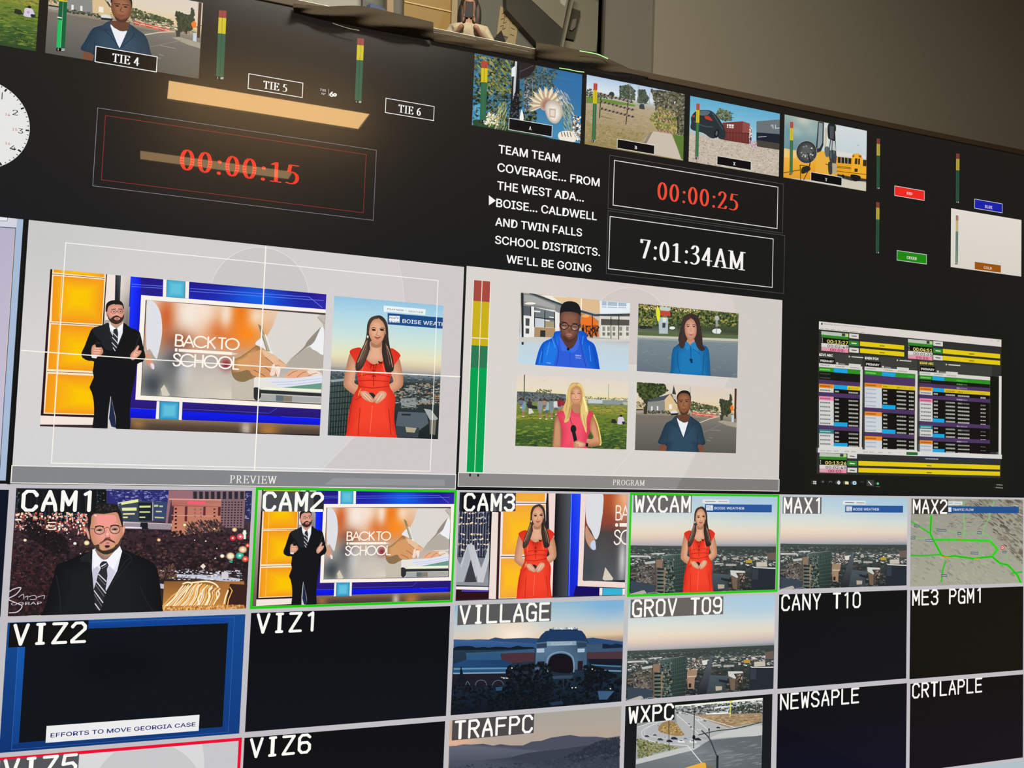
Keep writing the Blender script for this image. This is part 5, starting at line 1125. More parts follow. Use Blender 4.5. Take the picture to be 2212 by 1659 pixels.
def picX(p, r):
    p.soft(r, 16, 20, [(0, '62acd0'), (.3, '84c0d8'), (.5, 'a8cfdc'), (.62, 'bfb2a4'), (1, 'b8ab98')])
    p.frame('D')
    p.scatter("1200,600 1240,530 1330,560 1345,630 1290,640", 130, 14, ['4c5c44', '6c7c5c', '3c4838', '8a9478'], 1, 101, 't'); p.lines('3a4448', 5, "1342,570 1342,640/1325,568 1360,574/1328,606 1362,610")
    p.poly('c6b9a8', "985,745 1280,800 1750,880 1750,1112 978,985"); p.scatter("985,750 1748,885 1747,1108 978,985", 420, 16, ['d0c4b4', 'b8aa98', 'aa9c8a', 'c8bcac', 'd8cec0', 'a09280'], .45, 102, 't')
    p.poly(['7c3a34', '7c3a34', '5a2a26', '6a302c'], "1265,652 1440,640 1500,660 1495,835 1275,800"); p.line('40201e', 5, "1275,735 1495,745"); p.poly('94504a', "1440,640 1500,660 1495,740 1435,736"); p.poly('eae4dc', "1305,665 1362,668 1360,700 1303,695"); p.lines('7c3a34', 4, "1320,670 1320,698/1340,672 1340,700/1305,684 1362,688")
    for i in range(8): p.line('8a4640', 3, [(1290 + i * 26, 660), (1290 + i * 26, 815)])
    p.poly('6c7478', "1555,640 1755,625 1752,750 1555,735"); p.poly('1e2430', "1555,735 1752,750 1752,830 1555,800"); p.poly('48443c', "1555,800 1752,830 1750,885 1555,855"); p.poly('aab0b0', "1680,670 1700,668 1705,700 1690,700 1690,680 1676,685"); p.line('c8ccd0', 5, "1570,775 1640,770"); p.line('d0d4d4', 6, "1718,672 1718,700 1750,698"); p.poly('2e2c2c', "1500,700 1515,700 1512,840 1500,838")
    p.sm('2b3338', "1000,600 1040,555 1110,543 1175,555 1220,600 1250,640 1290,720 1285,790 1240,790 1215,760 1200,785 1160,780 1100,740 1000,710 998,650"); p.sm('5a6c78', "1060,560 1110,548 1160,560 1130,590 1060,585"); p.poly('c03c30', "1112,595 1150,595 1180,630 1172,638 1120,620"); p.poly('c03c30', "1010,590 1030,590 1025,606 1008,604"); p.lines('50626e', 5, "1180,570 1230,650 1270,710/1020,640 1100,680 1180,690", sm=3); p.ell('15181a', 1215, 745, 20, 38, 10); p.ell('5c6468', 1215, 742, 9, 22, 10)
    p.scatter("1500,800 1560,810 1555,870 1480,855", 34, 9, ['d88c9c', 'e8d8e0', 'b04c68', 'a0a8b0'], 1, 103, 't'); p.scatter("1490,690 1515,690 1515,780 1495,780", 16, 8, ['e4dcd4', '8c5048'], 1, 104)
def picY(p, r):
    p.soft(r, 16, 20, [(0, 'c4ccc0'), (.2, 'd2d8d4'), (.5, 'c8d4d8'), (.75, 'c0c0b8'), (1, 'c8bfae')])
    p.frame('E')
    p.soft((p.plane([(165, 190)])[0][0], r[1], p.plane([(455, 400)])[0][0], p.plane([(300, 500)])[0][1]), 14, 12, [(0, '9cb0a8'), (.4, '88a4a8'), (1, '6c9098')], [(330, 240, 60, 40, 'c8ccbc', .9), (260, 330, 60, 40, 'b8c4bc', .7), (400, 330, 50, 40, 'a8b8b4', .7), (200, 330, 30, 60, '5c8c94', .7)])
    p.poly(['f5c04a', 'eca82c', 'd8901c', 'e8a030'], "165,478 640,560 625,760 160,725"); p.poly('f0c878', "165,478 270,495 265,560 163,550"); p.poly('eab040', "440,500 600,500 600,720 430,700")
    p.poly('2c3438', "455,245 505,255 500,450 480,500 445,515 436,480"); p.poly('8c9c9c', "462,255 494,262 490,430 470,470 448,480"); p.poly('d8dcd8', "508,262 545,268 540,480 505,500"); p.poly('c8bfa8', "510,300 530,300 525,470 510,470")
    p.sm('22262a', "540,270 600,275 606,330 600,412 560,400 538,380"); p.poly('4a5054', "552,285 590,290 586,400 556,392"); p.sm('3c4448', "545,500 610,500 612,560 600,620 560,600"); p.lines('30363a', 7, "575,410 572,510/600,410 612,520/560,400 548,520/580,560 580,600 550,620 520,610"); p.lines('8c9494', 4, "566,410 562,560/590,420 590,520"); p.sm('5c6468', "510,470 535,460 550,480 545,540 525,550 512,520"); p.sm('3e3c38', "540,600 570,600 575,690 545,690"); p.poly('b8a88c', "575,600 620,610 620,700 575,690")
    p.fan('5a5c5c', '2c2e30', _el(356, 508, 87, 95, n=18), sm=False); p.line('a8a498', 4, _el(356, 508, 88, 96, n=24)); p.scatter("300,450 420,450 420,570 300,570", 22, 5, ['8a8c8c', 'c8c8c4', '1c1c1e'], 1, 111)
    p.line('1c1c1e', 9, "365,520 385,580 380,630", sm=3); p.sm('26282a', "318,640 370,630 390,655 350,685 312,690"); p.lines('2c2824', 6, "385,640 330,745/300,620 305,745/162,685 300,660/300,620 380,630")
    p.poly('dcdcd4', "600,330 868,330 864,560 610,540"); p.soft((p.plane([(612, 300)])[0][0], r[1], r[2], p.plane([(740, 520)])[0][1]), 6, 8, [(0, 'd4dcdc'), (1, 'c8d4d8')])
    p.poly('e8a422', "615,545 745,560 745,720 612,700"); p.poly('efb030', "742,540 755,522 800,520 828,540 835,575 868,580 866,760 735,740"); p.poly('2c2820', "622,548 738,562 736,610 622,600"); p.lines('e0d8c8', 4, "650,552 650,604/680,556 680,606/708,558 708,608")
    p.polys('3a3020', "768,562 790,562 788,612 766,610/796,564 812,564 810,614 795,614/765,648 792,650 790,678 764,676/838,572 866,576 864,630 836,626"); p.polys('b0542c', "748,534 762,530 762,552 746,550/800,534 822,538 822,556 800,552"); p.lines('5a4418', 5, "615,640 735,650/612,670 866,700/618,630 730,640")
    p.poly('3c3a34', "618,695 735,718 866,738 864,760 735,752 618,720"); p.sm('1c1c1c', "735,700 810,712 812,745 770,758 738,740"); p.ell('1e1e1e', 665, 715, 14, 16); p.poly('d4cab8', "600,735 735,755 864,770 862,840 600,790"); p.line('8c9498', 4, "786,448 802,452")
for fr, q, fn, bx_, t, tl, tb, tt_, tr, m0, m1, lab in (
    ('C', [(650, 460), (1570, 630), (1553, 1222), (632, 1070)], picA, [(947, 1015), (1310, 1073), (1308, 1165), (944, 1105)], 'A', 1112, 1107, 1077, 1138, (710, 765, 520), (695, 745, 1022), 'picture window A with a palm wreath and flowers tied to a dark pole'),
    ('D', [(107, 247), (945, 405), (930, 972), (92, 840)], picB, [(370, 795), (683, 848), (681, 920), (368, 870)], 'B', 513, 876, 848, 535, (165, 198, 316), (150, 182, 795), 'picture window B with striped road barricades by a dry field'),
    ('D', [(990, 423), (1755, 575), (1747, 1110), (978, 985)], picX, [(1222, 940), (1508, 985), (1506, 1055), (1220, 1008)], 'X', 1355, 1014, 986, 1377, (1043, 1071, 488), (1032, 1060, 940), 'picture window X with a dark car and rail containers'),
    ('E', [(168, 188), (868, 325), (864, 840), (160, 725)], picY, [(395, 685), (655, 722), (653, 793), (392, 750)], 'Y', 512, 754, 728, 532, (215, 242, 250), (210, 236, 685), 'picture window Y with the mirrors of a yellow school bus')):
    zero(); o, r = picture(UP, fr, q, fn, 'picture_window', lab)
    twobar(o, fr, m0, m1, (.12, .36, 1), ['b8403a', 'd8c020', '2c6c4c'], num=16 if fr != 'E' else 12, gap='8a8a40' if fr != 'C' else '6a6a20', gw=3)
    name_box(o, fr, bx_, t, tl, tb, tt_, tr, edge='e8e8e4', w=.003, wt=.16)

# ---- coloured boxes at the right
zero()
for top, bot, lab in (((955, 983, 392), (952, 980, 805), 'thin audio meter left of the red box'), ((1633, 1661, 520), (1629, 1657, 925), 'thin audio meter left of the blue box'), ((950, 978, 935), (946, 974, 1355), 'thin audio meter left of the green box')):
    twobar(UP, 'E', top, bot, (.11, .35, 1), ['843c34', 'b8a63c', '28503c'], lab, 11, '26382e', 2)
for q, c, t, tl, tb, tt_, tr in (([(1110, 800), (1360, 840), (1357, 917), (1108, 878)], 'f02a20', 'RED', 1209, 868, 846, 1258), ([(1792, 912), (2025, 950), (2022, 1024), (1790, 985)], '1a22a8', 'BLUE', 1877, 984, 958, 1940),
                                ([(1130, 1350), (1378, 1385), (1377, 1462), (1128, 1428)], '1c8a10', 'GREEN', 1210, 1418, 1393, 1296)):
    name_box(UP, 'E', q, t, tl, tb, tt_, tr, c, 'e4e4e8', 'f0e4e4', .003, .17)
zero(); o, r = picture(UP, 'E', [(1590, 990), (2190, 1085), (2187, 1568), (1585, 1490)], lambda p, r: p.soft(r, 8, 8, [(0, 'e4ddd4'), (1, 'dbd4c9')]), 'picture_window', 'blank white picture window at the right')
twobar(o, 'E', (1630, 1651, 1047), (1627, 1646, 1450), (.11, .34, 1), ['a85048', 'c8b060', '2c5c4c'], num=11, gap='a8b8a8', gw=5)
p = Pen('E'); q = [(1792, 1445), (2015, 1474), (2012, 1535), (1790, 1508)]; p.fill('9c5410', q); p.text('GOLD', (1868, 1502), 1937, 1480, 'f0dcc8', 'serif', .17); p.build('name_box', o, 'brown box reading GOLD')

# ---- left edge window
zero()
rl = quadrect('P', [(-40, 465), (50.6, 473.4), (12, 1039.7), (-70, 1035)])
def lw(p, r):
    p.up(); p.raw([(r[0], r[1]), (r[2] + .0, r[1]), (r[2], r[3]), (r[0], r[3])], p.cols('a9bdd8', 4))
    p.frame('F'); p.poly('d6d6e4', "-80,262 148,282 140,360 -80,345"); p.poly('ececf2', "-80,262 66,272 66,306 -80,300"); p.line('4a4c58', 4, "-60,302 62,306 66,274"); p.poly(['b9b4ca', 'b9b4ca', 'cbc6da', 'cbc6da'], "-80,356 134,368 -8,2520 -200,2500"); p.line('2c2c38', 5, "-80,354 133,366 95,960 40,1760 -5,2480"); p.line('e8c8a8', 4, "128,375 86,1000 30,1800")
p = Pen('P', rl); lw(p, rl); p.build('application_window', UP, 'edge of a pale lavender and light blue window at the far left')
p = Pen('P'); p.poly('0c0d0e', "53,474 60,474 23,1046 15,1046"); 
for i in range(140):
    t = i / 140; p.poly('2c302a', [(54 - 37 * t, 478 + 560 * t), (57 - 37 * t, 479 + 560 * t), (57 - 37 * t, 481 + 560 * t), (54 - 37 * t, 480 + 560 * t)], False)
p.build('divider_strip', UP, 'dark dotted strip beside the preview picture')

# ---- playout schedule window (frame M; N = M shifted by 1123)
zero()
rq = quadrect('P', [(1740, 683), (2181, 718), (2180, 1066), (1738, 1058)])
DK = pane(UP, rq, '151714', 'desktop_window', 'computer desktop picture holding the playout schedule')
p = Pen('M', rq); R = p.rect
wq = quadrect('M', [(298, 232), (2000, 398), (1995, 1698), (278, 1656)])
p.up(); p.raw([(wq[0], wq[1]), (wq[2], wq[1]), (wq[2], wq[3]), (wq[0], wq[3])], p.cols('2e302f', 4))
q0 = p.plane([(298, 232)])[0]
# rows and columns as fractions of the window rectangle
WX, WY = wq[2] - wq[0], wq[3] - wq[1]
def fr_(pt): q = Pen('M').plane([pt])[0]; return q
def cell(p, c, x0, x1, y0, y1, up=True):
    """x from M pixels on the row; y given at the left end of the cell (M pixels)"""
    if up: p.up()
    a = fr_((x0, y0)); b_ = fr_((x0, y1))
    # right end column
    xr = fr_((x1, y0 + (x1 - x0) * slope(x0, y0)))[0]
    p.raw([(a[0], a[1]), (xr, a[1]), (xr, b_[1]), (a[0], b_[1])], p.cols(c, 4))
def slope(x, y):
    q = px_plane([(1700 + x / 4.32, 640 + y / 4.32)])[0]
    def proj_(q):
        v = RM @ (np.array([q[0], q[1], 0]) - CC); return FPX * v[0] / v[2], FPX * v[1] / v[2]
    u0, v0 = proj_(q); u1, v1 = proj_(q + np.array([.1, 0])); return (v1 - v0) / (u1 - u0)
p.build('application_window', DK, 'dark window frame')
p = Pen('M', rq)
cell(p, 'dcd6cf', 298, 2000, 234, 308)
p.text('RapidPlay Playlist', (345, 262), 500, 247, '5a5650'); p.text('Traffic Connection', (508, 277), 730, 264, '5a5650')
for x, w in ((310, 28), (358, 32), (410, 38), (468, 32), (525, 42), (588, 74), (682, 38)):
    y = 300 + (x - 310) * .098; p.line('8c8880', 4, [(x, y), (x + w, y + w * .098)])
p.ell('3a3c3e', 325, 257, 8, 11); p.lines('8a8680', 3, "1900,410 1916,412/1962,414 1976,422/1976,414 1962,422")
p.build('title_bar', DK)
def deck(x, y, w, t1, t2, t3, yx0, yx1, lab):
    """a countdown block: x,y top-left in M, w width"""
    p = Pen('M', rq); s_ = slope(x, y)
    cell(p, 'b9c4b4', x, x + w, y, y + 32); cell(p, '2c3a2a', x + w * .76, x + w * .88, y + 2 + w * .76 * s_, y + 28 + w * .76 * s_); cell(p, 'b4d67c', x + w * .89, x + w, y + 2 + w * .89 * s_, y + 30 + w * .89 * s_)
    cell(p, '2c8424', x, x + w, y + 32, y + 58); cell(p, '10120e', x, x + w, y + 58, y + 110); cell(p, 'dad5cf', x, x + w, y + 110, y + 145); cell(p, 'ea90a8', x, x + w, y + 145, y + 182); cell(p, 'c9a8b0', x, x + w * .26, y + 145, y + 165)
    p.line('d8dcd4', 4, [(x + 8, y + 66), (x + 10, y + 80)]); p.line('d8dcd4', 4, [(x + 8, y + 90), (x + 10, y + 102)])
    for t, yy, h, c, a0, a1 in ((t1, 104, 42, 'f2e27c', .21, .99), (t2, 143, 34, '2c2c2c', .22, .98), (t3, 177, 32, '3c1420', .32, .86)):
        dx = w * a0; p.text(t, (x + dx, y + yy + dx * s_), x + w * a1, y + yy - h + dx * s_, c, 'sans', .02)
    for i, (yy, c) in enumerate(((8, 'd8d4ce'), (76, '2c8a2c'), (140, 'd8d4ce'))):
        bx0 = x + w + 8; o_ = (w + 8) * s_; cell(p, c, bx0, bx0 + 88, y + yy - 12 + o_, y + yy + 32 + o_)
        p.line('f0f0e8' if i == 1 else '56544e', 9, [(bx0 + 24, y + yy + 12 + o_), (bx0 + 64, y + yy + 16 + o_)])
    for i, yy in enumerate((62, 126)):
        o_ = (yx0 - x) * s_; cell(p, 'e4ca14', yx0, yx1, y + yy + o_, y + yy + 42 + o_); cx = (yx0 + yx1) / 2; oc = (cx - x) * s_
        p.line('7c6c18', 9, [(cx - 20, y + yy + 21 + oc), (cx + 20, y + yy + 24 + oc)])
    return p.build('countdown_panel', DK, lab)
deck(320, 325, 252, '00:13:27', '00:02:49', '00:03:', 680, 1092, 'countdown panel top left with yellow bars')
deck(1128, 398, 228, '00:04:51', '00:01:35', '00:10:', 1454, 1986, 'countdown panel top right with yellow bars')
deck(302, 1462, 252, '00:13:26', '00:02:49', '00:03:', 664, 1984, 'countdown panel along the bottom with long yellow bars')
rnd = random.Random(5)
def mark(p, x, y, w, c, h=14):
    """blurred figures in a table cell: a short run of strokes"""
    s_ = slope(x, y); n = max(2, int(w / 9))
    for i in range(n):
        xx = x + i * w / n; p.poly(c, [(xx, y + (xx - x) * s_ - h / 2), (xx + w / n * .62, y + (xx - x) * s_ - h / 2 + 1), (xx + w / n * .62, y + (xx - x) * s_ + h / 2), (xx, y + (xx - x) * s_ + h / 2)], False)
def table(x0, x1, ytop, title, tcol, c1, c2, rows, dy, lab, xend):
    p = Pen('M', rq); s_ = slope(x0, ytop)
    cell(p, '3c3d3a', x0, x1 + 20, ytop, ytop + 100)
    p.text(title, (x0 + 2, ytop + 34), x0 + 130, ytop + 4, tcol, 'sans', .04)
    cell(p, '0c0c0c', x0 + 6, x0 + 148, ytop + 52, ytop + 98); p.text('PRIMARY', (x0 + 14, ytop + 90), x0 + 138, ytop + 62, 'eceae2', 'sans', .02)
    cell(p, 'c8c4bc', x0 + 160, x0 + 180, ytop + 80 + 16, ytop + 98 + 16); p.line('8c8a84', 10, [(x0 + 190, ytop + 90 + 20), (x0 + 240, ytop + 94 + 21)])
    cell(p, 'd6d3cc', c2 + 8, c2 + 120, ytop + 84 + (c2 - x0) * s_, ytop + 112 + (c2 - x0) * s_)
    p.poly('e8e6de', [(c2 + 8, ytop + 10 + (c2 - x0) * s_), (c2 + 22, ytop + 20 + (c2 - x0) * s_), (c2 + 8, ytop + 30 + (c2 - x0) * s_)]); p.line('d8d6c8', 9, [(c2 + 36, ytop + 22 + (c2 - x0) * s_), (c2 + 140, ytop + 30 + (c2 - x0) * s_)])
    y = ytop + 104; cell(p, 'd9d6cd', x0, xend, y, y + 34); mark(p, x0 + 14, y + 17, 90, '6a6660', 12); mark(p, c1 + 18, y + 17 + (c1 - x0) * s_, 84, '6a6660', 12); mark(p, c2 + 18, y + 17 + (c2 - x0) * s_, 90, '6a6660', 12)
    y += 36
    for k in rows:
        h = dy
        L1, L2 = {'G': ('2c9224', '2c9224'), 'D': ('141614', '141614'), 'P': ('4c3460', '4c3460'), 'O': ('e88c2c', 'dcc020'), 'W': ('d4d4d0', '0e0f0e'), 'K': ('e88cb0', '0e0f0e'), 'T': ('2c7c7c', '0e0f0e'), 'w': ('cdd4da', '0e0f0e'), 'o': ('e88c2c', '0e0f0e')}[k[0]]
        cell(p, L1, x0, c1, y, y + h); cell(p, L2, c1, x1, y + (c1 - x0) * s_, y + h + (c1 - x0) * s_)
        if k[0] == 'W' or k[0] == 'w': p.line('8c8c88', 2, [(x0, y + h), (c1, y + h + (c1 - x0) * s_)])
        mc = {'G': '8cdc7c', 'D': '4a4a48', 'O': '6c3c0c', 'o': '7a3c0c', 'W': '3c3c3a', 'w': '9aa4ac', 'K': '7c2c50', 'T': 'a0d8d8', 'P': None}[k[0]]
        if mc: mark(p, x0 + 10, y + h * .55, 96, mc, 13)
        if k[0] not in 'PGD':
            for cx, w in ((c1 + 12, 40), (c2 + 6, 90)) + (((c2 + 120, min(110, x1 - c2 - 130)), ) if x1 - c2 > 150 else ()) + (((x1 - 88, 50),) if x1 - c2 > 350 else ()):
                mark(p, cx, y + h * .55 + (cx - x0) * s_, w, '3c3410' if L2 == 'dcc020' else 'c9c9c2', 15)
        elif x1 - c2 > 350 or k[0] == 'G': mark(p, c2 + 110, y + h * .55 + (c2 + 110 - x0) * s_, min(100, x1 - c2 - 120) if x1 - c2 > 150 else 20, 'd8c8e4' if k[0] == 'P' else '6cc45c', 14)
        y += h
        if 'c' in k or 'C' in k:
            a = (dy if 'c' in k else dy * 2); cell(p, '18a4dc', c1 + 2, c2 - 6, y - h + (c1 - x0) * s_ - (0 if 'c' in k else dy * .0), y - h + a + (c1 - x0) * s_)
    cell(p, 'dcdad6', x0, x1 + 18, y, y + 28); cell(p, '1c2f52', x0, x1 + 18, y + 28, y + 56)
    cell(p, 'd6d3ce', x1, x1 + 22, ytop + 130 + (x1 - x0) * s_, min(y + 50, 1412) + (x1 - x0) * s_ * .6)
    return p.build('schedule_table', DK, lab)
table(296, 680, 520, 'KIVI ABC', 'f0efe6', 432, 566, ['GC', 'D', 'D', 'P', 'OC', 'W', 'P', 'K', 'W', 'W', 'W', 'W', 'W', 'Wc', 'P', 'T', 'W', 'W', 'Wc'], 38.6, 'left schedule table', 700)
table(720, 1190, 552, 'KNIN FOX', 'f0efe6', 880, 1012, ['GC', 'P', 'P', 'O', 'w', 'w', 'w', 'w', 'wC', 'P', 'o', 'w', 'w', 'w', 'wC', 'P', 'o', 'w', 'w'], 38.2, 'middle schedule table', 1212)
table(1230, 1886, 597, 'KSAW ABC', 'dcd04c', 1350, 1466, ['Gc', 'D', 'P', 'OC', 'W', 'P', 'K', 'W', 'W', 'W', 'W', 'Wc', 'P', 'T', 'W', 'Wc', 'P', 'o', 'w', 'wc'], 35.6, 'right schedule table', 1990)
p = Pen('M', rq); cell(p, 'dedcd8', 1968, 1992, 745, 1475); cell(p, '10120f', 1886, 1968, 745, 1450)
cell(p, 'd9d8d4', 280, 1995, 1414, 1458); 
for x in (305, 362, 430, 530, 592, 702, 760, 842, 938, 1010): mark(p, x, 1440 + (x - 305) * .03, 44, '77756e', 10)
cell(p, '1e6a28', 1105, 1210, 1452, 1480); mark(p, 1284, 1515, 120, 'c8c8c0', 10)
p.build('tab_bar', DK)
p = Pen('N', rq)
p.polys('dfe4e6', "236,598 248,599 248,612 236,611/252,599 264,600 264,613 252,612/236,616 248,617 248,629 236,628/252,617 264,618 264,630 252,629")
p.line('7c8488', 4, _el(326, 606, 8, 8, n=10)); p.line('6a7478', 5, _el(397, 614, 13, 12, 180, 360, n=10)); p.sm('c8d0cc', "474,594 490,615 474,634 458,616"); p.poly('e8dfae', "532,602 564,606 566,632 532,630"); p.sm('b8d8e8', "606,604 634,604 636,632 606,632"); p.poly('4a6a9a', "616,612 628,614 628,624 616,624"); p.line('4c5052', 4, _el(690, 616, 12, 12, 180, 360, n=8))
p.poly('3a3e3e', "734,588 802,592 802,650 734,646"); p.line('d4d8d8', 9, "752,606 778,636"); p.ell('6cd48c', 838, 624, 10, 12); p.line('6a7474', 4, "820,650 856,652")
mark(p, 1946, 634, 58, '9aa09c', 10); mark(p, 1938, 660, 70, '9aa09c', 10); p.build('task_bar', DK, 'row of small icons along the bottom of the desktop')

# ================================================================== LOWER DISPLAY
def big_label(parent, fr, q, txt, tl, tb, tt_, tr, back, wt=.15):
    p = Pen(fr, None)
    if back: p.fill(back, q)
    p.text(txt, (tl, tb), tr, tt_, 'fbfaf4', 'mono', wt)
    return p.build('name_label', parent, 'white lettering reading ' + txt)
def tally(parent, q, c, w, lab, clip=None):
    p = Pen('P', clip); p.box(c, w, q); return p.build('tally_border', parent, lab)

def cam1(p, r):
    p.soft(r, 20, 20, [(0, '3a3450'), (.2, '4a3c4c'), (.35, '3c2c34'), (.6, '2a2024'), (1, '241c1e')], [(1800, 950, 250, 100, 'c08030', .9), (120, 1000, 200, 200, '2a2024', .8)])
    p.frame('O')
    p.poly('12181c', "135,62 910,68 905,350 650,360 140,370"); p.poly('2c2e74', "915,70 1440,74 1440,180 1010,200 910,180"); p.scatter("915,72 1440,76 1430,180 1000,190", 70, 18, ['23265c', '4a4c90', '6c6cb0', '8c8cc0', '38387c'], .4, 201)
    for i in range(22): p.line(['2c3438', '1c2226', '404a4e', '24406c'][i % 4], 7, [(150 + i * 34, 68), (146 + i * 34, 360)])
    p.scatter("140,72 900,76 900,350 140,360", 70, 9, ['8c9438', '4a5c74', '9c8c3c', '2c5c6c', '5c6c70'], .7, 202); p.lines('d8d4e4', 9, "572,265 572,345/668,262 665,350/618,280 620,340")
    p.poly('c8c8c8', "1005,180 1180,150 1180,180 1010,210"); p.poly('3c4658', "1010,190 1180,160 1300,175 1300,340 1060,350 1020,300"); p.polys('e8eca0', "1035,180 1180,150 1180,176 1035,200/1040,225 1165,222 1165,248 1042,250/1050,300 1090,300 1090,312 1050,312/1190,208 1215,208 1215,222 1190,222/1240,212 1285,212 1285,226 1240,226/1050,272 1150,270 1150,282 1050,284")
    p.poly('18242c', "1180,180 1300,180 1300,335 1185,335"); p.polys('dfe496', "1190,208 1285,206 1285,222 1190,224/1190,255 1280,255 1280,266 1190,266/1190,300 1240,300 1240,310 1190,310"); p.poly('38486c', "1305,170 1425,175 1420,330 1305,335"); p.polys('c8cc90', "1315,200 1350,198 1350,215 1315,216/1360,205 1390,205 1390,218 1360,218/1330,250 1380,250 1380,262 1330,262/1320,300 1400,305 1400,315 1320,312")
    p.poly('b8b0b8', "1300,178 1308,178 1306,335 1298,335"); p.poly('c8b8c0', "1030,340 1470,360 1470,385 1030,395"); p.poly('9c9098', "1060,355 1460,365 1460,410 1060,400"); p.lines('1c1c20', 9, "1060,415 1460,425/1190,400 1265,402/1200,370 1260,372"); p.poly('1a1e22', "1200,350 1260,352 1262,405 1195,402")
    p.poly('9c6c74', "1440,75 1640,78 1640,155 1460,150 1430,360 1412,360"); p.poly('83686e', "1640,78 2095,80 2080,400 1880,390 1885,160 1640,155")
    for i in range(9): p.poly('2c2a34', [(1650 + i * 50, 86), (1680 + i * 50, 86), (1680 + i * 50, 150), (1650 + i * 50, 150)])
    for j in range(11):
        for i in range(7): p.poly('34242c', [(1893 + i * 27 - j, 172 + j * 22), (1907 + i * 27 - j, 172 + j * 22), (1907 + i * 27 - j, 183 + j * 22), (1893 + i * 27 - j, 183 + j * 22)])
    p.poly(['b8746c', 'b8746c', 'c8806c', 'b06858'], "1462,150 1885,158 1885,212 1465,205"); p.poly('e0a494', "1440,145 1888,152 1888,162 1440,156"); p.poly('ff5c74', "1600,168 1752,172 1752,194 1600,192"); p.poly(['c07868', 'c07868', 'c88060', 'cc8464'], "1468,208 1885,214 1880,420 1462,470")
    p.polys('5c2c34', "1468,210 1484,210 1478,330 1462,330/1578,212 1600,212 1596,340 1574,340/1735,214 1755,214 1752,290 1732,290/1860,216 1884,216 1880,300 1858,300"); p.line('d8a498', 5, "1465,288 1880,296")
    for j in range(6): p.poly('241418', [(1492, 226 + j * 32), (1510, 226 + j * 32), (1508, 240 + j * 32), (1490, 240 + j * 32)]); p.poly('7c4c48' if j > 2 else '3c2024', [(1822, 230 + j * 30), (1838, 230 + j * 30), (1836, 242 + j * 30), (1820, 242 + j * 30)])
    for j in range(3): p.polys('9c6460', f"{1655},{232+j*30} {1672},{232+j*30} {1672},{246+j*30} {1655},{246+j*30}/{1705},{232+j*30} {1722},{232+j*30} {1722},{246+j*30} {1705},{246+j*30}")
    p.poly('2c3058', "2090,85 2150,88 2140,340 2090,330"); p.scatter("2090,100 2150,100 2140,330 2090,330", 30, 6, ['8c90c0', '4c5080', 'c0a8a0'], .6, 203)
    p.scatter("125,265 780,270 770,470 120,420", 190, 11, ['c87c70', 'e8b49c', 'ffd8b8', '5c3038', '8c4c50', 'a86c68', 'fff0d8', '3c2830', 'e85c48'], 1, 204); p.polys('fff4d8', "410,345 470,343 470,352 410,354/410,375 470,373 470,382 410,384/410,405 470,403 470,412 410,414/130,320 180,318 180,330 130,332")
    p.poly('f4e8f4', "1000,382 1210,390 1210,402 1000,398"); p.scatter("120,420 2130,420 2110,760 1350,780 110,900", 620, 30, ['2c1c22', '33242a', '3e2a2e', '241a1e', '47323a', '1e1a1e', '5c3c3c'], .7, 205, 't')
    p.scatter("100,560 480,560 440,1140 70,1150", 150, 30, ['3a2226', '2c1c20', '1e181c', '46282c'], .8, 206, 't'); p.scatter("205,370 235,300 300,340 360,400 500,440 560,480 600,600 480,620 380,560 260,480 200,440", 260, 20, ['1e1a1e', '241c20', '181518'], .8, 219, 't')
    p.scatter("1600,340 1860,330 1950,420 1560,460", 170, 20, ['3a2c30', '4c3a3c', '2a2226', '5c4a48'], .25, 207, 'e', 50); p.lines('33242a', 7, "1690,330 1740,400 1830,470/1740,380 1780,330/1800,440 1900,350/1700,430 1620,370")
    for x, y, q, c in ((215, 500, 11, 'ffe8b0'), (640, 528, 11, 'fff'), (740, 523, 18, 'ffeab0'), (688, 615, 6, 'eee'), (1755, 508, 7, 'fff'), (1836, 655, 8, 'ddd'), (1575, 370, 12, 'fff4a0'), (1355, 498, 12, 'ffc890'), (1895, 635, 14, 'fff8d8'), (1830, 405, 8, 'ffe8a0'), (1985, 482, 20, 'e83848'), (2050, 470, 24, 'f06070'), (2085, 440, 14, 'e8ffe8'), (1972, 672, 17, '60e8d0'), (2045, 632, 26, '3cc8b0'), (2068, 928, 26, 'ff3038'), (2090, 660, 22, 'f86048'), (2070, 580, 26, 'ffd0a0'), (2112, 545, 15, 'ff6050'), (1965, 635, 26, 'ffe8b8'), (1660, 500, 5, 'fff'), (1850, 570, 5, 'fff'), (600, 492, 7, 'e8c8c8'), (2000, 410, 16, 'ffd0a0')):
        if q > 9: p.fan(c, '3a262c', _el(x, y, q * 1.5, q * 1.3, n=14), sm=False, k=.55); p.ell('fffaf4', x, y, q * .35, q * .35)
        else: p.ell(c, x, y, q, q * .75)
    p.poly('e8ffe8', "2075,415 2098,415 2096,490 2078,490"); p.line('1a1c20', 9, "1990,660 1975,880"); p.lines('202226', 8, "1930,670 2110,700/2105,690 2090,1010/2055,690 2050,900"); p.poly('f0e0d0', "1708,722 1733,700 1755,722 1733,746")
    p.poly('c8ccdc', "1500,790 1860,800 2050,830 2040,860 1700,830 1490,815"); p.scatter("1360,740 2060,760 2060,850 1360,830", 90, 14, ['d8d8e4', '3c3840', 'a8a4b0', '5c545c', 'ececf4'], .4, 208); p.poly('c4c0d4', "1365,870 1440,880 1430,920 1370,910")
    p.scatter("1350,760 1480,700 1500,820 1360,830", 50, 22, ['5c4038', '7a5444', '3c2c2c'], .25, 209, 'e', -60)
    p.poly(['8c5a30', 'a8703c', 'c8883c', 'c88c48'], "1400,850 2080,850 2100,1080 1385,1100"); p.poly('3a2420', "1960,870 2110,880 2095,1080 1920,1080")
    rr = random.Random(8)
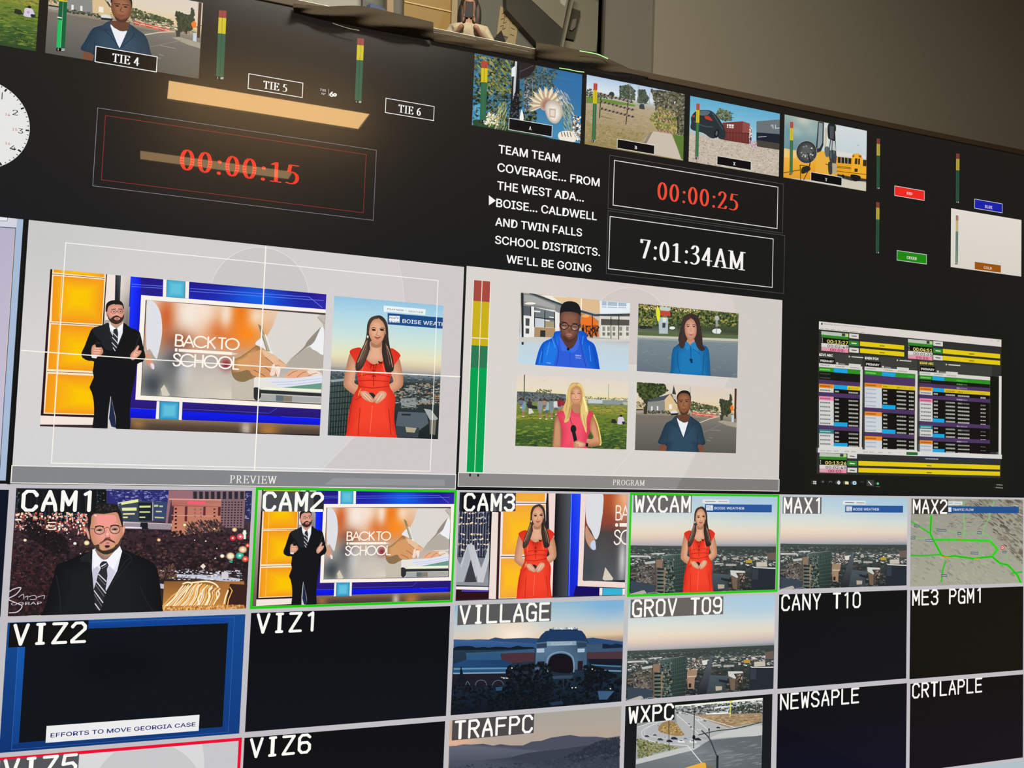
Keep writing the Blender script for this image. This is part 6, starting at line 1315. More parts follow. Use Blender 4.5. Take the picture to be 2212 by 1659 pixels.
    for i in range(26):
        t = i / 25; x0 = 1390 + 420 * t; x1 = 1560 + 300 * t + rr.uniform(-15, 15); y1 = 868 + 60 * abs(t - .4) + rr.uniform(-8, 14); xm = (x0 * .6 + x1 * .4) + 12
        q = [(x0, 1062), (xm, 985 + rr.uniform(-10, 10)), (x1 - 30, y1 + 35), (x1, y1)]
        p.line(['e8a850', 'f4c880', 'ffe4a8', 'c8883c'][i % 4], rr.uniform(8, 15), q, sm=3)
        if i % 2: p.line('fffaf0', rr.uniform(4, 9), [(x + 3, y) for x, y in q], sm=3)
    for a in ("1640,862 1760,850 1830,870 1860,900", "1560,872 1600,858 1640,868", "1700,1050 1690,990 1720,950", "1860,930 1870,960 1850,1000", "1910,1040 1925,980 1945,930"): p.line('fff0c8', 12, a, sm=3)
    p.poly('c88440', "1385,1062 1700,1055 2080,1050 2090,1085 1385,1102"); p.scatter("1390,1065 2080,1055 2085,1080 1390,1098", 60, 8, ['e8b070', 'a86428', 'f0c080'], 1.5, 210); p.lines('ffb860', 8, "1960,900 1980,930 1950,1000 1935,1080"); p.poly('d8d0d8', "1890,770 1948,772 1945,830 1890,825")
def rep_cam1(p):
    p.frame('O')
    p.fan('1a1d20', '101316', "792,590 700,620 560,680 490,710 460,800 420,930 395,1040 345,1150 300,1300 900,1300 1440,1280 1392,1110 1375,1000 1355,820 1330,720 1250,660 1120,610 1040,580", (800, 900), n=2)
    p.lines('24292c', 6, "690,680 780,700 800,900/1125,650 1100,700 900,940/520,1120 510,960 480,800/1300,1100 1220,960 1200,900/1040,590 1120,640 1060,690 940,900", sm=3); p.sm('202527', "792,600 700,640 690,670 770,690 800,860 810,1000 790,780")
    p.poly('e8e9f4', "790,580 830,560 1020,550 1042,590 1000,760 905,935 890,800 870,720 850,760 800,920 785,740"); p.poly('c9c8dc', "800,700 850,740 800,918 788,780"); p.poly('d4d2e4', "905,740 940,720 985,770 908,930"); 
    p.fan('ae8671', '8c6a5a', "812,580 1015,560 1012,600 960,640 890,665 850,640"); p.poly('f8f8ff', "790,578 812,585 868,685 800,745"); p.poly('f8f8ff', "1022,545 1042,600 968,752 900,680")
    p.poly('2c2b2f', "862,690 880,678 910,680 928,712 912,745 918,800 905,900 865,1090 850,1100 815,1090 800,930 840,780 862,740 850,712"); p.lines('d8d8e0', 9, "866,722 905,700/843,790 905,850/822,850 902,950/805,930 878,1030/812,1040 850,1092"); p.lines('8a8a94', 4, "870,740 918,712/842,815 900,880/818,880 890,978/806,960 868,1060"); p.lines('f8f8ff', 4, "866,722 905,700")
    p.frame('h1')
    p.fan('e8a890', 'b87860', "285,720 320,700 350,740 400,900 410,990 370,985 330,880"); p.fan('e8a890', 'b87860', "1240,650 1290,650 1310,700 1290,820 1245,920 1230,800")
    p.fan('f2a090', 'c88c6c', "440,520 460,400 560,340 800,350 1060,310 1150,380 1230,560 1240,760 1230,930 1180,1100 1080,1240 960,1330 800,1370 660,1310 520,1200 440,980 410,760", (820, 620)); p.sm('f79c94', "600,400 800,380 1040,400 1060,560 800,620 600,560"); p.sm('ffd8cc', "520,370 580,380 570,420 530,405")
    p.sm('4a3c33', "425,960 480,1080 530,1150 640,1130 660,1240 760,1290 960,1240 1060,1150 1130,1100 1220,940 1190,1130 1090,1260 960,1350 800,1385 650,1320 520,1210 450,1080"); p.sm('33302c', "560,1230 680,1280 800,1310 980,1270 1080,1220 960,1345 800,1385 660,1330")
    p.sm('8a5c48', "650,1100 760,1030 800,960 860,950 910,940 950,1000 1040,1060 1060,1110 960,1060 860,1030 780,1060 690,1120"); p.sm('4a2a24', "660,1090 740,1040 790,990 870,985 940,1020 1030,1050 1040,1085 930,1050 860,1000 790,1030 720,1070"); p.sm('d8948c', "785,1100 860,1060 930,1100 910,1150 850,1165 800,1140"); p.poly('6c2c2c', "800,1095 860,1085 920,1098 860,1108"); p.sm('2c2420', "790,1160 910,1160 890,1210 810,1215"); p.sm('d8a07c', "660,1150 760,1130 780,1220 720,1260 670,1210"); p.sm('d8a07c', "940,1120 1030,1100 1050,1170 980,1230 930,1200")
    p.sm('1f1e1e', "365,700 355,500 360,330 470,300 560,280 575,120 700,60 900,90 1090,110 1130,200 1200,300 1250,560 1240,700 1170,480 1120,340 1050,305 800,350 700,350 520,350 450,420 430,600 400,700"); p.scatter("590,130 1080,120 1100,260 580,270", 60, 24, ['3a3836', '2a2827', '121212', '4a4844'], .5, 211, 'e', -30)
    for cx, cy in ((655, 770), (1045, 750)): p.ell('d49a86', cx, cy, 120, 95); p.ell('e4c0b0', cx - 30, cy + 45, 50, 22); p.line('4a3028', 17, _el(cx, cy, 132, 105, n=22)); p.sm('5c4c44', [(cx - 85, cy), (cx, cy - 35), (cx + 80, cy - 10), (cx, cy + 25)]); p.ell('2a2a2c', cx + 5, cy - 4, 28, 24); p.line('2c1c18', 26, [(cx - 110, cy - 88), (cx - 10, cy - 112), (cx + 100, cy - 95)], sm=3)
    p.lines('4a3028', 14, "790,720 850,690 900,710/430,725 520,740/1170,680 1240,680"); p.lines('c07870', 14, "830,760 800,890 830,930/900,900 920,920", sm=2); p.ell('f8b8a8', 850, 870, 40, 40)
def sign1(p):
    p.frame('O'); p.lines('d8ccd4', 8, "80,940 120,915 180,905 140,960 75,1000 130,1030 190,1060 150,1110 80,1118", sm=4); p.lines('d8ccd4', 5, "160,985 200,960 205,1000/215,985 240,975 235,1005/250,980 300,970 310,1000 260,1005/320,985 380,970 375,1000", sm=3); p.text('TOGRAPHY', (80, 1052), 425, 1018, 'cfc6cc', 'serif', .12) if False else None
    for s_, a, b_ in (('OGRAP', 96, 356),):
        p.frame('O'); p.text(s_, (a, 1054), b_, 1020, 'cfc6cc', 'sans')

def cam3(p, r):
    p.soft(r, 20, 12, [(0, '1c2230'), (1, '30343c')])
    p.frame('R')
    for i in range(13):
        x = 165 + i * 29; p.line(['6c7088', '8a8ca4'][i % 2], 9, [(x, 270), (x - 14, 760)])
    p.scatter("160,270 510,275 495,760 140,750", 60, 9, ['1a2038', '2c3458', '101420', '4a5070'], 1, 221)
    for y in (290, 345, 405, 520, 580, 632, 690): p.scatter(f"150,{y-8} 500,{y-8} 500,{y+10} 150,{y+10}", 12, 12, ['f8e4b8', 'ffd8a8', 'd8d0d0', '8c8ca8'], .75, y, 'e')
    p.poly(['7a7e88', '7a7e88', '9a9ca4', '8c9098'], "140,770 490,780 480,1080 125,1075"); p.poly('c4c8cc', "250,630 320,640 400,900 330,1000 290,800 200,1040 140,1040 135,960"); p.poly('aeb4ba', "130,770 185,890 250,650 290,800 190,1050 130,1050"); p.poly('c8ccd0', "320,640 395,900 440,780 488,600 485,800 420,1050 360,1050"); p.poly('3c3c44', "285,800 350,1040 215,1045"); p.poly('90949a', "125,1040 480,1048 478,1085 125,1075"); p.poly('f4ece8', "122,1090 480,1096 476,1130 122,1120"); p.poly('2a1018', "122,1120 478,1130 475,1225 118,1236"); p.line('5a48d8', 12, "190,1138 470,1140")
    p.poly('0e0c12', "500,180 530,280 505,1225 475,1225 495,270"); p.poly('f0e0d8', "515,280 590,285 560,1225 480,1225"); p.poly('3a1c20', "590,75 625,280 590,1220 558,1222"); p.poly('f4e8e4', "620,70 1112,76 1100,200 1112,1190 1090,1210 586,1222 612,280")
    for q, c in (("775,70 1092,76 1088,172 772,166", None), ("640,210 1090,205 1080,740 622,742", (800, 520)), ("612,785 1085,782 1080,1200 600,1216", (700, 1000))): p.fan('ffc020' if c else 'f9b23c', 'f6a83c', q, c, sm=False, k=.3)
    p.line('4a2c20', 9, "625,185 1110,188"); p.line('4a2c20', 9, "612,765 1100,768"); p.poly('2a1418', "1110,76 1128,76 1115,420 1100,420"); p.poly('f4dcd4', "1128,76 1205,78 1180,1195 1150,1195"); p.poly(['14161a', '55595e', '4a4e54', '101216'], "1205,78 1370,80 1345,1195 1170,1198"); p.poly(['0e1014', '2c2f33', '26292d', '0e1014'], "1205,78 1250,78 1225,1195 1170,1198")
    p.poly(['1a34f0', '2450ff', '1428d8', '1020c0'], "1370,80 1480,80 1440,1190 1335,1195"); p.line('7ab4ff', 6, "1378,90 1350,1190"); p.poly('150c60', "1425,1080 1690,1105 1685,1190 1400,1192"); p.poly('f3dcd4', "1480,80 1540,80 1505,1025 1965,1045 1960,1105 1445,1085"); p.poly('1e1a1c', "1536,82 1548,82 1512,1022 1500,1022")
    q0 = p.plane([(1545, 82)])[0]; q1 = p.plane([(1500, 1030)])[0]
    keep = p.clip; p.clip = (q0[0] - .005, r[1], r[2], q1[1]); p.soft((q0[0] - .005, r[1], r[2], q1[1]), 24, 24, [(0, 'b8542c'), (.35, '8a4434'), (.45, '4a4444'), (1, '565a5e')], [(1950, 150, 80, 200, 'f0c4a0', .95), (1900, 200, 60, 90, 'e88a50', .7), (1560, 900, 100, 200, '3e4850', .8), (1930, 800, 40, 250, 'd4d4d4', .9), (1700, 800, 70, 200, '505458', .7)])
    p.sm('dfe0e4', "1540,70 1710,70 1720,250 1700,400 1680,520 1640,580 1590,480 1545,400 1530,250"); p.sm('c89478', "1535,430 1580,500 1620,560 1640,620 1600,680 1560,640 1530,560"); p.sm('c8d4f0', "1590,610 1630,590 1642,680 1610,692 1585,660"); p.poly('d8d0bc', "1715,1010 1745,880 1830,1000 1820,1030 1740,1025")
    p.text('BACK', (1855, 366), 2170, 214, 'fff2e8', 'geo', .1); p.text('SCHO', (1835, 632), 2260, 480, 'fff2e8', 'geo', .1); p.poly('fff2e8', "1900,402 2100,404 2100,442 1900,440"); p.ell('fff2e8', 1868, 422, 17, 20); p.clip = keep
    p.poly('38b4d8', "1720,1106 1930,1112 1925,1180 1718,1185"); p.poly('f4ece8', "1682,1105 1715,1106 1712,1186 1680,1186"); p.poly('f4ece8', "1932,1112 1958,1114 1955,1180 1930,1182")
    p.poly('3c3e44', "500,70 775,72 770,272 620,276 500,276"); p.poly('101218', "190,65 500,70 500,276 185,276"); p.poly('5c5c60', "530,72 560,72 560,276 530,276"); p.poly('2c2c30', "600,72 625,72 622,276 598,276")
def village(p, r):
    p.soft(r, 30, 24, [(0, '90bcd4'), (.15, 'b8ccd4'), (.28, 'd8d0c4'), (.34, 'e4c8a0'), (.36, 'c8a890'), (.5, '2c4a70'), (1, '0c1420')], [(740, 420, 180, 110, 'fff0e0', .95), (1650, 130, 260, 120, '78b0dc', .8), (700, 300, 250, 100, 'f4dcc0', .7)])
    p.frame('W')
    p.poly(['3c6498', '3c6498', '2c4c78', '2c4c78'], "172,458 300,462 400,458 500,460 560,440 640,452 740,448 860,444 980,450 1100,470 1300,470 1400,450 1470,442 1600,460 1752,480 1750,560 172,560"); p.sm('0f1e2c', "172,540 260,520 340,522 380,535 450,530 500,535 560,528 640,530 700,535 770,518 830,530 930,540 930,640 172,640"); p.sm('14243a', "1420,520 1500,505 1590,500 1640,510 1690,498 1752,515 1752,560 1420,560")
    p.poly(['24384c', '24384c', '101c28', '0c1420'], "172,560 1752,540 1736,1042 143,1165"); p.poly('335a78', "286,585 615,570 930,545 930,590 620,590 290,610"); p.poly('2c5680', "290,605 610,590 618,650 290,690"); p.poly('4a3038', "618,590 925,580 925,660 700,680 620,655"); p.poly(['224a78', '224a78', '1c4068', '1c4068'], "172,690 290,650 620,650 720,680 660,730 172,725"); p.poly('5c8ab0', "170,725 670,720 668,735 172,742"); p.poly('28547c', "170,742 668,736 660,760 170,765"); p.poly('7ca0bc', "168,768 660,762 655,775 168,782"); p.poly('1e1c28', "165,782 655,775 640,890 300,900 160,900")
    p.lines('56687c', 6, "285,880 300,850 325,885/375,885 390,850 430,838 465,850 480,885/532,885 550,855 585,840 620,850 640,880", sm=3)
    p.poly('3c5470', "1415,505 1560,500 1560,545 1752,535 1752,570 1415,580"); p.poly('4c343c', "1418,578 1752,570 1752,640 1420,650"); p.poly('141c28', "1420,640 1752,640 1745,700 1450,700"); p.poly('4a7898', "1450,690 1735,705 1735,718 1470,704"); p.poly('7aa0b8', "1455,740 1735,748 1735,760 1460,754")
    p.sm('1e3a60', "965,490 975,440 1010,400 1065,375 1330,372 1385,400 1412,450 1415,500 1200,480"); p.poly('1a3050', "1065,360 1330,352 1330,378 1065,380"); p.poly('b8c4cc', "1090,352 1325,345 1325,362 1090,368"); p.scatter("1092,352 1322,346 1322,360 1092,366", 34, 5, ['586878', 'e8eef0'], .9, 231)
    p.poly(['5c7c98', '4c6c88', '3c5468', '44607c'], "945,490 1040,480 1330,470 1415,480 1412,740 930,745"); p.poly('88a4b8', "1042,478 1315,474 1315,512 1042,520"); p.poly('a8bcc8', "1082,486 1275,482 1275,506 1082,511"); p.text('VILLAGE CINEMA', (1092, 504), 1262, 488, '28405c'); p.polys('a8c0d0', "948,545 1018,542 1016,580 948,582/1328,545 1395,543 1393,578 1328,580"); p.polys('2c4056', "945,500 1040,492 1040,535 945,540/1325,490 1412,486 1412,530 1325,535")
    p.lines('7c98b0', 12, "1048,760 1045,660 1080,600 1170,575 1250,595 1290,650 1292,760", sm=4); p.sm('14121a', "1060,740 1058,660 1095,608 1170,590 1245,610 1280,660 1280,760 1170,772"); p.polys('221c24', "1330,660 1378,658 1376,745 1328,748/955,665 1020,662 1020,720 950,715")
    p.scatter("670,700 1060,680 1100,760 1090,1060 650,1100", 260, 28, ['0c1218', '10181e', '141e24', '0a0e14'], .9, 232, 't'); p.scatter("170,880 700,900 1740,760 1736,1042 150,1160", 260, 32, ['0c1218', '0f161e', '121c24', '0a1016'], .7, 233, 't'); p.scatter("1380,700 1470,700 1720,800 1400,900", 120, 24, ['0c1218', '101a20'], .9, 234, 't'); p.sm('101a22', "225,800 240,710 265,800 290,860 200,860")
    p.poly('34465c', "1090,800 1290,792 1270,822 1100,828"); p.line('3a4048', 5, "1198,830 1195,915"); p.poly('3c5c80', "1515,940 1670,940 1600,1020 1530,1020"); p.poly('1e3450', "1060,1050 1180,1030 1200,1060 1090,1075"); p.poly('2c5070', "560,905 630,900 620,935 570,938")
    for x, y in ((1278, 910), (1310, 908), (1635, 918), (715, 725), (640, 820), (668, 820), (1465, 735)): p.ell('e8e4d8', x, y, 7, 6)
    p.line('c8c8c4', 5, "615,812 680,822")
def mapflow(p, r):
    p.soft(r, 16, 16, [(0, '9a9a8c'), (1, 'aaa896')])
    p.frame('N')
    p.scatter("1150,770 2200,780 2205,1582 1150,1570", 330, 30, ['a4a494', '98988a', 'b0ae9c', '8e8e80', 'a8a698'], .25, 241, 'e', 30); p.scatter("1680,770 2200,780 2205,1400 1950,1100 1850,1000 1700,900", 260, 32, ['7c7466', '8e8676', '6a6256', 'a09888', '5c564c', '857d6c'], .22, 242, 'e', 35)
    p.scatter("1500,780 1900,790 1850,1050 1500,1040", 90, 22, ['8a8678', '7a7668', '9c998a'], .2, 243, 'e', -20); p.scatter("1400,1340 1900,1340 1900,1560 1400,1570", 60, 24, ['8c8a7c', 'b8b6a4'], .12, 244, 'e', 40)
    g1, g2 = '44b83c', '38d024'
    p.lines('7cc474', 9, "1650,790 1655,1080 1645,1130/1930,790 1880,960 1835,1040 1830,1080/1150,1130 1300,1140/1505,1065 1580,1085 1810,1082 1870,1100 1930,1190 1960,1240/1800,1110 1805,1290/1370,1060 1400,1060/2050,1290 2060,1370", sm=0)
    p.lines(g1, 17, "1160,980 1330,1085/1150,1295 1280,1298 1430,1285/1480,1350 1455,1420 1440,1540/2190,1450 2100,1460/1345,925 1338,1080"); p.lines(g2, 22, "1345,930 1335,1090 1370,1160 1440,1290 1480,1310 1560,1300 1740,1325 1910,1305 1960,1245/1910,1305 1990,1370 2060,1385 2150,1480 2180,1550/1375,1150 1560,1148 1760,1155 1890,1160 1940,1210 1965,1245", sm=0); p.lines('1c8c1c', 4, "1345,930 1335,1090 1370,1160 1440,1290 1480,1310 1560,1300 1740,1325 1910,1305/1910,1305 1990,1370 2060,1385 2150,1480 2180,1550", sm=0)
    p.lines('e0a020', 10, "1455,1305 1520,1318/1750,1328 1790,1328"); p.lines('c85028', 6, "1450,1300 1490,1308/1580,1155 1635,1145"); p.ell('d84038', 2010, 1222, 17, 22); p.ell('f8e8e8', 2010, 1222, 10, 13); p.ell('c02820', 2010, 1222, 5, 7)
    for x, y, w in ((1210, 1020, 50), (1440, 1058, 88), (1172, 1132, 44), (1327, 1152, 74), (1607, 1088, 38), (1795, 1083, 46), (1748, 1272, 72), (1465, 1480, 56), (2028, 1262, 36)): p.poly('4a5c66', [(x - w / 2, y - 11), (x + w / 2, y - 9), (x + w / 2, y + 13), (x - w / 2, y + 11)]); p.line('c8d0cc', 6, [(x - w / 2 + 6, y), (x + w / 2 - 6, y + 2)])
def trafpc(p, r):
    p.soft(r, 24, 20, [(0, 'aaa69c'), (.25, 'b4a698'), (.42, 'b89c88'), (.5, 'ac8c7c'), (.6, '5c6070'), (1, '3e4450')], [(200, 1420, 200, 60, 'e8b494', .95), (150, 1230, 20, 150, 'f0b890', .9)])
    p.frame('W')
    p.poly(['656878', '656878', '565a6a', '4c5060'], "130,1455 200,1450 260,1438 340,1440 450,1432 540,1450 610,1436 700,1448 820,1448 900,1412 990,1405 1080,1375 1180,1360 1260,1350 1350,1365 1500,1365 1600,1378 1722,1360 1720,1560 130,1620"); p.poly(['4c5260', '4c5260', '383e4c', '3a404e'], "128,1620 300,1600 500,1580 700,1560 850,1520 1000,1500 1200,1480 1400,1450 1560,1440 1720,1420 1716,1760 120,1760")
    p.scatter("1560,1400 1720,1375 1718,1560 1300,1600 1200,1560", 190, 26, ['2c3440', '343c48', '28303c'], .9, 251, 't'); p.scatter("130,1640 1000,1600 1716,1500 1712,1760 120,1760", 150, 30, ['3c4250', '444a58', '343a48'], .5, 252, 't')
def wxpc(p, r):
    p.soft(r, 10, 10, [(0, '15171a'), (1, '1c1f23')])
    p.frame('X')
    q = quadrect('X', [(325, 1105), (1497, 1005), (1492, 1800), (312, 1960)]); k = p.clip; p.clip = (q[0], q[1], q[2], min(q[3], r[3]))
    p.soft((q[0], q[1], q[2], q[3]), 20, 20, [(0, 'c8ccc8'), (.12, '8a8f90'), (.3, 'a8a9a8'), (.6, 'a0a4a6'), (.7, '7c8286'), (1, '6c7276')])
    p.poly('f4f2e4', "680,1070 1497,1003 1497,1022 690,1090"); p.scatter("680,1090 1497,1030 1495,1160 700,1170", 240, 18, ['3a403c', '5c625c', 'a8aca8', 'e0e4e0', '4c5048', '8a9090', '2c302c'], .45, 261); p.scatter("1210,1090 1495,1060 1495,1150 1200,1160", 90, 16, ['2a3228', '3c4438'], .7, 262, 't'); p.polys('eef0ec', "970,1150 1180,1135 1180,1150 980,1160/1050,1090 1200,1075 1200,1085 1050,1100")
    p.poly('a48c6c', "850,1165 1495,1145 1490,1230 1180,1280 1000,1230"); p.scatter("900,1170 1495,1160 1480,1230 1180,1270", 60, 24, ['b89c74', '8a7450', '9c8460', 'c4ac84'], .3, 263); p.poly('b4b6b6', "690,1150 850,1165 1200,1290 1490,1240 1490,1270 1000,1370 780,1370 700,1250"); p.lines('e8e8e4', 5, "700,1160 900,1340/860,1190 1000,1310/760,1140 1240,1280", sm=0)
    p.poly('b4b6b8', "325,1290 420,1240 620,1215 700,1300 860,1360 1000,1400 900,1450 620,1440 400,1410 325,1340"); p.line('e4e4e2', 6, "325,1280 440,1240 600,1220"); p.line('e4e4e2', 5, "520,1240 400,1290 370,1340 420,1390 560,1430 800,1450", sm=4); p.line('d8d8d4', 4, "450,1270 400,1310 420,1350 560,1380", sm=3)
    p.sm('a08458', "525,1290 560,1240 620,1220 690,1240 750,1320 770,1350 700,1360 600,1340 540,1320"); p.scatter("540,1270 680,1230 760,1340 560,1330", 70, 16, ['b8985c', '7c6440', '94783c', 'c8ac74'], .8, 264, 't')
    p.scatter("330,1385 560,1430 720,1470 500,1520 340,1570", 170, 20, ['5c6440', '7c8454', '4a5434', '8c8c5c', 'a09c6c'], .8, 265, 't'); p.poly('c4c6c4', "318,1580 700,1480 900,1440 970,1465 860,1490 318,1625"); p.poly(['6e7478', '7c8286', '686e72', '62686c'], "318,1625 860,1490 1000,1400 1490,1350 1492,1800 312,1960"); p.scatter("700,1520 1490,1380 1490,1640 800,1660", 60, 50, ['7c8286', '666c70', '868c90'], .1, 266, 'e', -8)
    p.sm('c8cac8', "1000,1385 1150,1320 1300,1290 1495,1262 1495,1350 1200,1370"); p.line('3c423c', 9, "900,1350 1080,1310 1250,1290 1490,1230", sm=3)
    for x, y, w, c in ((420, 1360, 24, '33383e'), (495, 1350, 20, '50545a'), (545, 1390, 30, '3c4658'), (590, 1375, 22, 'c8ccd0'), (630, 1405, 32, '22262c'), (675, 1380, 36, '2a3040'), (740, 1408, 36, 'e8eaea'), (780, 1385, 26, '9aa0a4'), (850, 1410, 40, 'dfe2e2'), (895, 1388, 34, '24282e'), (915, 1205, 24, 'eceee8'), (960, 1218, 14, '3c4044'), (830, 1275, 14, '4c5054'), (905, 1295, 20, 'dcdedc'), (1085, 1280, 22, '30343a'), (810, 1245, 10, '30343a'), (525, 1265, 10, '44484c')): p.poly(c, [(x - w * .9, y + w * .05), (x - w * .6, y - w * .3), (x + w * .2, y - w * .38), (x + w * .7, y - w * .02), (x + w * .95, y + w * .15), (x + w * .8, y + w * .4), (x - w * .8, y + w * .32)]); p.poly('2c3238', [(x - w * .5, y - w * .06), (x - w * .4, y - w * .24), (x + w * .15, y - w * .3), (x + w * .45, y - w * .02)])
    p.line('2a2e30', 6, "622,1160 626,1500"); p.line('2a2e30', 8, "862,1120 855,1470"); p.ell('1c1e20', 857, 1372, 14, 24); p.line('3c4042', 12, "930,1310 1000,1380 1060,1520 1078,1560", sm=4); p.poly('22262a', "1066,1540 1088,1540 1084,1760 1066,1760"); p.line('33373a', 7, "1000,1290 1000,1370"); p.ell('202326', 998, 1300, 7, 14); p.line('e8e8e4', 8, "800,1450 930,1610"); p.line('e0d84c', 7, "1200,1040 1195,1180"); p.ell('f0e040', 1200, 1035, 16, 12)
    p.poly('ecb040', "700,1680 940,1605 965,1610 980,1680 960,1760 640,1760"); p.poly('7c6c50', "970,1640 1030,1640 1040,1700 980,1690")
    p.clip = k
    p.polys('3c4044', "862,1025 1000,1018 1000,1028 862,1034")
def viz2(p, r):
    p.up(); p.raw([(r[0], r[1]), (r[2], r[1]), (r[2], r[3]), (r[0], r[3])], p.cols(['104a90', '124a92', '0e3c80', '0c3474'], 4)); p.frame('O')
    p.poly(['1450a0', '1048a0', '1040a0', '0c3c88'], "752,1185 1945,1150 1945,1200 752,1252"); p.poly(['1658ac', '1658ac', '0f4088', '0f4088'], "150,1410 213,1408 160,2240 100,2250")
    p.frame('U'); p.fill('0d1319', [(225, 500), (1947, 413), (1898, 1303), (160, 1448)]); p.box('3c78c8', .0011, [(170, 440), (1992, 368), (1955, 1345), (98, 1508)]); p.frame('U'); p.fill('0f4c96', [(214, 622), (230, 500), (170, 1448), (160, 1448)]) if False else None
    p.fan('0a1016', '0e141a', _el(1000, 800, 560, 260, n=24), sm=False)
LOWER = {}
def lpane(key, q, col=None, draw=None, lab=None, fr='P', border=None):
    zero(); r = quadrect('P', q); o = pane(LO, r, col or '000', 'picture_window', lab, fr, draw); LOWER[key] = (o, r); return o, r
# CAM1
o, r = lpane('CAM1', [(35.4, 1055.7), (545.6, 1059), (530.9, 1312.9), (16.5, 1332.4)], draw=cam1, lab='picture window CAM1 with a city at night behind a presenter', fr='O')
p = Pen('O', r); sign1(p); p.build('signature', o, 'white signature in the lower left corner')
p = Pen('O'); p.fill('14171b', [(170, 70), (822, 70), (822, 258), (165, 258)]); 
for i in range(12): p.line(['2a3034', '1c2124'][i % 2], 8, [(215 + i * 52, 74), (212 + i * 52, 256)])
p.build('name_plate', o)
p = Pen('O', r); rep_cam1(p); p.build('person', o, 'person in a black suit with glasses, beard and a grey striped tie, shown from the chest up')
big_label(o, 'O', [(170, 70), (822, 70), (822, 258), (165, 258)], 'CAM1', 180, 243, 82, 775, None, .17)
# CAM2
o, r = lpane('CAM2', [(558.5, 1059.5), (982, 1062.5), (972.5, 1295), (544, 1311)], draw=lambda p, r: (p.up(), p.raw([(r[0], r[1]), (r[2], r[1]), (r[2], r[3]), (r[0], r[3])], p.cols('f6ece6', 4))), lab='picture window CAM2 with the back to school studio and a green border')
TVs = quadrect('F', [(1205, 938), (2818, 1064), (2788, 1914), (1155, 1830)]); TVd = quadrect('Q', [(793, 200), (1905, 186), (1878, 845), (745, 866)])
XFt = rect_xf(TVs, TVd)
p = Pen('F', r, XFt); draw_studio(p, r); p.build('studio_picture', o)
p = Pen('F', r, XFt); draw_anchor(p); p.build('person', o, 'person in a black suit beside the framed screen')
tally(o, [(558.5, 1059.5), (982, 1062.5), (972.5, 1295), (544, 1311)], '1ecc0c', .0115, 'bright green border')
p = Pen('Q'); p.fill('4a4c4e', [(258, 82), (790, 86), (786, 252), (252, 258)]); p.poly('26282c', "700,86 790,88 786,250 700,250"); p.poly('2c2e30', "585,86 610,86 606,250 580,250"); p.build('name_plate', o)
big_label(o, 'Q', None, 'CAM2', 262, 245, 96, 782, None, .17)
# CAM3
o, r = lpane('CAM3', [(992.8, 1063.5), (1354.9, 1067.5), (1349.5, 1287.7), (984.3, 1296.1)], draw=cam3, lab='picture window CAM3 with a presenter in red before orange panels', fr='R')
Pm = Pen('H').plane([(1240, 480), (1215, 1182), (1010, 800), (1440, 825)]); Pn = Pen('R').plane([(1010, 197), (988, 892), (805, 490), (1190, 520)])
def sim_xf(A_, B_):
    sx = (B_[3][0] - B_[2][0]) / (A_[3][0] - A_[2][0]); sy = (B_[1][1] - B_[0][1]) / (A_[1][1] - A_[0][1]); return (sx, sy, B_[0][0] - A_[0][0] * sx, B_[0][1] - A_[0][1] * sy)
p = Pen('H', r, sim_xf(Pm, Pn)); draw_presenter(p); p.build('person', o, 'person with long brown hair in a red dress before the orange panels')
big_label(o, 'R', None, 'CAM3', 205, 260, 88, 762, None, .17)
# WXCAM, MAX1, GROV share the town view
gsrc = quadrect('X', [(250, 85), (1620, 45), (1598, 918), (225, 1030)])
def city_in(key, q, lab):
    zero(); r = quadrect('P', q); xf = rect_xf(gsrc, r); p = Pen('X', r, xf)
    draw_city(p, r); o = p.build('picture_window', LO, lab); LOWER[key] = (o, r); return o, r
o, r = city_in('WXCAM', [(1364, 1068), (1678, 1074.5), (1675, 1274), (1359, 1283)], 'picture window WXCAM with a town at dusk and a green border')
def wtitle(o, fr, tab, bar, logo, words, wx, r, sub=None):
    p = Pen(fr, r); p.fill('e4e8e6', tab); (x0, y0), (x1, y1) = tab[0], tab[1]; ym = (tab[0][1] + tab[3][1]) / 2
    p.line('6a7480', 7, [(x0 + (x1 - x0) * .1, ym + 1), (x0 + (x1 - x0) * .48, ym + 3)]); p.line('8a949c', 7, [(x0 + (x1 - x0) * .6, ym + 3), (x0 + (x1 - x0) * .94, ym + 5)])
    p.fill('28589c', bar); p.poly('e8ecf2', logo); lx0, ly0 = logo.split()[0].split(','); 
    p.text(words, (wx[0], wx[2]), wx[1], wx[3], 'e6ecf4', wt=.01)
    q = pts(logo); cx = (q[0][0] + q[1][0]) / 2; cy = (q[0][1] + q[2][1]) / 2; w_ = q[1][0] - q[0][0]
    p.line('28589c', 3, [(q[0][0], cy), (cx + w_ * .15, cy)]); p.line('28589c', 3, [(cx + w_ * .15, q[0][1]), (cx + w_ * .15, q[2][1])]); p.line('5c80b4', 4, [(q[0][0] + 5, cy + 13), (cx + w_ * .4, cy + 13)]); p.line('5c80b4', 4, [(q[0][0] + 5, cy - 12), (cx, cy - 12)])
    return p.build('caption', o, 'blue title bar reading ' + words)
wtitle(o, 'S', [(942, 142), (1226, 148), (1226, 188), (942, 184)], [(968, 194), (1692, 204), (1690, 285), (966, 282)], "978,206 1052,208 1052,264 978,262", 'BOISE WEATHER', (1068, 1392, 252, 214), r)
Pn = Pen('S').plane([(915, 222), (893, 860), (726, 500), (1060, 520)])
p = Pen('H', r, sim_xf(Pm, Pn)); draw_presenter(p); p.build('person', o, 'person with long brown hair in a red dress before the town view')
tally(o, [(1364, 1068), (1678, 1074.5), (1675, 1274), (1359, 1283)], '2ecc14', .0135, 'bright green border')
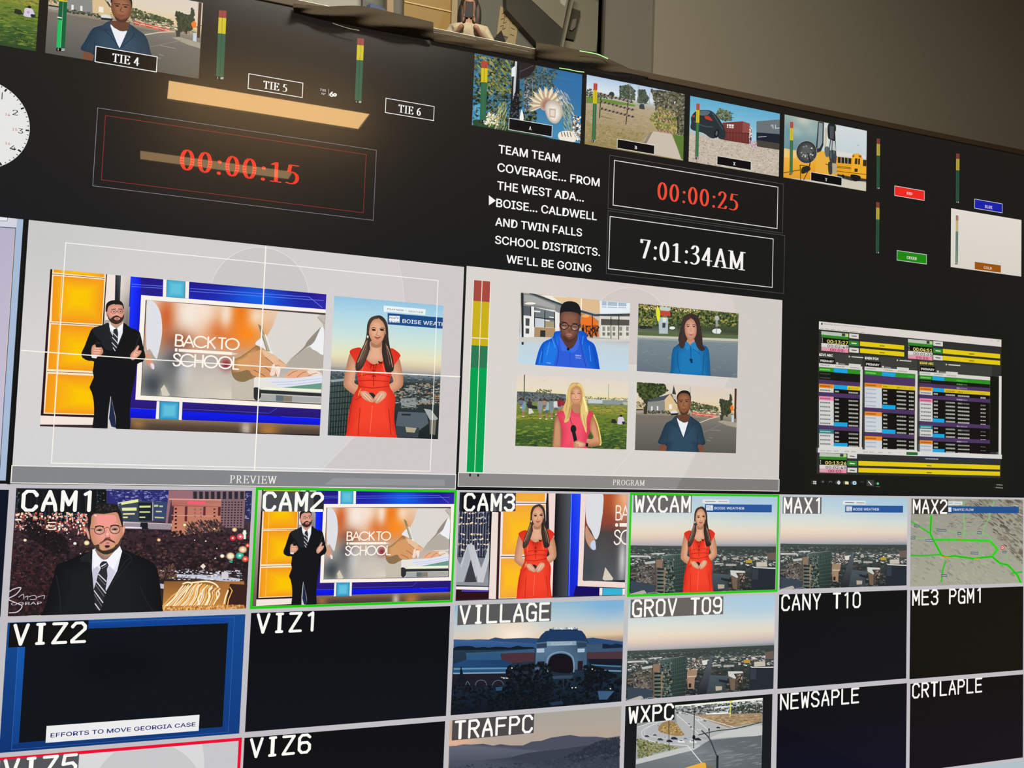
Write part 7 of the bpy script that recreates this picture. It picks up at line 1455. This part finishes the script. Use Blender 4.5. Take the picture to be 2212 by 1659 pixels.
big_label(o, 'S', [(190, 98), (824, 100), (818, 288), (186, 288)], 'WXCAM', 200, 274, 110, 808, '6c6868', .15)
o, r = city_in('MAX1', [(1687, 1073), (1959.3, 1074.8), (1959, 1264), (1684, 1274)], 'picture window MAX1 with a town at dusk and a weather title')
wtitle(o, 'N', [(520, 782), (730, 786), (730, 820), (520, 818)], [(540, 828), (1080, 832), (1078, 894), (538, 894)], "550,838 602,839 602,882 550,882", 'BOISE WEATHER', (614, 855, 874, 842), r)
big_label(o, 'S', [(1810, 115), (2215 + 17, 122), (2212 + 17, 300), (1808, 300)], 'MAX1', 1818, 287, 130, 2212, '6c6868', .15)
o, r = lpane('MAX2', [(1967.4, 1076), (2209, 1079.4), (2210.4, 1261), (1966, 1265)], draw=mapflow, lab='picture window MAX2 with a relief map and green traffic routes', fr='N')
p = Pen('N', r); p.fill('dfe2de', [(1500, 788), (1638, 792), (1636, 826), (1500, 824)]); p.line('8a949c', 6, "1505,806 1545,807"); p.line('a0a8ac', 6, "1565,808 1620,810"); p.fill('22528e', [(1500, 834), (2162, 842), (2160, 903), (1500, 898)])
p.poly('e8ecf2', "1504,846 1532,846 1532,888 1504,888"); p.text('TRAFFIC FLOW', (1544, 878), 1740, 848, 'e6ecf4', wt=.01); p.line('c8d4e0', 4, "2090,828 2155,831"); p.build('caption', o, 'blue title bar reading TRAFFIC FLOW')
big_label(o, 'N', [(1168, 768), (1502, 772), (1500, 910), (1166, 908)], 'MAX2', 1172, 898, 778, 1494, '34322f', .15)
# second row
def ink_(p, r): p.soft(r, 6, 6, [(0, '0c0e12'), (1, '0e121a')])
o, r = lpane('VIZ2', [(15.2, 1346.3), (530.4, 1325.6), (516.5, 1583.3), (-1, 1627.6)], draw=viz2, lab='picture window VIZ2 with a blue frame around black', fr='O')
p = Pen('U', r); p.fill('f0eff0', [(398, 1305), (1703, 1200), (1695, 1335), (388, 1450)]); p.text('EFFORTS TO MOVE GEORGIA CASE', (430, 1398), 1668, 1348, '1c2470', wt=.022); p.build('caption', o, 'white strip reading EFFORTS TO MOVE GEORGIA CASE')
big_label(o, 'O', [(80, 1208), (752, 1184), (748, 1392), (74, 1412)], 'VIZ2', 104, 1392, 1228, 734, '101113', .16)
o, r = lpane('VIZ1', [(543, 1324.8), (973.4, 1308.4), (962.8, 1545.3), (528.4, 1582.5)], draw=ink_, lab='black picture window VIZ1'); big_label(o, 'Q', None, 'VIZ1', 208, 1290, 1138, 700, None, .16)
o, r = lpane('VILLAGE', [(982.8, 1307.9), (1348.6, 1295.8), (1341.6, 1515.7), (973.1, 1544.7)], draw=village, lab='picture window VILLAGE with a domed building at sunset', fr='W'); big_label(o, 'W', [(212, 142), (1084, 108), (1078, 288), (203, 325)], 'VILLAGE', 220, 310, 152, 1066, '5a5a5a', .15)
o, r = city_in('GROV', [(1357.9, 1294.7), (1675, 1285.4), (1669.9, 1487.5), (1352, 1513.4)], 'picture window GROV T09 with a town at dusk'); big_label(o, 'X', [(268, 85), (1132, 58), (1128, 224), (262, 258)], 'GROV T09', 278, 244, 98, 1118, '6a6462', .15)
o, r = lpane('CANY', [(1682.5, 1283.7), (1959, 1275), (1957.7, 1466.6), (1679.5, 1487)], draw=ink_, lab='black picture window CANY T10'); big_label(o, 'T', None, 'CANY T10', 110, 274, 146, 797, None, .14)
o, r = lpane('ME3', [(1965.7, 1274.5), (2210.3, 1267.5), (2209.8, 1448.4), (1965.2, 1465.9)], draw=lambda p, r: p.soft(r, 6, 6, [(0, '0e0f0c'), (1, '0f110e')]), lab='black picture window ME3 PGM1'); big_label(o, 'T', None, 'ME3 PGM1', 1243, 228, 106, 1836, None, .14)
# third row
o, r = lpane('VIZ5', [(-14, 1647), (514.5, 1598.5), (503, 1858), (-30, 1930)], draw=lambda p, r: p.soft(r, 8, 8, [(0, 'dcdcdc'), (1, 'd4d4d6')]), lab='picture window VIZ5, pale grey with a red border')
p = Pen('P', r); p.sm('cbcbcd', _el(320, 1720, 122, 118, n=30)); p.poly('c9c9cd', "436,1600 441,1640 440,1700 516,1700 516,1590"); p.build('backdrop', o)
tally(o, [(-14, 1647), (514.5, 1598.5), (503, 1858), (-30, 1930)], 'f00a34', .014, 'red border')
big_label(o, 'U', [(0, 1592), (672, 1532), (668, 1740), (-10, 1800)], 'VIZ5', 20, 1768, 1598, 655, '55575a', .16)
o, r = lpane('VIZ6', [(527.7, 1594), (961.6, 1557.6), (952, 1800), (515, 1850)], draw=ink_, lab='black picture window VIZ6'); big_label(o, 'V', None, 'VIZ6', 150, 1568, 1418, 676, None, .16)
o, r = lpane('TRAFPC', [(971, 1556), (1342, 1526), (1336, 1750), (963, 1790)], draw=trafpc, lab='picture window TRAFPC with hazy hills at sunset', fr='W'); big_label(o, 'W', [(162, 1212), (924, 1152), (918, 1332), (153, 1402)], 'TRAFPC', 176, 1385, 1230, 910, '4c4a4a', .15)
o, r = lpane('WXPC', [(1351, 1524.5), (1669, 1500), (1664, 1705), (1345, 1740)], draw=wxpc, lab='picture window WXPC with a busy road junction from above', fr='X'); big_label(o, 'X', [(222, 1095), (678, 1055), (676, 1210), (218, 1245)], 'WXPC', 244, 1238, 1098, 668, '1a1a1b', .15)
o, r = lpane('NEWS', [(1679.5, 1498), (1958.6, 1476.5), (1957, 1672), (1676, 1700)], draw=lambda p, r: p.soft(r, 6, 6, [(0, '0c0d12'), (1, '0f0f24')]), lab='black picture window NEWSAPLE'); big_label(o, 'T', None, 'NEWSAPLE', 98, 1132, 1006, 784, None, .14)
o, r = lpane('CRTL', [(1965.5, 1475.5), (2210.5, 1458), (2209, 1641), (1965, 1663)], draw=lambda p, r: p.soft(r, 6, 6, [(0, '0d0d0f'), (1, '10101a')]), lab='black picture window CRTLAPLE'); big_label(o, 'T', None, 'CRTLAPLE', 1243, 1032, 914, 1850, None, .14)
zero(); r = quadrect('P', [(1965, 1671), (2211, 1646.5), (2211, 1800), (1965, 1800)]); pane(LO, r, 'b4c4cc', 'picture_window', 'pale blue top edge of a picture window in the lower right corner')
for q, c, lab in (([(-480, 1054), (20.5, 1056), (0, 1331), (-500, 1352)], '0a1524', 'dark picture window cut off at the left of CAM1'), ([(-520, 1368), (0, 1347), (-16, 1628), (-540, 1660)], '8ec4dc', 'pale blue picture window cut off at the left of VIZ2')):
    zero(); r = quadrect('P', q); pane(LO, r, c, 'picture_window', lab)

# ------------------------------------------------------------------ the photographer's reflection holding a phone, built as a person behind the glass
M_SKIN = plain('skin', '98705e', .6); M_JKT = plain('jacket_beige', 'a79c86', .8, bump=.6, scale=14, var=.35); M_HAIR = plain('hair_dark', '2c2320', .6); M_PANTS = plain('trousers_dark', '26282c', .8)
PYY = 7.0
def skin_body(name, verts, edges, rad, mat, parent=None, root=0, sub=2):
    me = bpy.data.meshes.new(name); me.from_pydata([tuple(v) for v in verts], edges, []); me.materials.append(mat)
    o = bpy.data.objects.new(name, me); COL.objects.link(o)
    o.modifiers.new('skin', 'SKIN'); o.modifiers.new('sub', 'SUBSURF').levels = sub; o.modifiers['sub'].render_levels = sub
    if not me.skin_vertices: 
        bm = bmesh.new(); bm.from_mesh(me); bm.verts.layers.skin.verify(); bm.to_mesh(me); bm.free()
    for i, r in enumerate(rad): me.skin_vertices[0].data[i].radius = r if isinstance(r, tuple) else (r, r); me.skin_vertices[0].data[i].use_root = (i == root)
    bpy.context.view_layer.update()
    m2 = bpy.data.meshes.new_from_object(o.evaluated_get(bpy.context.evaluated_depsgraph_get()))
    o.modifiers.clear(); o.data = m2
    for pl in m2.polygons: pl.use_smooth = True
    if not m2.materials: m2.materials.append(mat)
    if parent: o.parent = parent; o.matrix_parent_inverse = parent.matrix_world.inverted()
    return o
hc = ray_at(1014, 19, PYY)                # middle of the head
S_ = .92
TH = math.atan2(hc.x - mw.translation.x, hc.y - mw.translation.y)
def PT(dx, dy, dz):
    dx, dy = dx * math.cos(TH) + dy * math.sin(TH), -dx * math.sin(TH) + dy * math.cos(TH)
    return Vector((hc.x + dx * S_, hc.y + dy * S_, hc.z + dz * S_))
person = empty('person', (hc.x, hc.y, FZ), 'reflected person in a pale patterned jacket holding a dark phone up before the face', 'person')
hips = -.78
V = [PT(0, 0, hips), PT(0, 0, -.6), PT(0, 0, -.42), PT(0, 0, -.27), PT(0, -.01, -.17), PT(0, -.01, -.06), PT(0, -.015, .04), PT(0, -.01, .09),
     PT(-.17, 0, -.27), PT(-.27, -.05, -.48), PT(-.13, -.26, -.42), PT(-.06, -.33, -.33), PT(.17, 0, -.27), PT(.27, -.05, -.48), PT(.13, -.26, -.42), PT(.06, -.33, -.33),
     PT(-.1, 0, -.86), PT(-.11, -.02, -1.28), PT(-.11, .02, -1.64), PT(-.11, -.1, -1.68), PT(.1, 0, -.86), PT(.11, -.02, -1.28), PT(.11, .02, -1.64), PT(.11, -.1, -1.68)]
E_ = [(0, 1), (1, 2), (2, 3), (3, 4), (4, 5), (5, 6), (6, 7), (3, 8), (8, 9), (9, 10), (10, 11), (3, 12), (12, 13), (13, 14), (14, 15), (0, 16), (16, 17), (17, 18), (18, 19), (0, 20), (20, 21), (21, 22), (22, 23)]
Rr = [(.17, .12), (.15, .11), (.18, .12), (.14, .10), (.055, .055), (.075, .085), (.088, .1), (.06, .07), .065, .052, .04, .032, .065, .052, .04, .032, .1, .065, .045, .04, .1, .065, .045, .04]
skin_body('body', V, E_, [tuple(a * S_ for a in r) if isinstance(r, tuple) else r * S_ for r in Rr], M_SKIN, person)
J = [PT(0, .0, -.74), PT(0, .0, -.6), PT(0, .0, -.42), PT(0, .0, -.26), PT(-.17, 0, -.27), PT(-.27, -.05, -.48), PT(-.07, -.31, -.36), PT(.17, 0, -.27), PT(.27, -.05, -.48), PT(.07, -.31, -.36), PT(0, 0, -.2)]
skin_body('jacket', J, [(0, 1), (1, 2), (2, 3), (3, 4), (4, 5), (5, 6), (3, 7), (7, 8), (8, 9), (3, 10)], [tuple(a * S_ for a in r) if isinstance(r, tuple) else r * S_ for r in [(.2, .15), (.19, .14), (.21, .15), (.17, .13), .09, .075, .052, .09, .075, .052, (.08, .08)]], M_JKT, person)
T = [PT(0, 0, -.76), PT(-.1, 0, -.88), PT(-.11, -.02, -1.28), PT(-.11, .02, -1.62), PT(.1, 0, -.88), PT(.11, -.02, -1.28), PT(.11, .02, -1.62)]
skin_body('trousers', T, [(0, 1), (1, 2), (2, 3), (0, 4), (4, 5), (5, 6)], [(.19, .14), .12, .08, .065, .12, .08, .065], M_PANTS, person)
def blob(name, c, r, mat, parent, seg=20):
    bm = bmesh.new(); bmesh.ops.create_uvsphere(bm, u_segments=seg, v_segments=14, radius=1)
    for v in bm.verts: v.co = Vector((v.co.x * r[0], v.co.y * r[1], v.co.z * r[2])) + c
    me = bpy.data.meshes.new(name); bm.to_mesh(me); bm.free(); me.materials.append(mat)
    for pl in me.polygons: pl.use_smooth = True
    o = bpy.data.objects.new(name, me); COL.objects.link(o); o.parent = parent; o.matrix_parent_inverse = parent.matrix_world.inverted(); return o
# hair: cap plus long sides
bm = bmesh.new()
for c, r in ((PT(0, .03, .05), (.108, .11, .115)), (PT(-.085, .02, -.09), (.045, .07, .17)), (PT(.085, .02, -.09), (.05, .07, .18)), (PT(0, .07, -.1), (.1, .06, .19))):
    g = bmesh.ops.create_uvsphere(bm, u_segments=18, v_segments=12, radius=1)
    for v in g['verts']: v.co = Vector((v.co.x * r[0] * S_, v.co.y * r[1] * S_, v.co.z * r[2] * S_)) + c
me = bpy.data.meshes.new('hair'); bm.to_mesh(me); bm.free(); me.materials.append(M_HAIR)
for pl in me.polygons: pl.use_smooth = True
o = bpy.data.objects.new('hair', me); COL.objects.link(o); o.parent = person; o.matrix_parent_inverse = person.matrix_world.inverted()
blob('nose', PT(0, -.115, .0), (.012, .016, .022), M_SKIN, person, 10)
for s_ in (-1, 1): blob('eye', PT(.033 * s_, -.098, .03), (.013, .01, .008), M_HAIR, person, 10)
blob('mouth', PT(0, -.1, -.045), (.025, .01, .008), plain('lips', '8c4a44', .5), person, 10)
# hands: palm with four fingers and a thumb each, closed round the phone's edges
for s_ in (-1, 1):
    W_ = PT(.06 * s_, -.33, -.33); V = [W_, PT(.055 * s_, -.35, -.29)]; E_ = [(0, 1)]; Rr = [.028, .03]
    for k in range(4):
        z = -.295 + k * .02; b0 = len(V)
        V += [PT(.048 * s_, -.365, z), PT(.03 * s_, -.385 + .004 * k, z + .006), PT((.008 + .003 * k) * s_, -.378, z + .008)]; E_ += [(1, b0), (b0, b0 + 1), (b0 + 1, b0 + 2)]; Rr += [.0095, .009, .0075]
    b0 = len(V); V += [PT(.052 * s_, -.345, -.26), PT(.04 * s_, -.34, -.23)]; E_ += [(1, b0), (b0, b0 + 1)]; Rr += [.011, .009]
    skin_body('hand', V, E_, [r * S_ for r in Rr], M_SKIN, person, 0, 1)
PV_ = [PT(x, y, z) for z in (-.29, -.11) for x, y in ((-.042, -.41), (.042, -.41), (.042, -.4), (-.042, -.4))]
ph = mesh_obj('phone', PV_, [(0, 3, 2, 1), (4, 5, 6, 7), (0, 1, 5, 4), (1, 2, 6, 5), (2, 3, 7, 6), (3, 0, 4, 7)], plain('phone_black', '101114', .7), None, .004)
ph['label'] = 'dark phone held upright in both hands before the face'; ph['category'] = 'phone'
